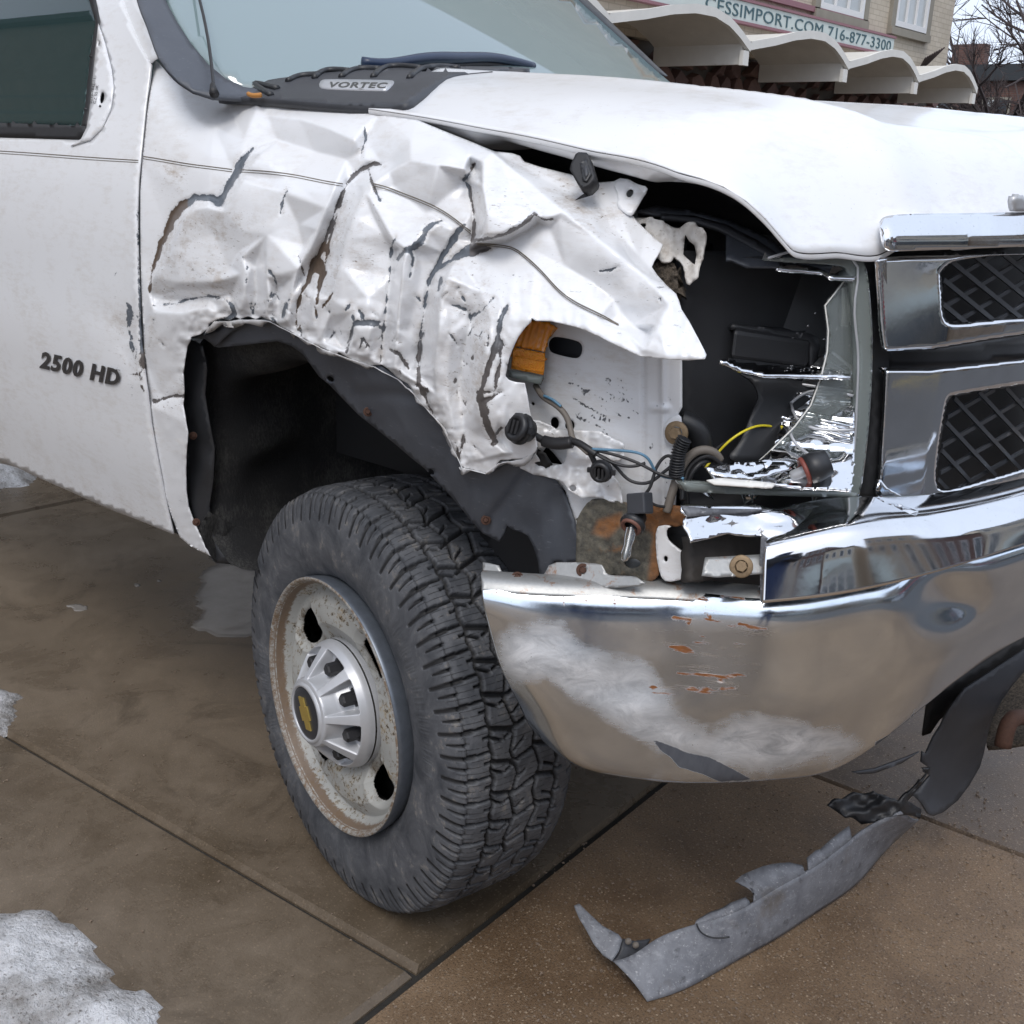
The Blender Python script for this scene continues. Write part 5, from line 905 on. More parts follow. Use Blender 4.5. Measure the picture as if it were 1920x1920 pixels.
sheet('broken_shard', PX('1425,862 1445,852 1450,868 1438,880'), shift(rfd, -.03), M['reflector'], lamp, step=8, thick=.002)
for a, b, c_ in (((1483, 756), (1500, 742), (1600, 742)), ((1483, 756), (1490, 778), (1600, 806)), ((1480, 800), (1482, 812), (1540, 866)), ((1476, 716), (1500, 720), (1600, 734)), ((1560, 660), (1580, 676), (1596, 690))):
    pp = spline_rows(np.array([a, b, c_], float), 10); tube('reflector_rib', CAM+rays(pp)*(rfd(pp)-.012)[:, None], .0022, M['silver'], rf, res=1, n=6)
for k_ in range(4):
    pp = np.array([(1480+k_*2, 780+k_*6), (1540, 787+k_*6), (1594, 800+k_*7)], float); tube('reflector_rib', CAM+rays(pp)*(rfd(pp)-.008)[:, None], .0018, M['reflector'], rf, res=1, n=6)
# bulb in its red-ringed socket
bc_ = P3(1513, 882, 'y', .215); ba = P3(1462, 902, 'y', .192); ax = (ba-bc_)/np.linalg.norm(ba-bc_)
sk = lathe('bulb_socket', [(0, -.03), (.017, -.03), (.021, -.012), (.021, 0), (.012, 0)], frame(bc_, ax), M['plastic'], lamp, n=28)
lathe('seal_ring', [(.0155, -.001), (.019, .0), (.020, .003), (.0185, .006), (.0155, .006), (.0145, .003)], frame(bc_, ax), mat_simple('seal_red', (.22, .06, .045), .5), sk, n=28)
lathe('bulb_base', [(.004, .024), (.0075, .02), (.008, .004), (.013, 0)], frame(bc_, ax), M['silver'], sk, n=20)
lathe('bulb_glass', [(0, .062), (.003, .061), (.0055, .055), (.006, .035), (.005, .022)], frame(bc_, ax), M['bulb'], sk, n=16)
# lens: frame of clear plastic left round the opening, and the cracked pieces
ld = hd0
rim = sheet('lens_rim', smoothpoly(PX('1440,484 1600,480 1618,486 1627,510 1634,580 1637,650 1634,740 1626,840 1614,925 1606,933 1500,930 1400,925 1290,915 1282,908 1290,902 1380,908 1500,914 1588,916 1594,905 1603,820 1607,740 1607,640 1602,560 1594,506 1580,497 1440,490'), 1), ld, M['lens_edge'], lamp, step=7, thick=.012)
tube('lens_lip', CAM+rays(PX('1440,484 1596,482 1604,490 1603,560 1608,650 1607,740 1603,820 1594,905'))*(ld(PX('1440,484 1596,482 1604,490 1603,560 1608,650 1607,740 1603,820 1594,905'))-.003)[:, None], .0018, M['silver'], rim, res=3, n=6)
sheet('lens_shard', PX('1583,527 1600,530 1606,640 1606,740 1602,820 1594,905 1500,914 1400,910 1352,918 1400,885 1440,850 1490,800 1520,760 1540,705 1551,660 1553,620 1547,573'), shift(ld, .012), M['lens'], lamp, step=8, thick=.004)
cr = PX('1583,527 1547,573 1553,620 1551,660 1540,705 1520,760 1490,800 1440,850 1400,885 1352,918'); tube('crack_edge', CAM+rays(cr)*(ld(cr)+.010)[:, None], .0011, M['canopy'], lamp, res=1, n=5)
sheet('lens_pattern', PX('1580,540 1596,535 1598,560 1596,590 1590,610 1580,612'), shift(ld, .03), M['canopy'], lamp, step=6, thick=.002)
for k_ in range(5): sheet('lens_pattern', PX('%g,%g %g,%g %g,%g %g,%g' % (1580-k_*.6, 594+k_*3.6, 1594-k_, 596+k_*3.6, 1594-k_, 598+k_*3.6, 1580-k_*.6, 596+k_*3.6)), shift(ld, .03), M['canopy'], lamp, step=6, thick=.002)
up_ = dtps((1457, 490, 'y', .25), (1457, 505, 'y', .215), (1600, 498, 'y', .365), (1600, 524, 'y', .325), (1530, 500, 'y', .30))
sheet('chrome_visor', PX('1459,491 1500,492 1570,498 1596,502 1607,516 1602,524 1560,522 1542,511 1480,506 1456,503 1462,497'), up_, M['reflector'], lamp, step=5, thick=.004, disp=lambda q: -.002*np.sin((q[:, 1]-492-(q[:, 0]-1459)*.07)*.42))
lb = sheet('lens_lower_lip', PX('1282,905 1345,912 1420,918 1500,922 1606,924 1608,933 1500,931 1380,927 1290,922'), shift(ld, -.012), M['lens_edge'], lamp, step=8, thick=.02)
# drops on the shelf and lens
dm = MB(); M['drop'] = mat_glass('water', (.95, .96, .97), 1, .0, 1.9, .02)
for i in range(70):
    x, y = RNG.uniform(1400, 1600), 0; 
    if i < 30: x = RNG.uniform(1450, 1590); y = 680+(x-1450)*.12+RNG.uniform(0, 8); d = float(shd([(x, y)])[0])-.004
    else: x = RNG.uniform(1480, 1620); y = RNG.uniform(560, 915); d = float(ld([(x, y)])[0])-.002
    r = RNG.uniform(.0008, .002); P = P3(x, y, 'd', d); t = np.linspace(0, 2*np.pi, 7)[:-1]; dm.add(np.vstack([[P-FW*r]]+[P+r*(math.cos(a)*RT+math.sin(a)*UP) for a in t]), [[0, 1+i_, 1+(i_+1) % 6] for i_ in range(6)])
dm.build('water_drops', M['drop'], lamp, kind='stuff')
# wiring
def wire(name, s, r, mat, m='y', par=None): return tube(name, [P3(*[float(t) for t in w.split(',')[:2]], m, float(w.split(',')[2])) for w in s.split()], r, mat, par or truck, n=8, res=8)
wire('yellow_wire', '1322,878,.175 1345,850,.19 1370,825,.20 1400,806,.22 1430,798,.25 1455,802,.28 1472,815,.31 1482,835,.32 1486,850,.31', .0018, M['yellow'])
wire('yellow_wire', '1465,800,.27 1482,812,.31 1492,835,.33 1490,852,.31', .0016, M['yellow'])
wire('black_wire', '1318,876,.18 1340,845,.20 1360,830,.22 1390,822,.25', .002, M['wire'])
wire('wire_loop', '1250,960,.10 1268,900,.11 1285,865,.12 1310,845,.13 1340,850,.15 1350,862,.16', .006, M['greywire'])
wire('wire_loop', '1280,938,.11 1284,900,.12 1300,868,.13 1325,855,.14 1352,872,.16', .004, M['wire']); wire('wire_loop', '1290,945,.12 1290,905,.12 1310,872,.13 1340,862,.16', .0035, M['wire'])
for i in range(2): pass
cpath = spline_rows(np.array([P3(1284, 822, 'y', .10), P3(1275, 840, 'y', .098), P3(1270, 865, 'y', .097), P3(1268, 892, 'y', .10)]), 80); Vt, ft = tubegeo(cpath, .008, 10, lambda t: .0085+.0022*math.sin(t*2*math.pi*15)); mesh('corrugated_conduit', Vt, ft, M['plastic'], truck)
wire('thick_hose', '1276,790,.16 1300,800,.17 1315,830,.18 1312,860,.19', .016, M['plastic'])
wire('harness', '1004,722,.068 1020,745,.06 1040,758,.058 1058,775,.06 1068,798,.06 1074,822,.055 1088,836,.05 1104,850,.05', .0042, M['greywire'])
wire('harness', '1000,815,.03 1020,826,.04 1045,830,.045 1075,828,.05 1100,840,.05 1118,852,.052', .0052, M['wire'])
wire('taped_harness', '1020,827,.038 1045,832,.04 1072,829,.045', .0085, M['wire'])
wire('harness', '1100,842,.052 1112,860,.055 1118,880,.06', .004, M['wire'])
wire('black_wire', '1104,842,.05 1160,855,.065 1210,875,.08 1240,890,.09 1280,898,.10', .0022, M['wire']); wire('blue_wire', '1110,842,.05 1165,845,.065 1215,860,.08 1230,885,.09 1282,897,.10', .002, M['bluewire'])
wire('blue_wire', '1020,742,.055 1040,752,.054 1052,762,.056', .002, M['bluewire'])
wire('black_wire', '1118,850,.055 1150,870,.065 1180,900,.075 1215,905,.085 1245,885,.095 1262,862,.10 1255,855,.10 1238,865,.095 1222,905,.085 1215,920,.082 1203,932,.078', .0023, M['wire'])
wire('black_wire', '1112,848,.052 1150,868,.06 1195,873,.075 1210,868,.082', .0022, M['wire'])
wire('grey_wire', '1212,932,.08 1225,945,.085 1252,950,.10', .002, M['wire'])
# socket connectors
def socket(name, q, y, r, tilt, parent):
    c = P3(q[0], q[1], 'y', y); n = np.array(tilt, float); n /= np.linalg.norm(n); o = lathe(name, [(0, -r*.9), (r*.75, -r*.9), (r*.85, -r*.3), (r*1.08, -r*.25), (r*1.08, 0), (r*.9, .002), (r, r*.15), (r*.95, r*.45), (r*.6, r*.55), (r*.55, r*.2), (0, r*.2)], frame(c, n), M['plastic'], parent, n=28)
    M_ = frame(c, n); m = MB()
    for k_ in range(3): m.box((-r*.5+k_*r*.38, -r*.45, r*.2), (-r*.5+k_*r*.38+r*.2, r*.45, r*.62), M_)
    m.build('connector_pins', M['rubber'], o, smooth=False)
    mm = MB(); mm.box((-r*1.35, -r*.22, -r*.2), (r*1.35, r*.22, r*.1), M_); mm.build('locking_lugs', M['plastic'], o, smooth=False); return o
socket('bulb_connector', (974, 803), .0, .0205, (-.15, -1, .35), truck)
socket('bulb_connector', (1127, 884), .045, .0145, (.3, -1, -.1), truck)
# hanging bulb in front of rusty bracket
c = P3(1185, 985, 'y', .045); n = np.array([.1, -.75, -.45]); n /= np.linalg.norm(n); sb = lathe('hanging_socket', [(0, -.02), (.012, -.02), (.014, -.008), (.017, -.006), (.0175, 0), (.013, .003)], frame(c, n), M['plastic'], truck, n=26)
lathe('seal_ring', [(.0115, .0), (.0145, .001), (.0145, .005), (.0115, .006), (.009, .003)], frame(c, n), mat_simple('seal_brown', (.16, .07, .05), .6), sb, n=24)
lathe('bulb_glass', [(0, .052), (.004, .050), (.007, .042), (.0055, .03), (.007, .02), (.0075, .006)], frame(c, n+np.array([.25, 0, -.55])), M['bulb'], sb, n=18)
tube('filament', [c, c+(n+np.array([.25, 0, -.55]))*.02, c+(n+np.array([.25, 0, -.55]))*.036], .0016, M['silver'], sb, res=1)
box('connector_block', (-.014, -.011, -.012), (.014, .011, .016), M['plastic_grey'], truck, M=frame(P3(1200, 947, 'y', .055), (-.3, .2, 1)), bevel=.002)
# ---- grille
gx = lambda Y: np.interp(Y, [.2, .36, .5, .65, .8, 1.0, 1.2, 1.35, 1.5, 1.64], [.700, .757, .80, .83, .85, .86, .85, .83, .80, .757])
def dfront(off): return dimp(lambda P: P[:, 0]-(gx(P[:, 1])+off), .5, 4, 80)
gr = empty('grille', (.83, 1.0, 1.05), parent=truck)
bar = sheet('chrome_header', smoothpoly(PX('1648,418 1653,409 1665,404 1700,401 1760,400 1850,399 1990,396 1990,460 1900,463 1800,467 1720,470 1668,472 1658,468 1652,455'), 1), dfront(.018), M['chrome'], gr, step=7, thick=.02,
            disp=lambda q: .034*np.clip(1-(q[:, 1]-399)/58, 0, 1)**2+.016*np.clip((1680-q[:, 0])/30, 0, 1)**2)
def chrome_frame(name, outer, hole, off, bev, tilt=.00006):
    hh = smoothpoly(PX(hole), 2)
    def dsp(q):
        d = np.minimum(polydist(q, PX(outer)), -polydist(q, hh)); return bev*(1-np.clip(d/7, 0, 1))**2+.0012*np.sin(q[:, 1]/60+q[:, 0]/90)-tilt*(q[:, 1]-PX(outer)[:, 1].mean())
    return sheet(name, PX(outer), dfront(off), M['chrome'], gr, step=5, thick=.012, holes=[hh], disp=dsp)
cf1 = chrome_frame('upper_surround', '1640,483 1700,480 1763,479 2050,473 2050,612 1920,628 1860,637 1750,656 1662,661 1655,655 1650,620', '1764,482 2010,474 2010,592 1920,594 1850,600 1795,606 1778,604 1771,595 1768,560', .010, .012, .00014)
sheet('surround_left_facet', PX('1640,484 1662,482 1664,560 1666,640 1662,661 1655,655 1650,620'), dfront(.0), M['chrome'], cf1, step=8, thick=.003, disp=lambda q: (-.006+.0004*(1662-q[:, 0])))
cf2 = chrome_frame('lower_surround', '1658,690 1700,690 1740,691 1920,672 2050,655 2050,905 1920,940 1860,958 1800,970 1760,974 1735,968 1716,955 1700,944 1672,940 1652,935 1644,928 1646,890 1652,800', '1778,748 1790,742 2010,708 2010,850 1920,878 1850,898 1780,917 1765,917 1757,908 1760,860 1770,790', .012, .014)
bottomlip = sheet('surround_lower_lip', PX('1644,920 1652,900 1664,915 1700,935 1722,948 1742,962 1800,962 1920,932 2050,898 2050,918 1920,948 1800,976 1755,982 1730,974 1706,950 1680,945 1652,940'), dfront(.022), M['chrome'], cf2, step=7, thick=.008, disp=lambda q: -.010*np.exp(-((q[:, 1]-955)/12)**2)*0)
blk = dfront(-.03)
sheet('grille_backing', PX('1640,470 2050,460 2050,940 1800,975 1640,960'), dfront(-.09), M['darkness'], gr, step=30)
sheet('grille_divider', PX('1652,655 1760,652 1900,632 2050,612 2050,660 1920,676 1760,692 1656,694'), blk, M['plastic'], gr, step=16, thick=.006)
def meshbars(poly, ang, sp, off0, tag_):
    poly = PX(poly); c = poly.mean(0); L = 340
    for sgn in (1, -1):
        a = math.radians(ang[0] if sgn > 0 else ang[1]); u_ = np.array([math.cos(a), math.sin(a)]); n_ = np.array([-u_[1], u_[0]])
        for k_ in range(-9, 10):
            o = c+n_*(k_*sp+off0); t = np.linspace(-L, L, 120); q = o+t[:, None]*u_; m = inpoly(q, poly)
            if m.sum() < 3: continue
            q = q[m]; P = CAM+rays(q)*(dfront(-.028-(.004 if sgn < 0 else 0))(q))[:, None]; P = P[[0, len(P)//2, -1]]
            mb = MB(); 
            for s1, s2 in zip(P[:-1], P[1:]): mb.bar(s1, s2, .0036, .007, (1, 0, 0))
            mb.build('mesh_bar', M['bargrey'], gr, smooth=False)
M['bargrey'] = mat_simple('grille_mesh_plastic', (.042, .045, .052), .36)
meshbars('1762,478 2010,470 2010,598 1790,610 1768,600', (39, -31), 36, 6, 'u')
meshbars('1776,744 2010,704 2010,856 1770,922 1755,912', (47, -30), 42, 0, 'l')
# bowtie ornament corner at the right edge of the picture
sheet('hood_emblem', PX('1903,392 1901,378 1903,368 1908,370 1910,364 1914,368 1918,366 1926,380 1950,392 1950,397 1905,397'), dfront(.004), M['silver'], truck, step=8, thick=.01)
# dark seal between lamp and grille
sheet('lamp_gap_panel', PX('1612,470 1655,474 1660,560 1668,700 1660,860 1650,950 1600,955 1615,900 1630,760'), dplane((1620, 480, 'y', .40), (1660, 900, 'y', .43), (1620, 940, 'y', .41)), M['plastic'], truck, step=20, thick=.004)
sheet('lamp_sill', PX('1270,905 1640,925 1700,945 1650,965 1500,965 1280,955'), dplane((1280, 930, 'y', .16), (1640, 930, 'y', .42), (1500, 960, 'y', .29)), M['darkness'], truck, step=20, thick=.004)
sheet('lamp_top_trim', PX('1370,484 1420,480 1470,482 1560,480 1640,478 1640,486 1470,492 1400,496'), dplane((1370, 484, 'y', .22), (1640, 478, 'y', .36), (1400, 496, 'y', .235)), M['plastic'], truck, step=8, thick=.006)
# ---- front wheel, steered outwards
WC = np.array([-.018, .08, .390]); st_a = .19
fx_ = np.array([math.cos(st_a), -math.sin(st_a), 0]); nn_ = np.array([-math.sin(st_a), -math.cos(st_a), 0])
WM = np.eye(4); WM[:3, 2] = nn_; WM[:3, 1] = (0, 0, 1.); WM[:3, 0] = np.cross(WM[:3, 1], WM[:3, 2]); WM[:3, 3] = WC     # local z = outwards, y = up
wheel = empty('front_wheel', tuple(WC), parent=truck)
def onw(V): return np.asarray(V)@WM[:3, :3].T+WM[:3, 3]
NT_, NWd = 1260, 104
R0 = .397
# cross-section from outer bead over the tread to the inner bead: (radius, local z)
side = spline_rows(np.array([(.232, -.006), (.238, .004), (.252, .012), (.275, .019), (.305, .022), (.335, .020), (.362, .014), (.379, .007), (.3855, .001)]), 34)
sidei = side[::-1].copy(); sidei[:, 1] = -.214-side[::-1][:, 1]
w0, w1 = .000, -.214
tw = np.linspace(0, 1, NWd); tr = np.stack([R0-.011*np.abs(2*tw-1)**8-.002*np.abs(2*tw-1)**2, w0+(w1-w0)*tw], -1)
prof = np.vstack([side, tr, sidei]); npf = len(prof); th = np.linspace(0, 2*np.pi, NT_+1)[:-1]
TH, PI_ = np.meshgrid(th, np.arange(npf), indexing='ij'); RR = prof[PI_, 0]; ZZ = prof[PI_, 1]
a = TH/(2*np.pi)*60; wv = np.clip((ZZ+.107)/.107, -1.4, 1.4); wv = np.where((PI_ >= 34) & (PI_ < 34+NWd), wv, np.where(PI_ < 34, 1.01+(34-PI_)*.02, -1.01-(PI_-34-NWd)*.02))
tri = lambda x: np.abs((x % 1)-.5)*4-1
gw = np.zeros_like(a)
def groove(d, w): return np.clip(2.6-2.2*np.abs(d)/w, 0, 1)
z1 = tri(a*1.0)
gw = np.maximum(gw, groove(wv-(.60+.022*z1), .035)); gw = np.maximum(gw, groove(wv+(.60+.022*tri(a+.5)), .035)); gw = np.maximum(gw, groove(wv-(.20+.06*tri(a*.5+.25)), .030)); gw = np.maximum(gw, groove(wv+(.22+.06*tri(a*.5+.75)), .030))
def cut(lo, hi, ph, slant, wd, n=1): 
    m = ((wv > lo) & (wv < hi)); d = ((a*n+ph+wv*slant) % 1); d = np.minimum(d, 1-d)/n; return np.where(m, groove(d, wd), 0)
for c_ in (cut(.86, 1.22, .1, .25, .10), cut(.98, 1.16, .6, .2, .06), cut(-1.22, -.86, .55, .25, .10), cut(-1.16, -.98, .05, .2, .06), cut(.20, .60, .35, -.5, .11, .75), cut(.38, .60, .85, -.9, .07, .75), cut(.20, .36, .15, .8, .06, .75), cut(-.60, -.20, .8, -.5, .11, .75), cut(-.60, -.34, .3, -.9, .07, .75), cut(-.22, .22, .1, .7, .10, .75), cut(0, .22, .6, 1.4, .06, .75), cut(.60, .74, .35, .5, .05), cut(-.74, -.60, .3, .5, .05), cut(.6, .9, .1, .25, .06)): gw = np.maximum(gw, c_)
fade = np.clip((1.32-np.abs(wv))/.12, 0, 1); gw *= fade
gdep = .0095*gw*np.where(np.abs(wv) > 1, .6, 1)
lug = np.where(PI_ < 34, .0022*np.clip((PI_-23)/4, 0, 1), 0)
wear = .0006*vnoise(a*3.1, wv*9+20, 81)+.0008*vnoise(a*.9, wv*3+9, 82)
RR = RR-gdep+lug*(1-gw)+wear
# faint raised bands and blocks on the side wall
sw = (PI_ < 34); s_r = prof[PI_, 0]
ZZ = ZZ+np.where(sw, .0010*np.exp(-((s_r-.352)/.0018)**2)+.0012*np.exp(-((s_r-.262)/.002)**2)+.0006*((np.abs(s_r-.305) < .016) & ((a*1.7+2*vnoise(a*2, a*0, 84)) % 1 < .45) & ((TH % 3.14) < 1.7)), 0)
# flattened contact patch
X = RR*np.cos(TH); Y = RR*np.sin(TH); flat = Y < -(R0-.009); ZZ = ZZ+np.where(flat & (ZZ > -.02), .004, 0); Y = np.where(flat, -(R0-.009)-(-(R0-.009)-Y)*.12, Y)
Vt = onw(np.stack([X, Y, ZZ], -1).reshape(-1, 3)); Vt[:, 2] = np.maximum(Vt[:, 2], .0015)
uv = np.stack([a.ravel()/1.0, wv.ravel()], -1)
tread = ((np.abs(wv) < 1.1) & (gw < .2)).astype(float).ravel()
f = gridfaces(NT_, npf, True, False)
uvl = uv.copy()
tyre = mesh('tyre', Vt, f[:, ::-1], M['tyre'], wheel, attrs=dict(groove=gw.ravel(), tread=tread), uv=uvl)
# steel wheel with four hand holes: disc as polar grid
def polar(name, rs, nt, zf, mat, parent, attrs=None, skip=None, thick=.003, **kw):
    t = np.linspace(0, 2*np.pi, nt+1)[:-1]; Rr, Tt = np.meshgrid(rs, t, indexing='ij'); Z = zf(Rr, Tt); V = onw(np.stack([Rr*np.cos(Tt), Rr*np.sin(Tt), Z], -1).reshape(-1, 3)); f = gridfaces(len(rs), nt, False, True)
    if skip is not None:
        ctr = np.stack([Rr*np.cos(Tt), Rr*np.sin(Tt)], -1).reshape(-1, 2)[f].mean(1); f = f[~skip(ctr)]
    return mesh(name, V, facecam(V, f), mat, parent, attrs=attrs(Rr, Tt) if attrs else None, thick=thick, **kw)
HA = [math.radians(x) for x in (142, 232, 322, 52)]
def holed(P, grow=0):
    best = np.full(len(P), 9.)
    for h in HA:
        c, s = math.cos(h), math.sin(h); u = P[:, 0]*c+P[:, 1]*s-.166; v = -P[:, 0]*s+P[:, 1]*c; best = np.minimum(best, (np.abs(u/(.029+grow))**2.6+np.abs(v/(.038+grow))**2.6)**(1/2.6))
    return best
def discz(R_, T_):
    P = np.stack([R_*np.cos(T_), R_*np.sin(T_)], -1).reshape(-1, 2); h = holed(P).reshape(R_.shape)
    z = np.interp(R_, [.0, .09, .108, .125, .150, .185, .205, .214, .224, .230], [-.010, -.010, -.012, -.004, .010, .012, .002, -.004, .012, .030]); z = z-.012*np.clip(1.45-h, 0, .45)/.45*np.clip((R_-.11)/.02, 0, 1)*np.clip((.212-R_)/.02, 0, 1)
    spoke = np.cos(4*(T_-HA[0]-math.pi/4)); return z+.006*np.clip(spoke, 0, 1)*np.exp(-((R_-.155)/.03)**2)
rs_ = np.concatenate([np.linspace(.02, .1, 10), np.linspace(.103, .212, 110), np.linspace(.214, .2335, 12)])
polar('wheel_disc', rs_, 720, discz, M['rim'], wheel, skip=lambda c: holed(c) < 1, attrs=lambda R_, T_: dict(edge=(np.clip((R_-.219)/.008, 0, 1)*.6+np.clip((R_-.20)/.03, 0, 1)*.25+np.clip(1.35-holed(np.stack([R_*np.cos(T_), R_*np.sin(T_)], -1).reshape(-1, 2)).reshape(R_.shape), 0, .35)*.4).ravel(), hole=np.clip(1.0-(holed(np.stack([R_*np.cos(T_), R_*np.sin(T_)], -1).reshape(-1, 2))-1)/.9, 0, 1)*.5+.35*np.clip(1-np.abs(R_.ravel()-.122)/.02, 0, 1)))
lathe('rim_flange', [(.2335, .031), (.2365, .035), (.2385, .033), (.2392, .026), (.2385, .018), (.2365, .008), (.234, -.004), (.230, -.012)], WM, M['rim_barrel'], wheel, n=240)
lathe('rim_lip', [(.2285, .026), (.2320, .0345), (.2360, .0375), (.2388, .0350)], WM, M['rim'], wheel, n=240, attrs=dict(edge=np.full(4*240, .55)))
lathe('brake_drum', [(0, -.05), (.10, -.05), (.20, -.055), (.205, -.12), (.20, -.2)], WM, M['darkness'], wheel, n=48)
# hub cap: raised centre, eight spokes and pockets
def capz(R_, T_):
    s = np.abs(np.cos(4*(T_-math.radians(-12)))) ; sp = 1-np.clip((s-.0)/1, 0, 1)     # 0 at pockets' centre, 1 on the spokes
    top = np.interp(R_, [0, .055, .061, .067, .088, .110, .117, .120], [.078, .078, .076, .070, .052, .032, .018, .002])
    pocket = np.interp(R_, [0, .062, .068, .080, .104, .111, .114, .120], [.078, .076, .046, .022, .018, .026, .018, .002])
    k = np.clip((sp-.50)/.14, 0, 1); k = k*k*(3-2*k); inside = np.clip((R_-.060)/.004, 0, 1)*np.clip((.1105-R_)/.003, 0, 1); return top*(k*inside+1-inside)+pocket*(1-k)*inside
cap2 = polar('hub_cap', np.linspace(.03, .119, 90), 720, capz, M['silver'], wheel, thick=.0)
lathe('cap_rim', [(.119, .004), (.1195, -.006), (.117, -.012)], WM, M['silver'], cap2, n=120)
lathe('emblem_disc', [(0, .0805), (.044, .0805), (.0485, .0795), (.0495, .078)], WM, mat_simple('emblem_black', (.018, .022, .03), .3, coat=.4), cap2, n=64)
lathe('emblem_ring', [(.0485, .0795), (.050, .0825), (.0540, .0815), (.057, .076)], WM, M['silver'], cap2, n=80)
bt = PX('-30,-2 -30,9 -9,9 -9,14 11,14 11,9 32,9 26,-3 26,-3 9,-3 9,-9 -13,-9 -13,-3 -30,-3')*np.array([.00085, .00085]); ang = math.radians(-52+0)
bt = np.array([(-.026, -.0065), (-.022, .0065), (-.0095, .0065), (-.0095, .012), (.0115, .012), (.0115, .0065), (.026, .0065), (.022, -.0065), (.0095, -.0065), (.0095, -.012), (-.0115, -.012), (-.0115, -.0065)])
ca, sa = math.cos(math.radians(-62)), math.sin(math.radians(-62)); bt = bt*1.25; bt = np.stack([bt[:, 0]*ca-bt[:, 1]*sa, bt[:, 0]*sa+bt[:, 1]*ca], -1)
Vb_ = np.vstack([np.c_[bt, np.full(12, .0806)], np.c_[bt, np.full(12, .0835)]]); nB = 12
mesh('emblem_cross', onw(Vb_), [list(range(12, 24))]+[[i, (i+1) % 12, 12+(i+1) % 12, 12+i] for i in range(12)], M['gold'], cap2, smooth=False)
for i in range(8):
    t_ = math.radians(-12+45*i+0)+math.pi/8*0; c = np.array([.0845*math.cos(t_), .0845*math.sin(t_), .014])
    ML = WM.copy(); ML[:3, 3] = onw([c])[0]
    ln = lathe('lug_nut', [(0, .034), (.0095, .034), (.0120, .031), (.0128, 0), (.0128, -.01)], ML, M['rubber'], wheel, n=6, smooth=False)
    lathe('nut_collar', [(.0125, .008), (.0170, .008), (.0180, .004), (.0180, -.006)], ML, M['rubber'], ln, n=20)
# suspension bits in the dark
tube('axle_shaft', [onw([[0, 0, -.1]])[0], onw([[0, 0, -.1]])[0]+np.array([0, .6, .02])], .04, M['darkness'], truck, res=1)
# ---- black plastic bumper valance at right and the torn strip on the pavement
vd = dtps((1745, 1530, 'z', .16), (1700, 1510, 'z', .17), (1720, 1440, 'z', .25), (1750, 1350, 'z', .36), (1790, 1300, 'z', .42), (1850, 1240, 'z', .47), (1940, 1180, 'z', .52), (1980, 1290, 'z', .42), (1920, 1340, 'z', .36), (1870, 1380, 'z', .30), (1830, 1450, 'z', .21), (1790, 1515, 'z', .15), lam=1e-5)
va = sheet('bumper_valance', PX('1737,1414 1750,1385 1764,1363 1772,1345 1783,1327 1810,1292 1847,1267 1920,1217 2000,1165 2000,1212 1920,1260 1898,1286 1879,1313 1862,1345 1851,1382 1845,1412 1838,1437 1818,1472 1796,1501 1769,1523 1750,1530 1742,1526 1728,1506 1712,1492 1702,1498 1720,1482 1745,1455 1732,1448 1742,1440 1728,1430 1730,1410'), vd, M['plastic_grey'], truck, step=9, thick=.005,
           disp=lambda q: .010*np.exp(-((((q[:, 0]-1835)*.75+(q[:, 1]-1330)*.66)/11)**2))*0+.014*np.clip(((q[:, 0]-1815)*.8+(q[:, 1]-1380)*.6)/30, 0, 1.5))
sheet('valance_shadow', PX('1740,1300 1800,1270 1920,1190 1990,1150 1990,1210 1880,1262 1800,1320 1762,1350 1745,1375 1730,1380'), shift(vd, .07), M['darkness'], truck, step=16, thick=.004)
tube('tow_hook', [P3(1880, 1400, 'd', 2.1), P3(1890, 1360, 'd', 2.1), P3(1925, 1345, 'd', 2.15), P3(1990, 1350, 'd', 2.2)], .016, M['rustbolt'], truck)
sheet('valance_lower_piece', PX('1598,1448 1640,1442 1700,1420 1724,1410 1690,1432 1640,1450 1612,1452'), dplane((1598, 1448, 'z', .42), (1724, 1410, 'z', .44), (1640, 1452, 'z', .41)), M['plastic_grey'], truck, step=8, thick=.003)
def strip(name, low, top, mat, nu=8, nv=70, bulge=.012, **kw):
    """a bent plastic strip standing on its lower edge; low/top: (px,py,z)"""
    A = np.array([P3(*[float(t) for t in w.split(',')[:2]], 'z', float(w.split(',')[2])) for w in low.split()]); B = np.array([P3(*[float(t) for t in w.split(',')[:2]], 'z', float(w.split(',')[2])) for w in top.split()])
    A = spline_rows(A, nv); B = spline_rows(B, nv); t = np.linspace(0, 1, nu)[:, None, None]; G = A*(1-t)+B*t; n = np.cross(B-A, np.gradient(A, axis=0)); n /= np.linalg.norm(n, axis=1)[:, None]+1e-9
    n = np.where(((n*(CAM-A)).sum(1) < 0)[:, None], -n, n); G = G+n*bulge*np.sin(np.linspace(0, np.pi, nu))[:, None, None]; V = G.reshape(-1, 3); return mesh(name, V, facecam(V, gridfaces(nu, nv)), mat, kw.pop('parent', truck), thick=.004, **kw), G
ad, Ga = strip('torn_air_dam', '1214,1878,.004 1255,1866,.004 1361,1813,.005 1453,1762,.006 1544,1703,.010 1613,1652,.02 1659,1598,.045 1723,1538,.10',
               '1150,1802,.050 1180,1793,.055 1225,1764,.070 1306,1733,.085 1384,1708,.095 1453,1668,.11 1521,1630,.125 1590,1579,.145 1632,1550,.16 1690,1524,.19', M['scuffed'], bulge=.008, nu=12)
fl_ = Ga[-1]; flq = proj(fl_)
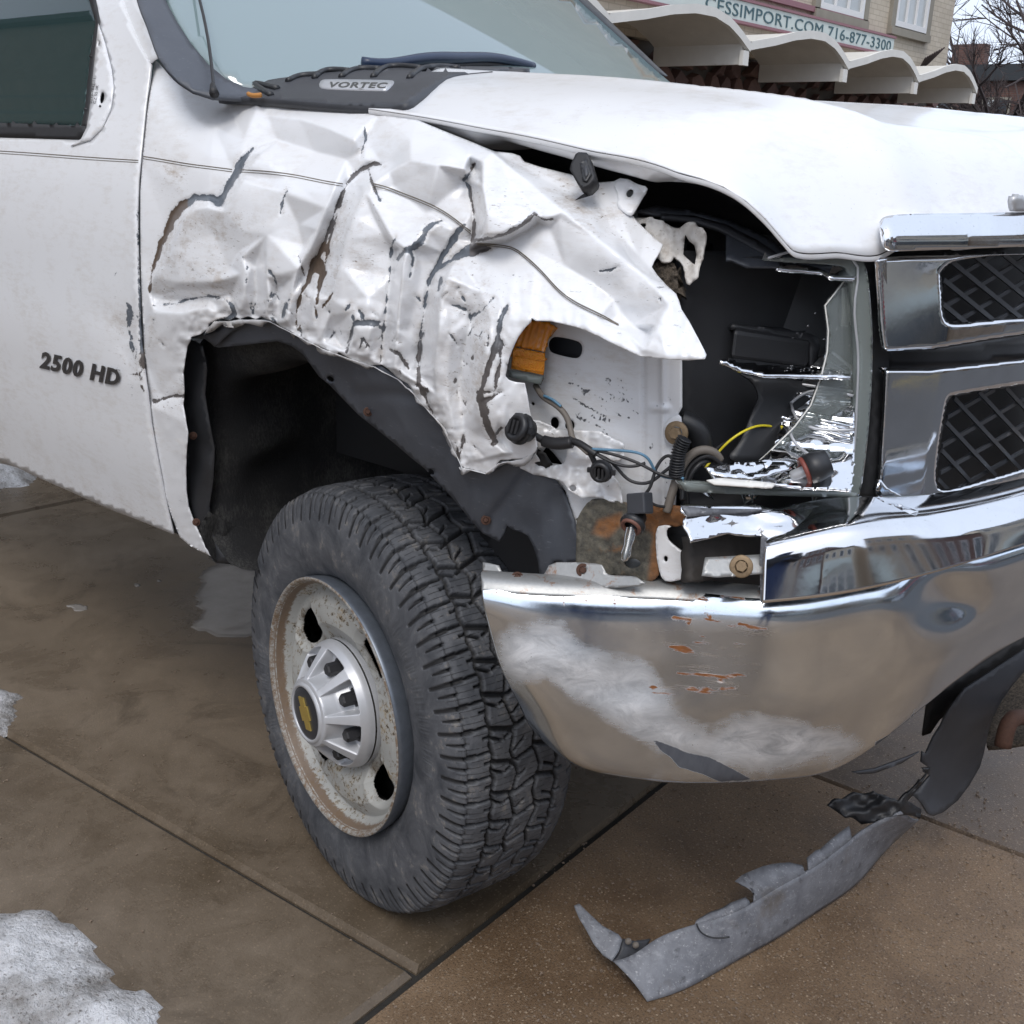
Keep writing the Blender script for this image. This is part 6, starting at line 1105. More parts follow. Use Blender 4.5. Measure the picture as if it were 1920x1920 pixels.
def flp_(name, xa_, xb_, tip, mat):
    i0 = int(np.argmin(abs(flq[:, 0]-xa_))); i1 = int(np.argmin(abs(flq[:, 0]-xb_))); a_ = spline_rows(fl_[i0:i1+1], 24); n = len(a_); t = resample(PX(tip), 3, False); B = []
    for i, p in enumerate(a_): q = t[int(round(i/(n-1)*(len(t)-1)))]; B.append(P3(q[0], q[1], 'd', float((p-CAM)@FW)+.014))
    B = np.array(B); mid = a_*.45+B*.55+np.array([0, 0, .003]); G = np.stack([a_, mid, B]); V = G.reshape(-1, 3); return mesh(name, V, facecam(V, gridfaces(3, n)), mat, ad, thick=.003)
flp_('dam_flange', 1306, 1404, '1307,1724 1330,1710 1352,1703 1370,1692 1398,1682 1404,1688', M['scuffed'])
flp_('dam_flange', 1412, 1508, '1414,1672 1400,1664 1378,1652 1392,1640 1408,1633 1430,1624 1453,1619 1480,1617 1504,1622', M['scuffed'])
flp_('dam_flange', 1514, 1600, '1513,1608 1530,1594 1538,1592 1556,1575 1575,1560 1592,1548', M['scuffed'])
# shallow crack and torn overlap in the strip
cp_ = PX('1306,1732 1312,1745 1325,1755 1345,1759 1368,1757'); dA = float((P3(1340, 1750, 'z', .07)-CAM)@FW); tube('tear_edge', CAM+rays(cp_)*(dA-.012), .0016, M['plastic'], ad, res=4, n=5)
tipd = dtps((1078, 1696, 'z', .085), (1150, 1808, 'z', .040), (1166, 1742, 'z', .075), (1155, 1790, 'z', .05), (1218, 1800, 'z', .03), (1100, 1760, 'z', .06))
sheet('broken_tip', PX('1076,1698 1086,1694 1104,1712 1130,1736 1160,1752 1167,1762 1160,1785 1148,1802 1130,1790 1112,1768 1100,1745 1085,1720'), tipd, M['scuffed'], ad, step=6, thick=.004)
sheet('broken_crease', PX('1146,1802 1160,1788 1168,1760 1190,1764 1220,1760 1212,1778 1190,1792 1165,1803'), shift(tipd, .012), M['plastic_grey'], ad, step=6, thick=.003)
for q_ in ((1178, 1765), (1192, 1772)): lathe('broken_crease_bolt', [(0, .006), (.004, .005), (.006, 0)], frame(P3(q_[0], q_[1], 'd', float(tipd([q_])[0])), CAM-P3(q_[0], q_[1], 'z', .04)), M['greywire'], ad, n=10)
tdk = dtps((1560, 1500, 'z', .20), (1620, 1490, 'z', .21), (1680, 1510, 'z', .20), (1740, 1490, 'z', .22), (1620, 1545, 'z', .16), (1725, 1530, 'z', .17))
sheet('torn_mount', PX('1554,1512 1568,1500 1582,1498 1590,1490 1640,1486 1662,1492 1682,1504 1700,1488 1738,1452 1722,1478 1702,1502 1728,1518 1726,1532 1700,1528 1660,1532 1640,1542 1615,1546 1600,1534 1580,1530'), tdk, M['plastic'], ad, step=6, thick=.006, disp=lambda q: .012*vnoise(q[:, 0]/18, q[:, 1]/12, 91))
sheet('torn_mount', PX('1690,1500 1712,1482 1745,1440 1728,1440 1738,1452 1700,1490'), shift(tdk, -.004), M['plastic'], ad, step=6, thick=.004)
sheet('skid_plate', PX('1850,1300 1900,1260 2000,1190 2000,1376 1930,1390 1880,1398 1850,1400 1845,1350'), dplane((1750, 1400, 'y', 1.1), (2000, 1300, 'y', 1.25), (1850, 1500, 'y', .95)), M['mud'], truck, step=20, thick=.01)
# ---- simple interior: seat backs, head rest, dashboard, steering wheel, cab back
loft('dashboard', [[(-.95, .2, 1.32), (-.85, .6, 1.36), (-.85, 1.0, 1.36), (-.85, 1.4, 1.36), (-.95, 1.8, 1.32)], [(-.80, .2, 1.40), (-.68, .6, 1.43), (-.65, 1.0, 1.43), (-.68, 1.4, 1.43), (-.80, 1.8, 1.40)], [(-.55, .2, 1.38), (-.50, .6, 1.39), (-.48, 1.0, 1.39), (-.50, 1.4, 1.39), (-.55, 1.8, 1.38)]], M['dash'], truck, nu=12, nv=30, thick=.01)
for y in (.50, 1.45):
    dz = .0 if y < 1 else 0.; bm_ = box('seat_back', (-1.62, y-.26, 1.0), (-1.46, y+.26, 1.52+dz), M['seat'], truck, bevel=.08); box('head_rest', (-1.62, y-.12, 1.55+dz), (-1.52, y+.12, 1.66+dz), M['seat'], bm_, bevel=.04)
    for e in (-.05, .05): tube('rest_post', [(-1.55, y+e, 1.5), (-1.55, y+e, 1.6)], .006, M['silver'], bm_, res=1)
tube('steering_wheel', [(-1.02+.05*math.sin(t), 1.45+.19*math.cos(t), 1.36+.18*math.sin(t)) for t in np.linspace(0, 2*math.pi, 24)], .014, M['plastic'], truck, res=2)
sheet_ = mesh('far_window', [(-2.0, 1.93, 1.36), (-.62, 1.93, 1.36), (-1.2, 1.67, 1.93), (-2.0, 1.67, 1.93)], [[0, 1, 2, 3]], M['windshield'], truck, smooth=False, thick=.004)
mesh('rear_window', [(-2.0, .14, 1.36), (-2.0, 1.86, 1.36), (-2.03, 1.66, 1.93), (-2.03, .34, 1.93)], [[0, 1, 2, 3]], M['windshield'], truck, smooth=False, thick=.004)
box('cab_rear_wall', (-2.0, .15, .7), (-1.97, 1.85, 1.36), M['dash'], truck); box('cab_floor', (-2.0, .1, .62), (-.45, 1.9, .66), M['darkness'], truck)
loft('cab_roof', [[(-1.18, .36, 1.96), (-1.1, 1.0, 2.0), (-1.18, 1.64, 1.96)], [(-1.6, .33, 2.0), (-1.6, 1.0, 2.05), (-1.6, 1.67, 2.0)], [(-2.05, .36, 1.94), (-2.05, 1., 2.0), (-2.05, 1.64, 1.94)]], M['paint'], truck, nu=12, nv=24, face=False, thick=.02)
tube('rear_pillar', [(-2.0, .12, 1.35), (-2.0, .33, 1.96)], .06, M['paint'], truck, res=1); tube('rear_pillar', [(-2.0, 1.88, 1.35), (-2.0, 1.67, 1.96)], .06, M['paint'], truck, res=1); tube('roof_pillar', [(-.52, 1.86, 1.43), (-1.18, 1.64, 1.96)], .04, M['paint'], truck, res=1)
# far side and rear body so the truck stands complete from the side
sheet('rear_body_side', PX('-2600,200 -90,256 -90,842 -2600,760'), dimp(g_side, .5, 40, 200), M['paint'], truck, step=200) if False else None
rows = [[(x, float(sideY(0, z)), z) for x in np.linspace(-1.45, -4.2, 12)] for z in (.60, .75, .95, 1.2, 1.32, 1.36)]
loft('rear_body_side', rows, M['paint'], truck, nu=16, nv=30, thick=.004)
rows = [[(x, 2-float(sideY(0, z)), z) for x in np.linspace(.60, -4.2, 12)] for z in (.60, .75, .95, 1.2, 1.30, 1.36)]
loft('far_body_side', rows, M['paint'], truck, nu=16, nv=30, thick=.004, face=False)
for x, y in ((-.018, 1.80), (-3.4, .30), (-3.4, 1.80)):
    Mw = frame((x, y, .39), (0, -1 if y < 1 else 1, 0), (1, 0, 0)); lathe('rear_tyre' if x < -1 else 'far_tyre', [(.22, 0), (.25, .02), (.33, .02), (.38, 0), (.39, -.03), (.39, -.2), (.36, -.22), (.24, -.22)], Mw, M['rubber'], truck, n=64)
# ================================================================== ground
def slab(poly, mat, label=None, z=0., parent=None, name='slab', bw=.007, inner=None):
    P = np.array(poly, float); c = P.mean(0); e = smoothslab(P, .006); inn = c+(P-c)*(1-bw/np.linalg.norm(P-c, axis=1).mean()); n = len(P); inn = inn if inner is None else np.array(inner)
    V = np.vstack([np.c_[P, np.full(n, z-.09)], np.c_[P, np.full(n, z-.012)], np.c_[inn, np.full(n, z)]]); f = [[i, (i+1) % n, n+(i+1) % n, n+i] for i in range(n)]+[[n+i, n+(i+1) % n, 2*n+(i+1) % n, 2*n+i] for i in range(n)]+[list(range(2*n, 3*n))]
    return mesh(name, V, f, mat, parent, smooth=False)
def smoothslab(P, r): return P
site = tag(empty('sidewalk', (0, 0, 0)), kind='structure')
bed = MB(); bed.box((-40, -60, -.30), (3.2, 60, -.016)); bd = bed.build('joint_bed', M['joint'], site, smooth=False)
g_ = .0045
def L1(x): return -.12+.0954*(x+1.047)
def Tx(y): return .258-.0647*(y-.004)
def L3(x): return 1.107+.0475*(x-.449)
xa = -2.6
slab([(xa, L1(xa)-g_), (xa, -2.2), (Tx(-2.2)-g_-.004, -2.2), (Tx(L1(.25))-g_-.004, L1(.25)-g_)], M['concrete'], parent=site, bw=.012)
slab([(xa, L1(xa)+g_+.002), (Tx(L1(.25))-g_-.004, L1(.25)+g_+.002), (Tx(2.1)-g_-.004, 2.1-g_), (xa, 2.1-g_)], M['concrete'], parent=site, inner=[(xa+.01, L1(xa)+g_+.012), (Tx(L1(.25))-g_-.008, L1(.25)+g_+.012), (Tx(2.1)-g_-.008, 2.1-g_-.004), (xa+.01, 2.1-g_-.004)])
slab([(Tx(-1.0)+g_+.006, -1.0), (3.0, -.95), (3.0, L3(3.0)-g_), (Tx(1.1)+g_+.006, L3(Tx(1.1))-g_)], M['concrete_agg'], parent=site)
slab([(Tx(1.1)+g_+.006, L3(Tx(1.1))+g_), (3.0, L3(3.0)+g_), (3.0, 3.2), (Tx(3.2)+g_+.006, 3.2)], M['concrete_grey'], parent=site)
slab([(Tx(-1.0)+g_+.006, -1.02), (Tx(-3.2)+g_, -3.2), (3.0, -3.2), (3.0, -.97)], M['concrete_agg'], parent=site)
slab([(xa, 2.1+g_), (Tx(2.1)-g_, 2.1+g_), (Tx(4)-g_, 4.), (xa, 4.)], M['concrete'], parent=site)
for iy in range(-12, 14):
    y0 = 3.2+ (iy-0)*1.8 if iy >= 0 else -3.2+iy*1.8
    ms = [M['concrete'], M['concrete_grey'], M['concrete']]
    slab([(Tx(0)+.01, y0+.012), (3.0, y0+.012), (3.0, y0+1.8), (Tx(0)+.01, y0+1.8)], M['concrete_grey'], parent=site)
for iy in range(0, 8): slab([(xa, 4.+iy*1.8+.015), (.22, 4.+iy*1.8+.015), (.22, 5.8+iy*1.8), (xa, 5.8+iy*1.8)], M['concrete'], parent=site)
for iy in range(0, 6): slab([(xa, -4.0-iy*1.8+.015), (.36, -4.0-iy*1.8+.015), (.36, -2.2-iy*1.8-.01), (xa, -2.2-iy*1.8-.01)], M['concrete'], parent=site)
for ix in range(3):
    for iy in range(-6, 10): slab([(xa-.012-(ix+1)*2.2, iy*2.2), (xa-.012-(ix)*2.2-.012, iy*2.2), (xa-.012-ix*2.2-.012, iy*2.2+2.19), (xa-.012-(ix+1)*2.2, iy*2.2+2.19)], M['concrete'], parent=site)
def flat(name, lo, hi, z, mat, kind='structure'): return tag(mesh(name, [(lo[0], lo[1], z), (hi[0], lo[1], z), (hi[0], hi[1], z), (lo[0], hi[1], z)], [[0, 1, 2, 3]], mat, None, smooth=False), kind=kind)
flat('ground', (-250, -250), (250, 250), -.32, M['asphalt'])
road = flat('road', (3.16, -120), (14.8, 120), -.12, M['asphalt'])
tag(box('kerb', (3.01, -60, -.3), (3.15, 60, -.004), M['concrete_grey'], None, bevel=.015), kind='structure')
tag(box('far_sidewalk', (14.8, -80, -.3), (19.5, 80, .0), M['concrete_grey'], None), kind='structure')
for k_ in range(-12, 12): flat('lane_marking', (8.9, k_*6.), (9.05, k_*6+3.), -.115, M['yellowp'])
# damp stain and pebbles
peb = MB()
for i in range(1500):
    q_ = RNG.uniform((0, 1100), (1920, 1920)) if i < 350 else RNG.uniform((1000, 1470), (1920, 1920)); P = P3(q_[0], q_[1], 'z', .001)
    if not (-2.5 < P[0] < 2.9): continue
    r = RNG.uniform(.0008, .0026); V, f = boxgeo((-r, -r*.7, 0), (r, r*.7, r*.8)); an_ = RNG.uniform(0, 6.28); Rm = np.array([[math.cos(an_), -math.sin(an_), 0], [math.sin(an_), math.cos(an_), 0], [0, 0, 1]]); peb.add(V@Rm.T*RNG.uniform(.7, 1.2, 3)+P, f)
tag(peb.build('grit', mat_simple('grit_stone', (.20, .15, .11), .8, var=.6, nscale=40), None, smooth=False), kind='stuff')
# ---- snow and ice
def heap(name, poly, h, mat, label, cat, group=None, seed=1, st=.014, edge=.10):
    W = np.array([P3(a[0], a[1], 'z', 0.)[:2] for a in smoothpoly(PX(poly), 2)]); lo, hi = W.min(0)-.02, W.max(0)+.02; nx, ny = int((hi[0]-lo[0])/st)+2, int((hi[1]-lo[1])/st)+2
    gx_, gy_ = np.meshgrid(lo[0]+np.arange(nx)*st, lo[1]+np.arange(ny)*st); q = np.stack([gx_.ravel(), gy_.ravel()], -1); d = polydist(q, W)+.012*vnoise(q[:, 0]/.03, q[:, 1]/.03, seed)+.02*vnoise(q[:, 0]/.09, q[:, 1]/.09, seed+1)
    k_ = np.clip(d/edge, 0, 1); z = h*(k_**.6)*(1+.35*vnoise(q[:, 0]/.07, q[:, 1]/.07, seed+2)+.2*vnoise(q[:, 0]/.025, q[:, 1]/.025, seed+3))-.004; z = np.where(d > 0, np.maximum(z, .002), -.012)
    V = np.c_[q, z]; f = gridfaces(ny, nx); keep = (d[f] > -.004).any(1); f = f[keep]; u = np.unique(f); rm = -np.ones(len(V), int); rm[u] = np.arange(len(u)); dirt = np.clip(1-d/edge, 0, 1)*.55+.25*vnoise(q[:, 0]/.1, q[:, 1]/.1, seed+5)
    return tag(mesh(name, V[u], facecam(V[u], rm[f]), mat, None, attrs=dict(dirt=np.clip(dirt[u], 0, 1))), label, cat, group)
heap('snow_patch', '-120,1720 0,1718 40,1712 75,1708 100,1712 130,1716 165,1738 172,1760 180,1790 200,1800 225,1830 262,1848 285,1862 300,1895 300,1990 -120,1990', .055, M['snow'], 'large dirty melting snow patch on the concrete at the bottom left corner', 'snow', seed=3, edge=.22)
heap('snow_patch', '-120,1270 0,1290 22,1294 38,1306 32,1330 18,1345 16,1368 0,1376 -120,1400', .03, M['snow'], 'small clean snow patch at the left edge beside the end of the long joint', 'snow', seed=9)
heap('ice_patch', '372,1075 400,1062 440,1056 500,1060 560,1075 570,1180 480,1200 440,1196 400,1192 372,1180 356,1168 368,1148 366,1120 380,1098', .007, M['ice'], 'thin grey ice patch on the concrete just behind the front wheel', 'ice', seed=13, edge=.05)
heap('ice_chip', '125,1138 138,1130 158,1134 162,1142 150,1147 130,1146', .005, M['ice'], 'largest of the small melting ice chips under the door', 'ice', seed=17, st=.006, edge=.02)
heap('ice_chip', '250,1098 262,1094 268,1100 258,1104', .004, M['ice'], 'left one of the two tiny ice chips nearest the grey ice patch', 'ice', seed=18, st=.005, edge=.02)
heap('ice_chip', '292,1086 304,1084 308,1090 296,1094', .004, M['ice'], 'right one of the two tiny ice chips nearest the grey ice patch', 'ice', seed=19, st=.005, edge=.02)
heap('snow_bank', '-200,840 0,870 60,884 78,900 40,912 0,918 -200,930', .10, M['snow'], 'bluish snow bank behind the truck seen under the door', 'snow', seed=23, st=.03, edge=.3)
# ================================================================== building with the scalloped canopy (left background)
bld = empty('shop_building', (-8.0, 12, 0), 'cream brick shop building with scalloped white canopies and a long sign', 'building')
WX = -6.7
box('upper_wall', (WX-9, -1, 2.7), (WX, 19.1, 11), M['brick_cream'], bld)
box('lower_wall', (WX-9, -1, 0), (WX-.12, 19.1, 2.7), M['mortar'], bld)
# rough stones of the ground floor wall
meshes = []
for k_ in range(10):
    n = int(RNG.integers(5, 8)); t = np.sort(RNG.uniform(0, 6.28, n)); r = RNG.uniform(.75, 1.1, n); P = np.stack([np.cos(t)*r, np.sin(t)*r], -1); V = [(-.08, a*.5, b*.5) for a, b in P]+[(.03+RNG.uniform(-.01, .02), a*.42, b*.42) for a, b in P]
    f = [[i, (i+1) % n, n+(i+1) % n, n+i] for i in range(n)]+[list(range(n, 2*n))]; me = bpy.data.meshes.new('stone'); me.from_pydata(V, [], f); me.materials.append(M['stone'] if k_ % 2 else M['stone_b']); meshes.append(me)
cnt = 0; z = 1.35; ri = 0
while z < 2.95:
    y = 5.0+(ri % 2)*.2
    while y < 18.9 and cnt < 290:
        wd = RNG.uniform(.26, .5); o = bpy.data.objects.new('stone', meshes[int(RNG.integers(10))]); o.location = (WX-.05, y+wd/2, z+.14+RNG.uniform(-.03, .03)); o.scale = (1, wd*1.12, RNG.uniform(.30, .36)); put(o, bld); y += wd; cnt += 1
    z += .27; ri += 1
# sign board and lettering
sg = empty('sign_board', (WX, 14, 3.3), parent=bld)
sz0, sz1 = [hx_ for hx_ in (P3(1673, 102, 'x', WX+.1)[2], P3(1673, 72, 'x', WX+.1)[2])]; sy1 = P3(1675, 90, 'x', WX+.1)[1]; print('SIGN', sz0, sz1, sy1)
box('sign_panel', (WX+.04, 3.0, sz0), (WX+.10, sy1, sz1), M['sign'], sg)
box('sign_edge', (WX+.02, 3.0, sz1+.003), (WX+.12, sy1+.03, sz1+.035), M['sign_trim'], sg); box('sign_edge', (WX+.02, 3.0, sz0-.035), (WX+.12, sy1+.03, sz0-.003), M['sign_trim'], sg)
y_end = P3(1670, 86, 'x', WX+.1)[1]; y_beg = P3(1322, -6, 'x', WX+.1)[1]; V, f = text_geo('CESSIMPORT.COM 716-877-3300', 1, .01, .0, 1.05); w_ = V[:, 0].max(); hh = sz1-sz0
SL = (np.stack([np.full(len(V), WX+.105)+V[:, 2]*.3, y_beg+V[:, 0]/w_*(y_end-y_beg), sz0+hh*.16+V[:, 1]/.72*hh*.68], -1), f)
par_ = list(range(len(V)))
def fnd(i):
    while par_[i] != i: par_[i] = par_[par_[i]]; i = par_[i]
    return i
for t_ in f:
    for b_ in t_[1:]: par_[fnd(b_)] = fnd(t_[0])
grp = {}
for t_ in f: grp.setdefault(fnd(t_[0]), []).append(t_)
for fs in grp.values():
    u_ = sorted({i for t_ in fs for i in t_}); rm_ = {i: j for j, i in enumerate(u_)}; mesh('sign_letter', SL[0][u_], [[rm_[i] for i in t_] for t_ in fs], M['sign_letter'], sg, smooth=False)
box('pink_trim_band', (WX+.01, 2.5, sz1+.10), (WX+.06, 15.8, sz1+.17), M['sign_trim'], bld)
# windows
def window(y0, y1, z0, z1, n=3):
    w_ = box('window', (WX-.02, y0-.16, z0-.13), (WX+.085, y1+.16, z0-.02), M['sill'], bld); box('frame', (WX-.02, y0-.16, z0-.018), (WX+.06, y0-.01, z1), M['sill'], w_); box('frame', (WX-.02, y1+.01, z0-.018), (WX+.06, y1+.16, z1), M['sill'], w_)
    m = MB(); m.box((WX+.012, y0, z0), (WX+.06, y0+.07, z1)).box((WX+.012, y1-.07, z0), (WX+.06, y1, z1)).box((WX+.012, y0+.072, z0), (WX+.06, y1-.072, z0+.08)); m.build('sash', M['wframe'], w_, smooth=False)
    dy = (y1-y0-.14)/n
    for i in range(n):
        box('pane', (WX+.006, y0+.075+i*dy, z0+.085), (WX+.018, y0+.065+(i+1)*dy, z1), M['pane'], w_)
        if i: box('mullion', (WX+.02, y0+.05+i*dy, z0+.085), (WX+.05, y0+.09+i*dy, z1), M['wframe'], w_)
ya, za = P3(1532, 12, 'x', WX)[1:]; yb = P3(1612, 35, 'x', WX)[1]; yc, zc_ = P3(1672, 48, 'x', WX)[1:]; yd = P3(1730, 62, 'x', WX)[1]; print('WIN', ya, yb, yc, yd, za, zc_)
window(ya, yb, za-.02, za+2.0); window(yc, yd, zc_, zc_+2.05); window(ya-4.2, yb-4.2, za-.05, za+2.0); window(ya-8.4, yb-8.4, za-.05, za+2.0)
# canopy vaults
CXF = -5.5; zt = 2.66; js = [P3(*q, 'x', CXF)[1] for q in ((1140, 5), (1405, 75), (1590, 115), (1722, 140), (1830, 165))]; js = [2*js[0]-js[1]-.05, *js]; js = [js[0]-2.1]+js; print('J', js)
for y0, y1 in zip(js[:-1], js[1:]):
    w_ = y1-y0; n = 28; t = np.linspace(0, 1, n); cv = empty('canopy_vault', (CXF, (y0+y1)/2, zt), parent=bld)
    prof_ = np.interp(t, [0, .08, .22, .40, .56, .70, .82, .91, .97, 1.], [0.0, .035, .095, .19, .245, .25, .19, .10, .02, -.015])
    ya_ = y0+w_*t; zz = zt-.02+prof_*1.02
    # upper skin thick shell, underside
    th_ = .045; V = []; 
    for x in (CXF, WX+.0):
        for i in range(n): V.append((x, ya_[i], zz[i]))
        for i in range(n): V.append((x, ya_[i], zz[i]-th_))
    f = []
    for i in range(n-1):
        a_ = i; f += [[a_, a_+1, 2*n+a_+1, 2*n+a_], [n+a_+1, n+a_, 3*n+a_, 3*n+a_+1], [a_+1, a_, n+a_, n+a_+1], [2*n+a_, 2*n+a_+1, 3*n+a_+1, 3*n+a_]]
    mesh('vault_shell', V, f, M['canopy_under'], cv, smooth=True, sharp=40)
    # front fascia band proud of the shell
    V = []
    for x in (CXF+.03, CXF-.02):
        for i in range(n): V.append((x, ya_[i], zz[i]+.02))
        for i in range(n): V.append((x, ya_[i], zz[i]-.07))
    f = []
    for i in range(n-1): f += [[i, i+1, n+i+1, n+i], [2*n+i+1, 2*n+i, 3*n+i, 3*n+i+1], [i+1, i, 2*n+i, 2*n+i+1], [n+i, n+i+1, 3*n+i+1, 3*n+i]]
    mesh('vault_fascia', V, f, M['canopy'], cv, smooth=True, sharp=40)
    zb = P3(1400, 122, 'x', CXF)[2]
    box('vault_side', (WX, y1-.10, zb), (CXF-.03, y1-.045, zt+.015), M['canopy'], cv); box('vault_post', (CXF-.028, y1-.13, zb-.01), (CXF+.02, y1-.01, zt-.10), M['canopy'], cv)
    loft('vault_web', [[(CXF-.05, y0+.05+(w_-.12)*k_/8, zb+.02+.10*abs(k_/8-.3)) for k_ in range(9)], [(WX+.3, y0+.05+(w_-.12)*k_/8, zb+.05) for k_ in range(9)]], M['canopy_under'], cv, nu=3, nv=12, face=False, thick=.01) if False else None
box('scaffold_tag', (WX+.01, P3(1740, 100, 'x', WX)[1]-.05, P3(1740, 130, 'x', WX)[2]), (WX+.04, P3(1740, 100, 'x', WX)[1]+.35, P3(1740, 118, 'x', WX)[2]), M['roofing'], bld) if False else None
tub = MB()
for k_ in range(9):
    a_ = P3(1722+k_*2.2, 132-k_*1.5, 'x', WX+.03); b_ = P3(1736+k_*4.4, 108-k_*2.4, 'x', WX+.25); tub.bar(a_, b_, .02, .02)
tub.build('dead_vine', M['bark'], bld, smooth=False)
# ---- far dark brick building, bare tree
fb = empty('brick_building', (-16, 42, 0), 'long low dark brick building with pale window frames behind the bare tree', 'building')
p0 = P3(1768, 123, 'y', 42.); p1 = P3(1990, 121, 'y', 42.); zr = p0[2]; x0_, x1_ = p0[0], p1[0]
box('wall', (x0_-6, 42., 0), (x1_+10, 52, zr-.55), M['brick_dark'], fb); box('roof', (x0_-6.2, 41.8, zr-.545), (x1_+10.2, 52.2, zr), M['roofing'], fb)
for k_ in range(9):
    xx = x0_-4.4+k_*2.05; ww = box('window', (xx-.1, 41.93, zr-2.5), (xx+.9, 41.99, zr-1.1), M['sill'], fb); box('pane', (xx, 41.90, zr-2.4), (xx+.38, 41.928, zr-1.2), M['pane'], ww); box('pane', (xx+.42, 41.90, zr-2.4), (xx+.8, 41.928, zr-1.2), M['pane_dark'], ww)
tr_ = empty('bare_tree', (0, 0, 0), 'leafless tree with a spreading tangle of twigs at the upper right', 'tree')
base = P3(1905, 205, 'y', 27.); base[2] = 0; tr_.location = base; tr_['label'] = tr_['label']
bpy.context.view_layer.update()
tm = MB(); tk = MB()
def branch(p, d, L, r, dep_):
    d = d/np.linalg.norm(d); n = max(3, int(L/.35)); P = [p]; dd = d.copy()
    for i in range(n): dd = dd+RNG.normal(0, .13, 3)+np.array([0, 0, .03]); dd /= np.linalg.norm(dd); P.append(P[-1]+dd*L/n)
    P = np.array(P); V, f = tubegeo(P, r, 5 if r > .02 else 3, lambda t: r*(1-.55*t)); (tk if dep_ == 0 else tm).add(V, f)
    if dep_ >= 6 or r < .004: return
    for k_ in range(int(RNG.integers(3, 5))):
        t = RNG.uniform(.3, 1.); i = int(t*n); ax_ = RNG.normal(0, 1, 3); nd = P[min(i+1, n)]-P[i if i < n else n-1]; nd = nd/np.linalg.norm(nd)+ax_/np.linalg.norm(ax_)*.75; branch(P[i], nd, L*RNG.uniform(.55, .8), r*.58, dep_+1)
branch(base, np.array([0, 0, 1.]), 2.2, .16, 0)
for k_ in range(4): branch(base+np.array([0, 0, 1.5+.2*k_]), np.array([math.cos(k_*1.7), math.sin(k_*1.7), 1.1]), 2.6, .10, 1)
tk.build('trunk', M['bark'], tr_); tm.build('crown', M['bark'], tr_, smooth=False); print('TREE faces', len(tm.F))
# utility box/chimney pot seen behind the twigs
box('chimney', (p0[0]-.2, 43.2, zr-.2), (p0[0]+1.0, 43.7, P3(1795, 82, 'y', 43)[2]), M['brick_dark'], fb)
# ================================================================== the street behind the camera (seen in the chrome)
def shop(y0, y1, h, mat, label, seed):
    r = np.random.default_rng(seed); b = empty('shop_house', (20, (y0+y1)/2, 0), label, 'building'); box('wall', (20, y0, 0), (30, y1, h), mat, b); box('roof', (19.8, y0, h+.003), (30, y1, h+.35), M['roofing'], b)
    n = max(2, int((y1-y0)/1.6)); dy = (y1-y0)/n
    for fl_n in range(1, int(h/3)):
        for i in range(n): wn = box('window', (19.93, y0+dy*(i+.25), fl_n*3.1+.7), (19.997, y0+dy*(i+.75), fl_n*3.1+2.4), M['wframe'], b); box('pane', (19.90, y0+dy*(i+.3), fl_n*3.1+.8), (19.927, y0+dy*(i+.7), fl_n*3.1+2.3), M['pane_dark'], wn)
    for i in range(n): sw_ = box('shop_window', (19.9, y0+dy*(i+.06), .5), (19.997, y0+dy*(i+.94), 2.7), M['wframe'] if seed % 2 else M['roofing'], b); box('pane', (19.86, y0+dy*(i+.12), .6), (19.897, y0+dy*(i+.88), 2.6), M['pane_dark'], sw_)
    box('shop_sign', (19.8, y0+.4, 2.85), (19.995, y1-.4, 3.4), M['red'] if seed == 5 else M['sign'], b)
yy = -32
for i, (wd, h, mt, lb) in enumerate([(9, 7.5, 'brick_tan', 'tan brick shop house, first in the row across the street'), (7, 9.5, 'brick_dark', 'tall dark brick shop house across the street beside the tan one'), (8, 6.5, 'brick_cream', 'low cream shop house across the street'), (9, 10, 'brick_tan', 'tall tan shop house across the street facing the truck'), (7, 7, 'brick_dark', 'dark brick shop house with a red sign across the street'), (9, 9, 'brick_cream', 'tall cream shop house across the street'), (8, 6.5, 'brick_tan', 'low tan shop house near the far end of the street'), (9, 8, 'brick_dark', 'dark brick shop house at the far end of the street')]):
    shop(yy, yy+wd-.1, h, M[mt], lb, i+1); yy += wd+(2.5 if i in (2, 5) else 0)
# white van parked across the street
van = empty('white_van', (12.4, 2.2, -.12), 'small white van parked across the street, seen only in the chrome bumper', 'van')
secs = [[(12.4+sx*wx, 2.2+y, -.12+z) for sx, wx, z in ((-1, .85, .3), (-1, .92, .7), (-1, .88, 1.0), (-1, .70, h_), (1, .70, h_), (1, .88, 1.0), (1, .92, .7), (1, .85, .3))] for y, h_ in ((-2.2, .95), (-2.0, 1.05), (-1.3, 1.15), (-.7, 1.75), (1.6, 1.8), (2.1, 1.7), (2.2, 1.1))]
V = np.array(secs).reshape(-1, 3); mesh('van_body', V, gridfaces(7, 8, False, True), M['vanwhite'], van, sharp=50)
box('van_window', (11.52, 1.4, 1.0), (11.62, 3.9, 1.5), M['pane_dark'], van)
for y in (-1.4, 1.4): lathe('van_wheel', [(0, 0), (.2, .02), (.3, 0), (.33, -.05), (.33, -.2)], frame((11.52, 2.2+y, .2), (-1, 0, 0)), M['rubber'], van, n=24)
# tan brick neighbour reflected in the side window and door
nb = empty('neighbour_house', (-14, -9, 0), 'tan brick house on the near side, reflected in the truck window', 'building'); box('wall', (-34, -16, 0), (-5.5, -8.5, 14), M['brick_tan'], nb); box('roof', (-34.3, -16.3, 14.003), (-5.2, -8.2, 14.4), M['roofing'], nb)
for k_ in range(4): wn = box('window', (-8-k_*4., -8.52, 3.4), (-6.9-k_*4., -8.40, 5.0), M['wframe'], nb); box('pane', (-7.9-k_*4., -8.39, 3.5), (-7.0-k_*4., -8.36, 4.9), M['pane_dark'], wn)

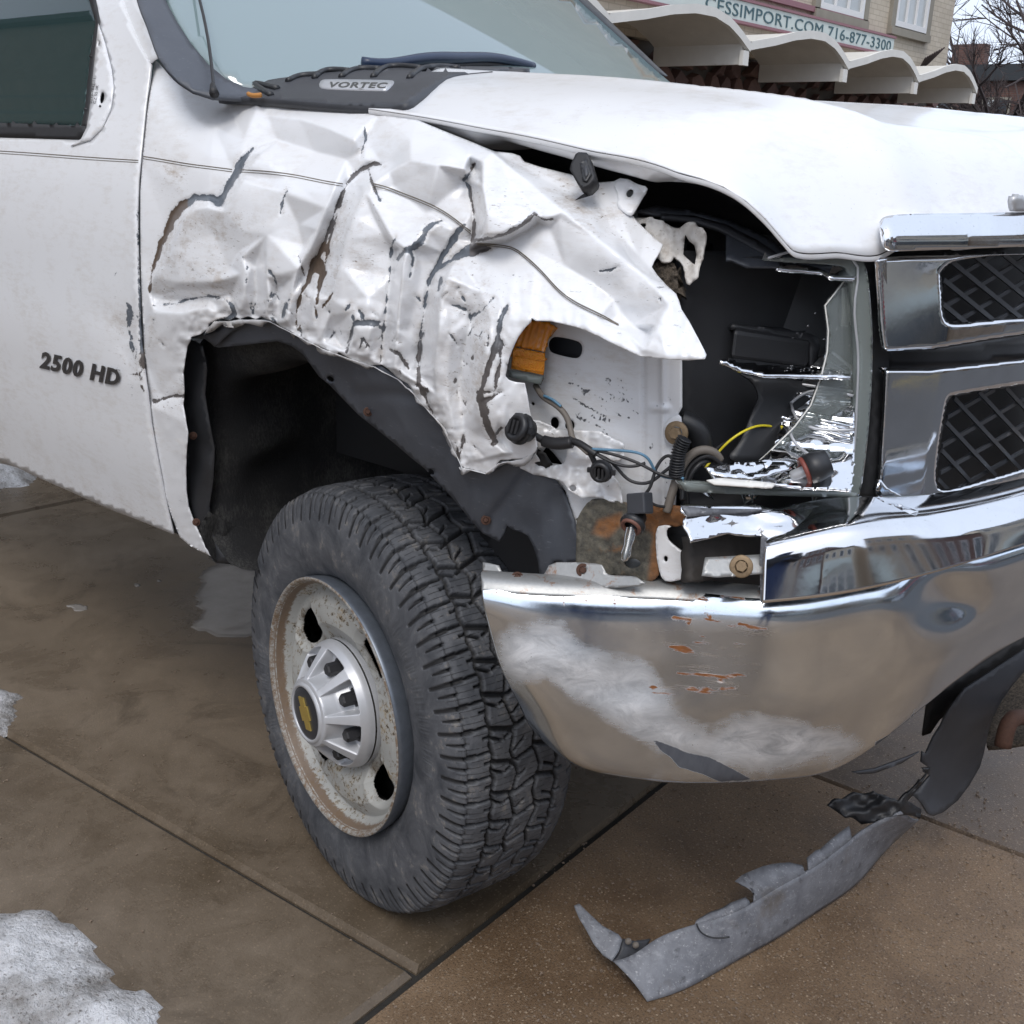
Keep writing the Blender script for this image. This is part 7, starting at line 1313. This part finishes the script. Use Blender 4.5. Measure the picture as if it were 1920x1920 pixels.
# ================================================================== the photographer, standing just behind the viewpoint (seen in the bumper)
per = empty('person', (CAM[0]-_h[0]*.42+.05, CAM[1]-_h[1]*.42, 0), 'person in blue jeans and dark coat, seen only as a reflection in the bumper', 'person'); pr_ = np.array(per.location); back_ = -_h; sd_ = _r
def PT(s_, f_, z_): return pr_+sd_*s_+back_*f_+np.array([0, 0, z_])
def skin(name, pts, edges, rad, mat, parent, root=0, sub_=2):
    me = bpy.data.meshes.new(name); me.from_pydata([tuple(p) for p in pts], edges, []); o = bpy.data.objects.new(name, me); put(o, parent); me.materials.append(mat)
    m = o.modifiers.new('skin', 'SKIN'); 
    if not me.skin_vertices: bpy.context.view_layer.update()
    for i, r in enumerate(rad): v_ = me.skin_vertices[0].data[i]; v_.radius = (r, r) if not isinstance(r, tuple) else r; v_.use_root = (i == root)
    sb_ = o.modifiers.new('smooth', 'SUBSURF'); sb_.levels = sb_.render_levels = sub_; return o
try:
    M['coat'] = mat_simple('dark_coat', (.03, .032, .04), .85, bump=.002); M['skin'] = mat_simple('skin', (.55, .33, .24), .5); M['hair'] = mat_simple('hair', (.04, .03, .02), .7)
    P_ = [PT(0, 0, .95), PT(-.10, 0, .88), PT(-.12, .0, .50), PT(-.13, .04, .10), PT(-.14, -.10, .045), PT(.10, 0, .88), PT(.12, -.02, .50), PT(.13, .04, .10), PT(.14, -.10, .045), PT(0, 0, 1.15), PT(0, .02, 1.38), PT(0, .02, 1.50), PT(0, -.02, 1.60), PT(0, -.03, 1.72),
          PT(-.19, .02, 1.42), PT(-.24, .0, 1.16), PT(-.10, -.22, 1.26), PT(.19, .02, 1.42), PT(.24, .0, 1.16), PT(.10, -.22, 1.26)]
    skin('body', P_, [(0, 1), (1, 2), (2, 3), (3, 4), (0, 5), (5, 6), (6, 7), (7, 8), (0, 9), (9, 10), (10, 11), (11, 12), (12, 13), (10, 14), (14, 15), (15, 16), (10, 17), (17, 18), (18, 19)],
         [(.15, .11), .09, .06, .045, .045, .09, .06, .045, .045, (.15, .11), (.17, .11), .055, .085, .075, .07, .05, .035, .07, .05, .035], M['denim'], per)
    Q_ = [PT(0, 0, .98), PT(0, 0, 1.15), PT(0, .02, 1.38), PT(-.19, .02, 1.42), PT(-.24, .0, 1.16), PT(-.12, -.19, 1.245), PT(.19, .02, 1.42), PT(.24, .0, 1.16), PT(.12, -.19, 1.245), PT(0, .02, 1.49)]
    skin('coat', Q_, [(0, 1), (1, 2), (2, 3), (3, 4), (4, 5), (2, 6), (6, 7), (7, 8), (2, 9)], [(.18, .14), (.18, .13), (.20, .14), .09, .065, .05, .09, .065, .05, .07], M['coat'], per)
except Exception as ex: print('person', ex)
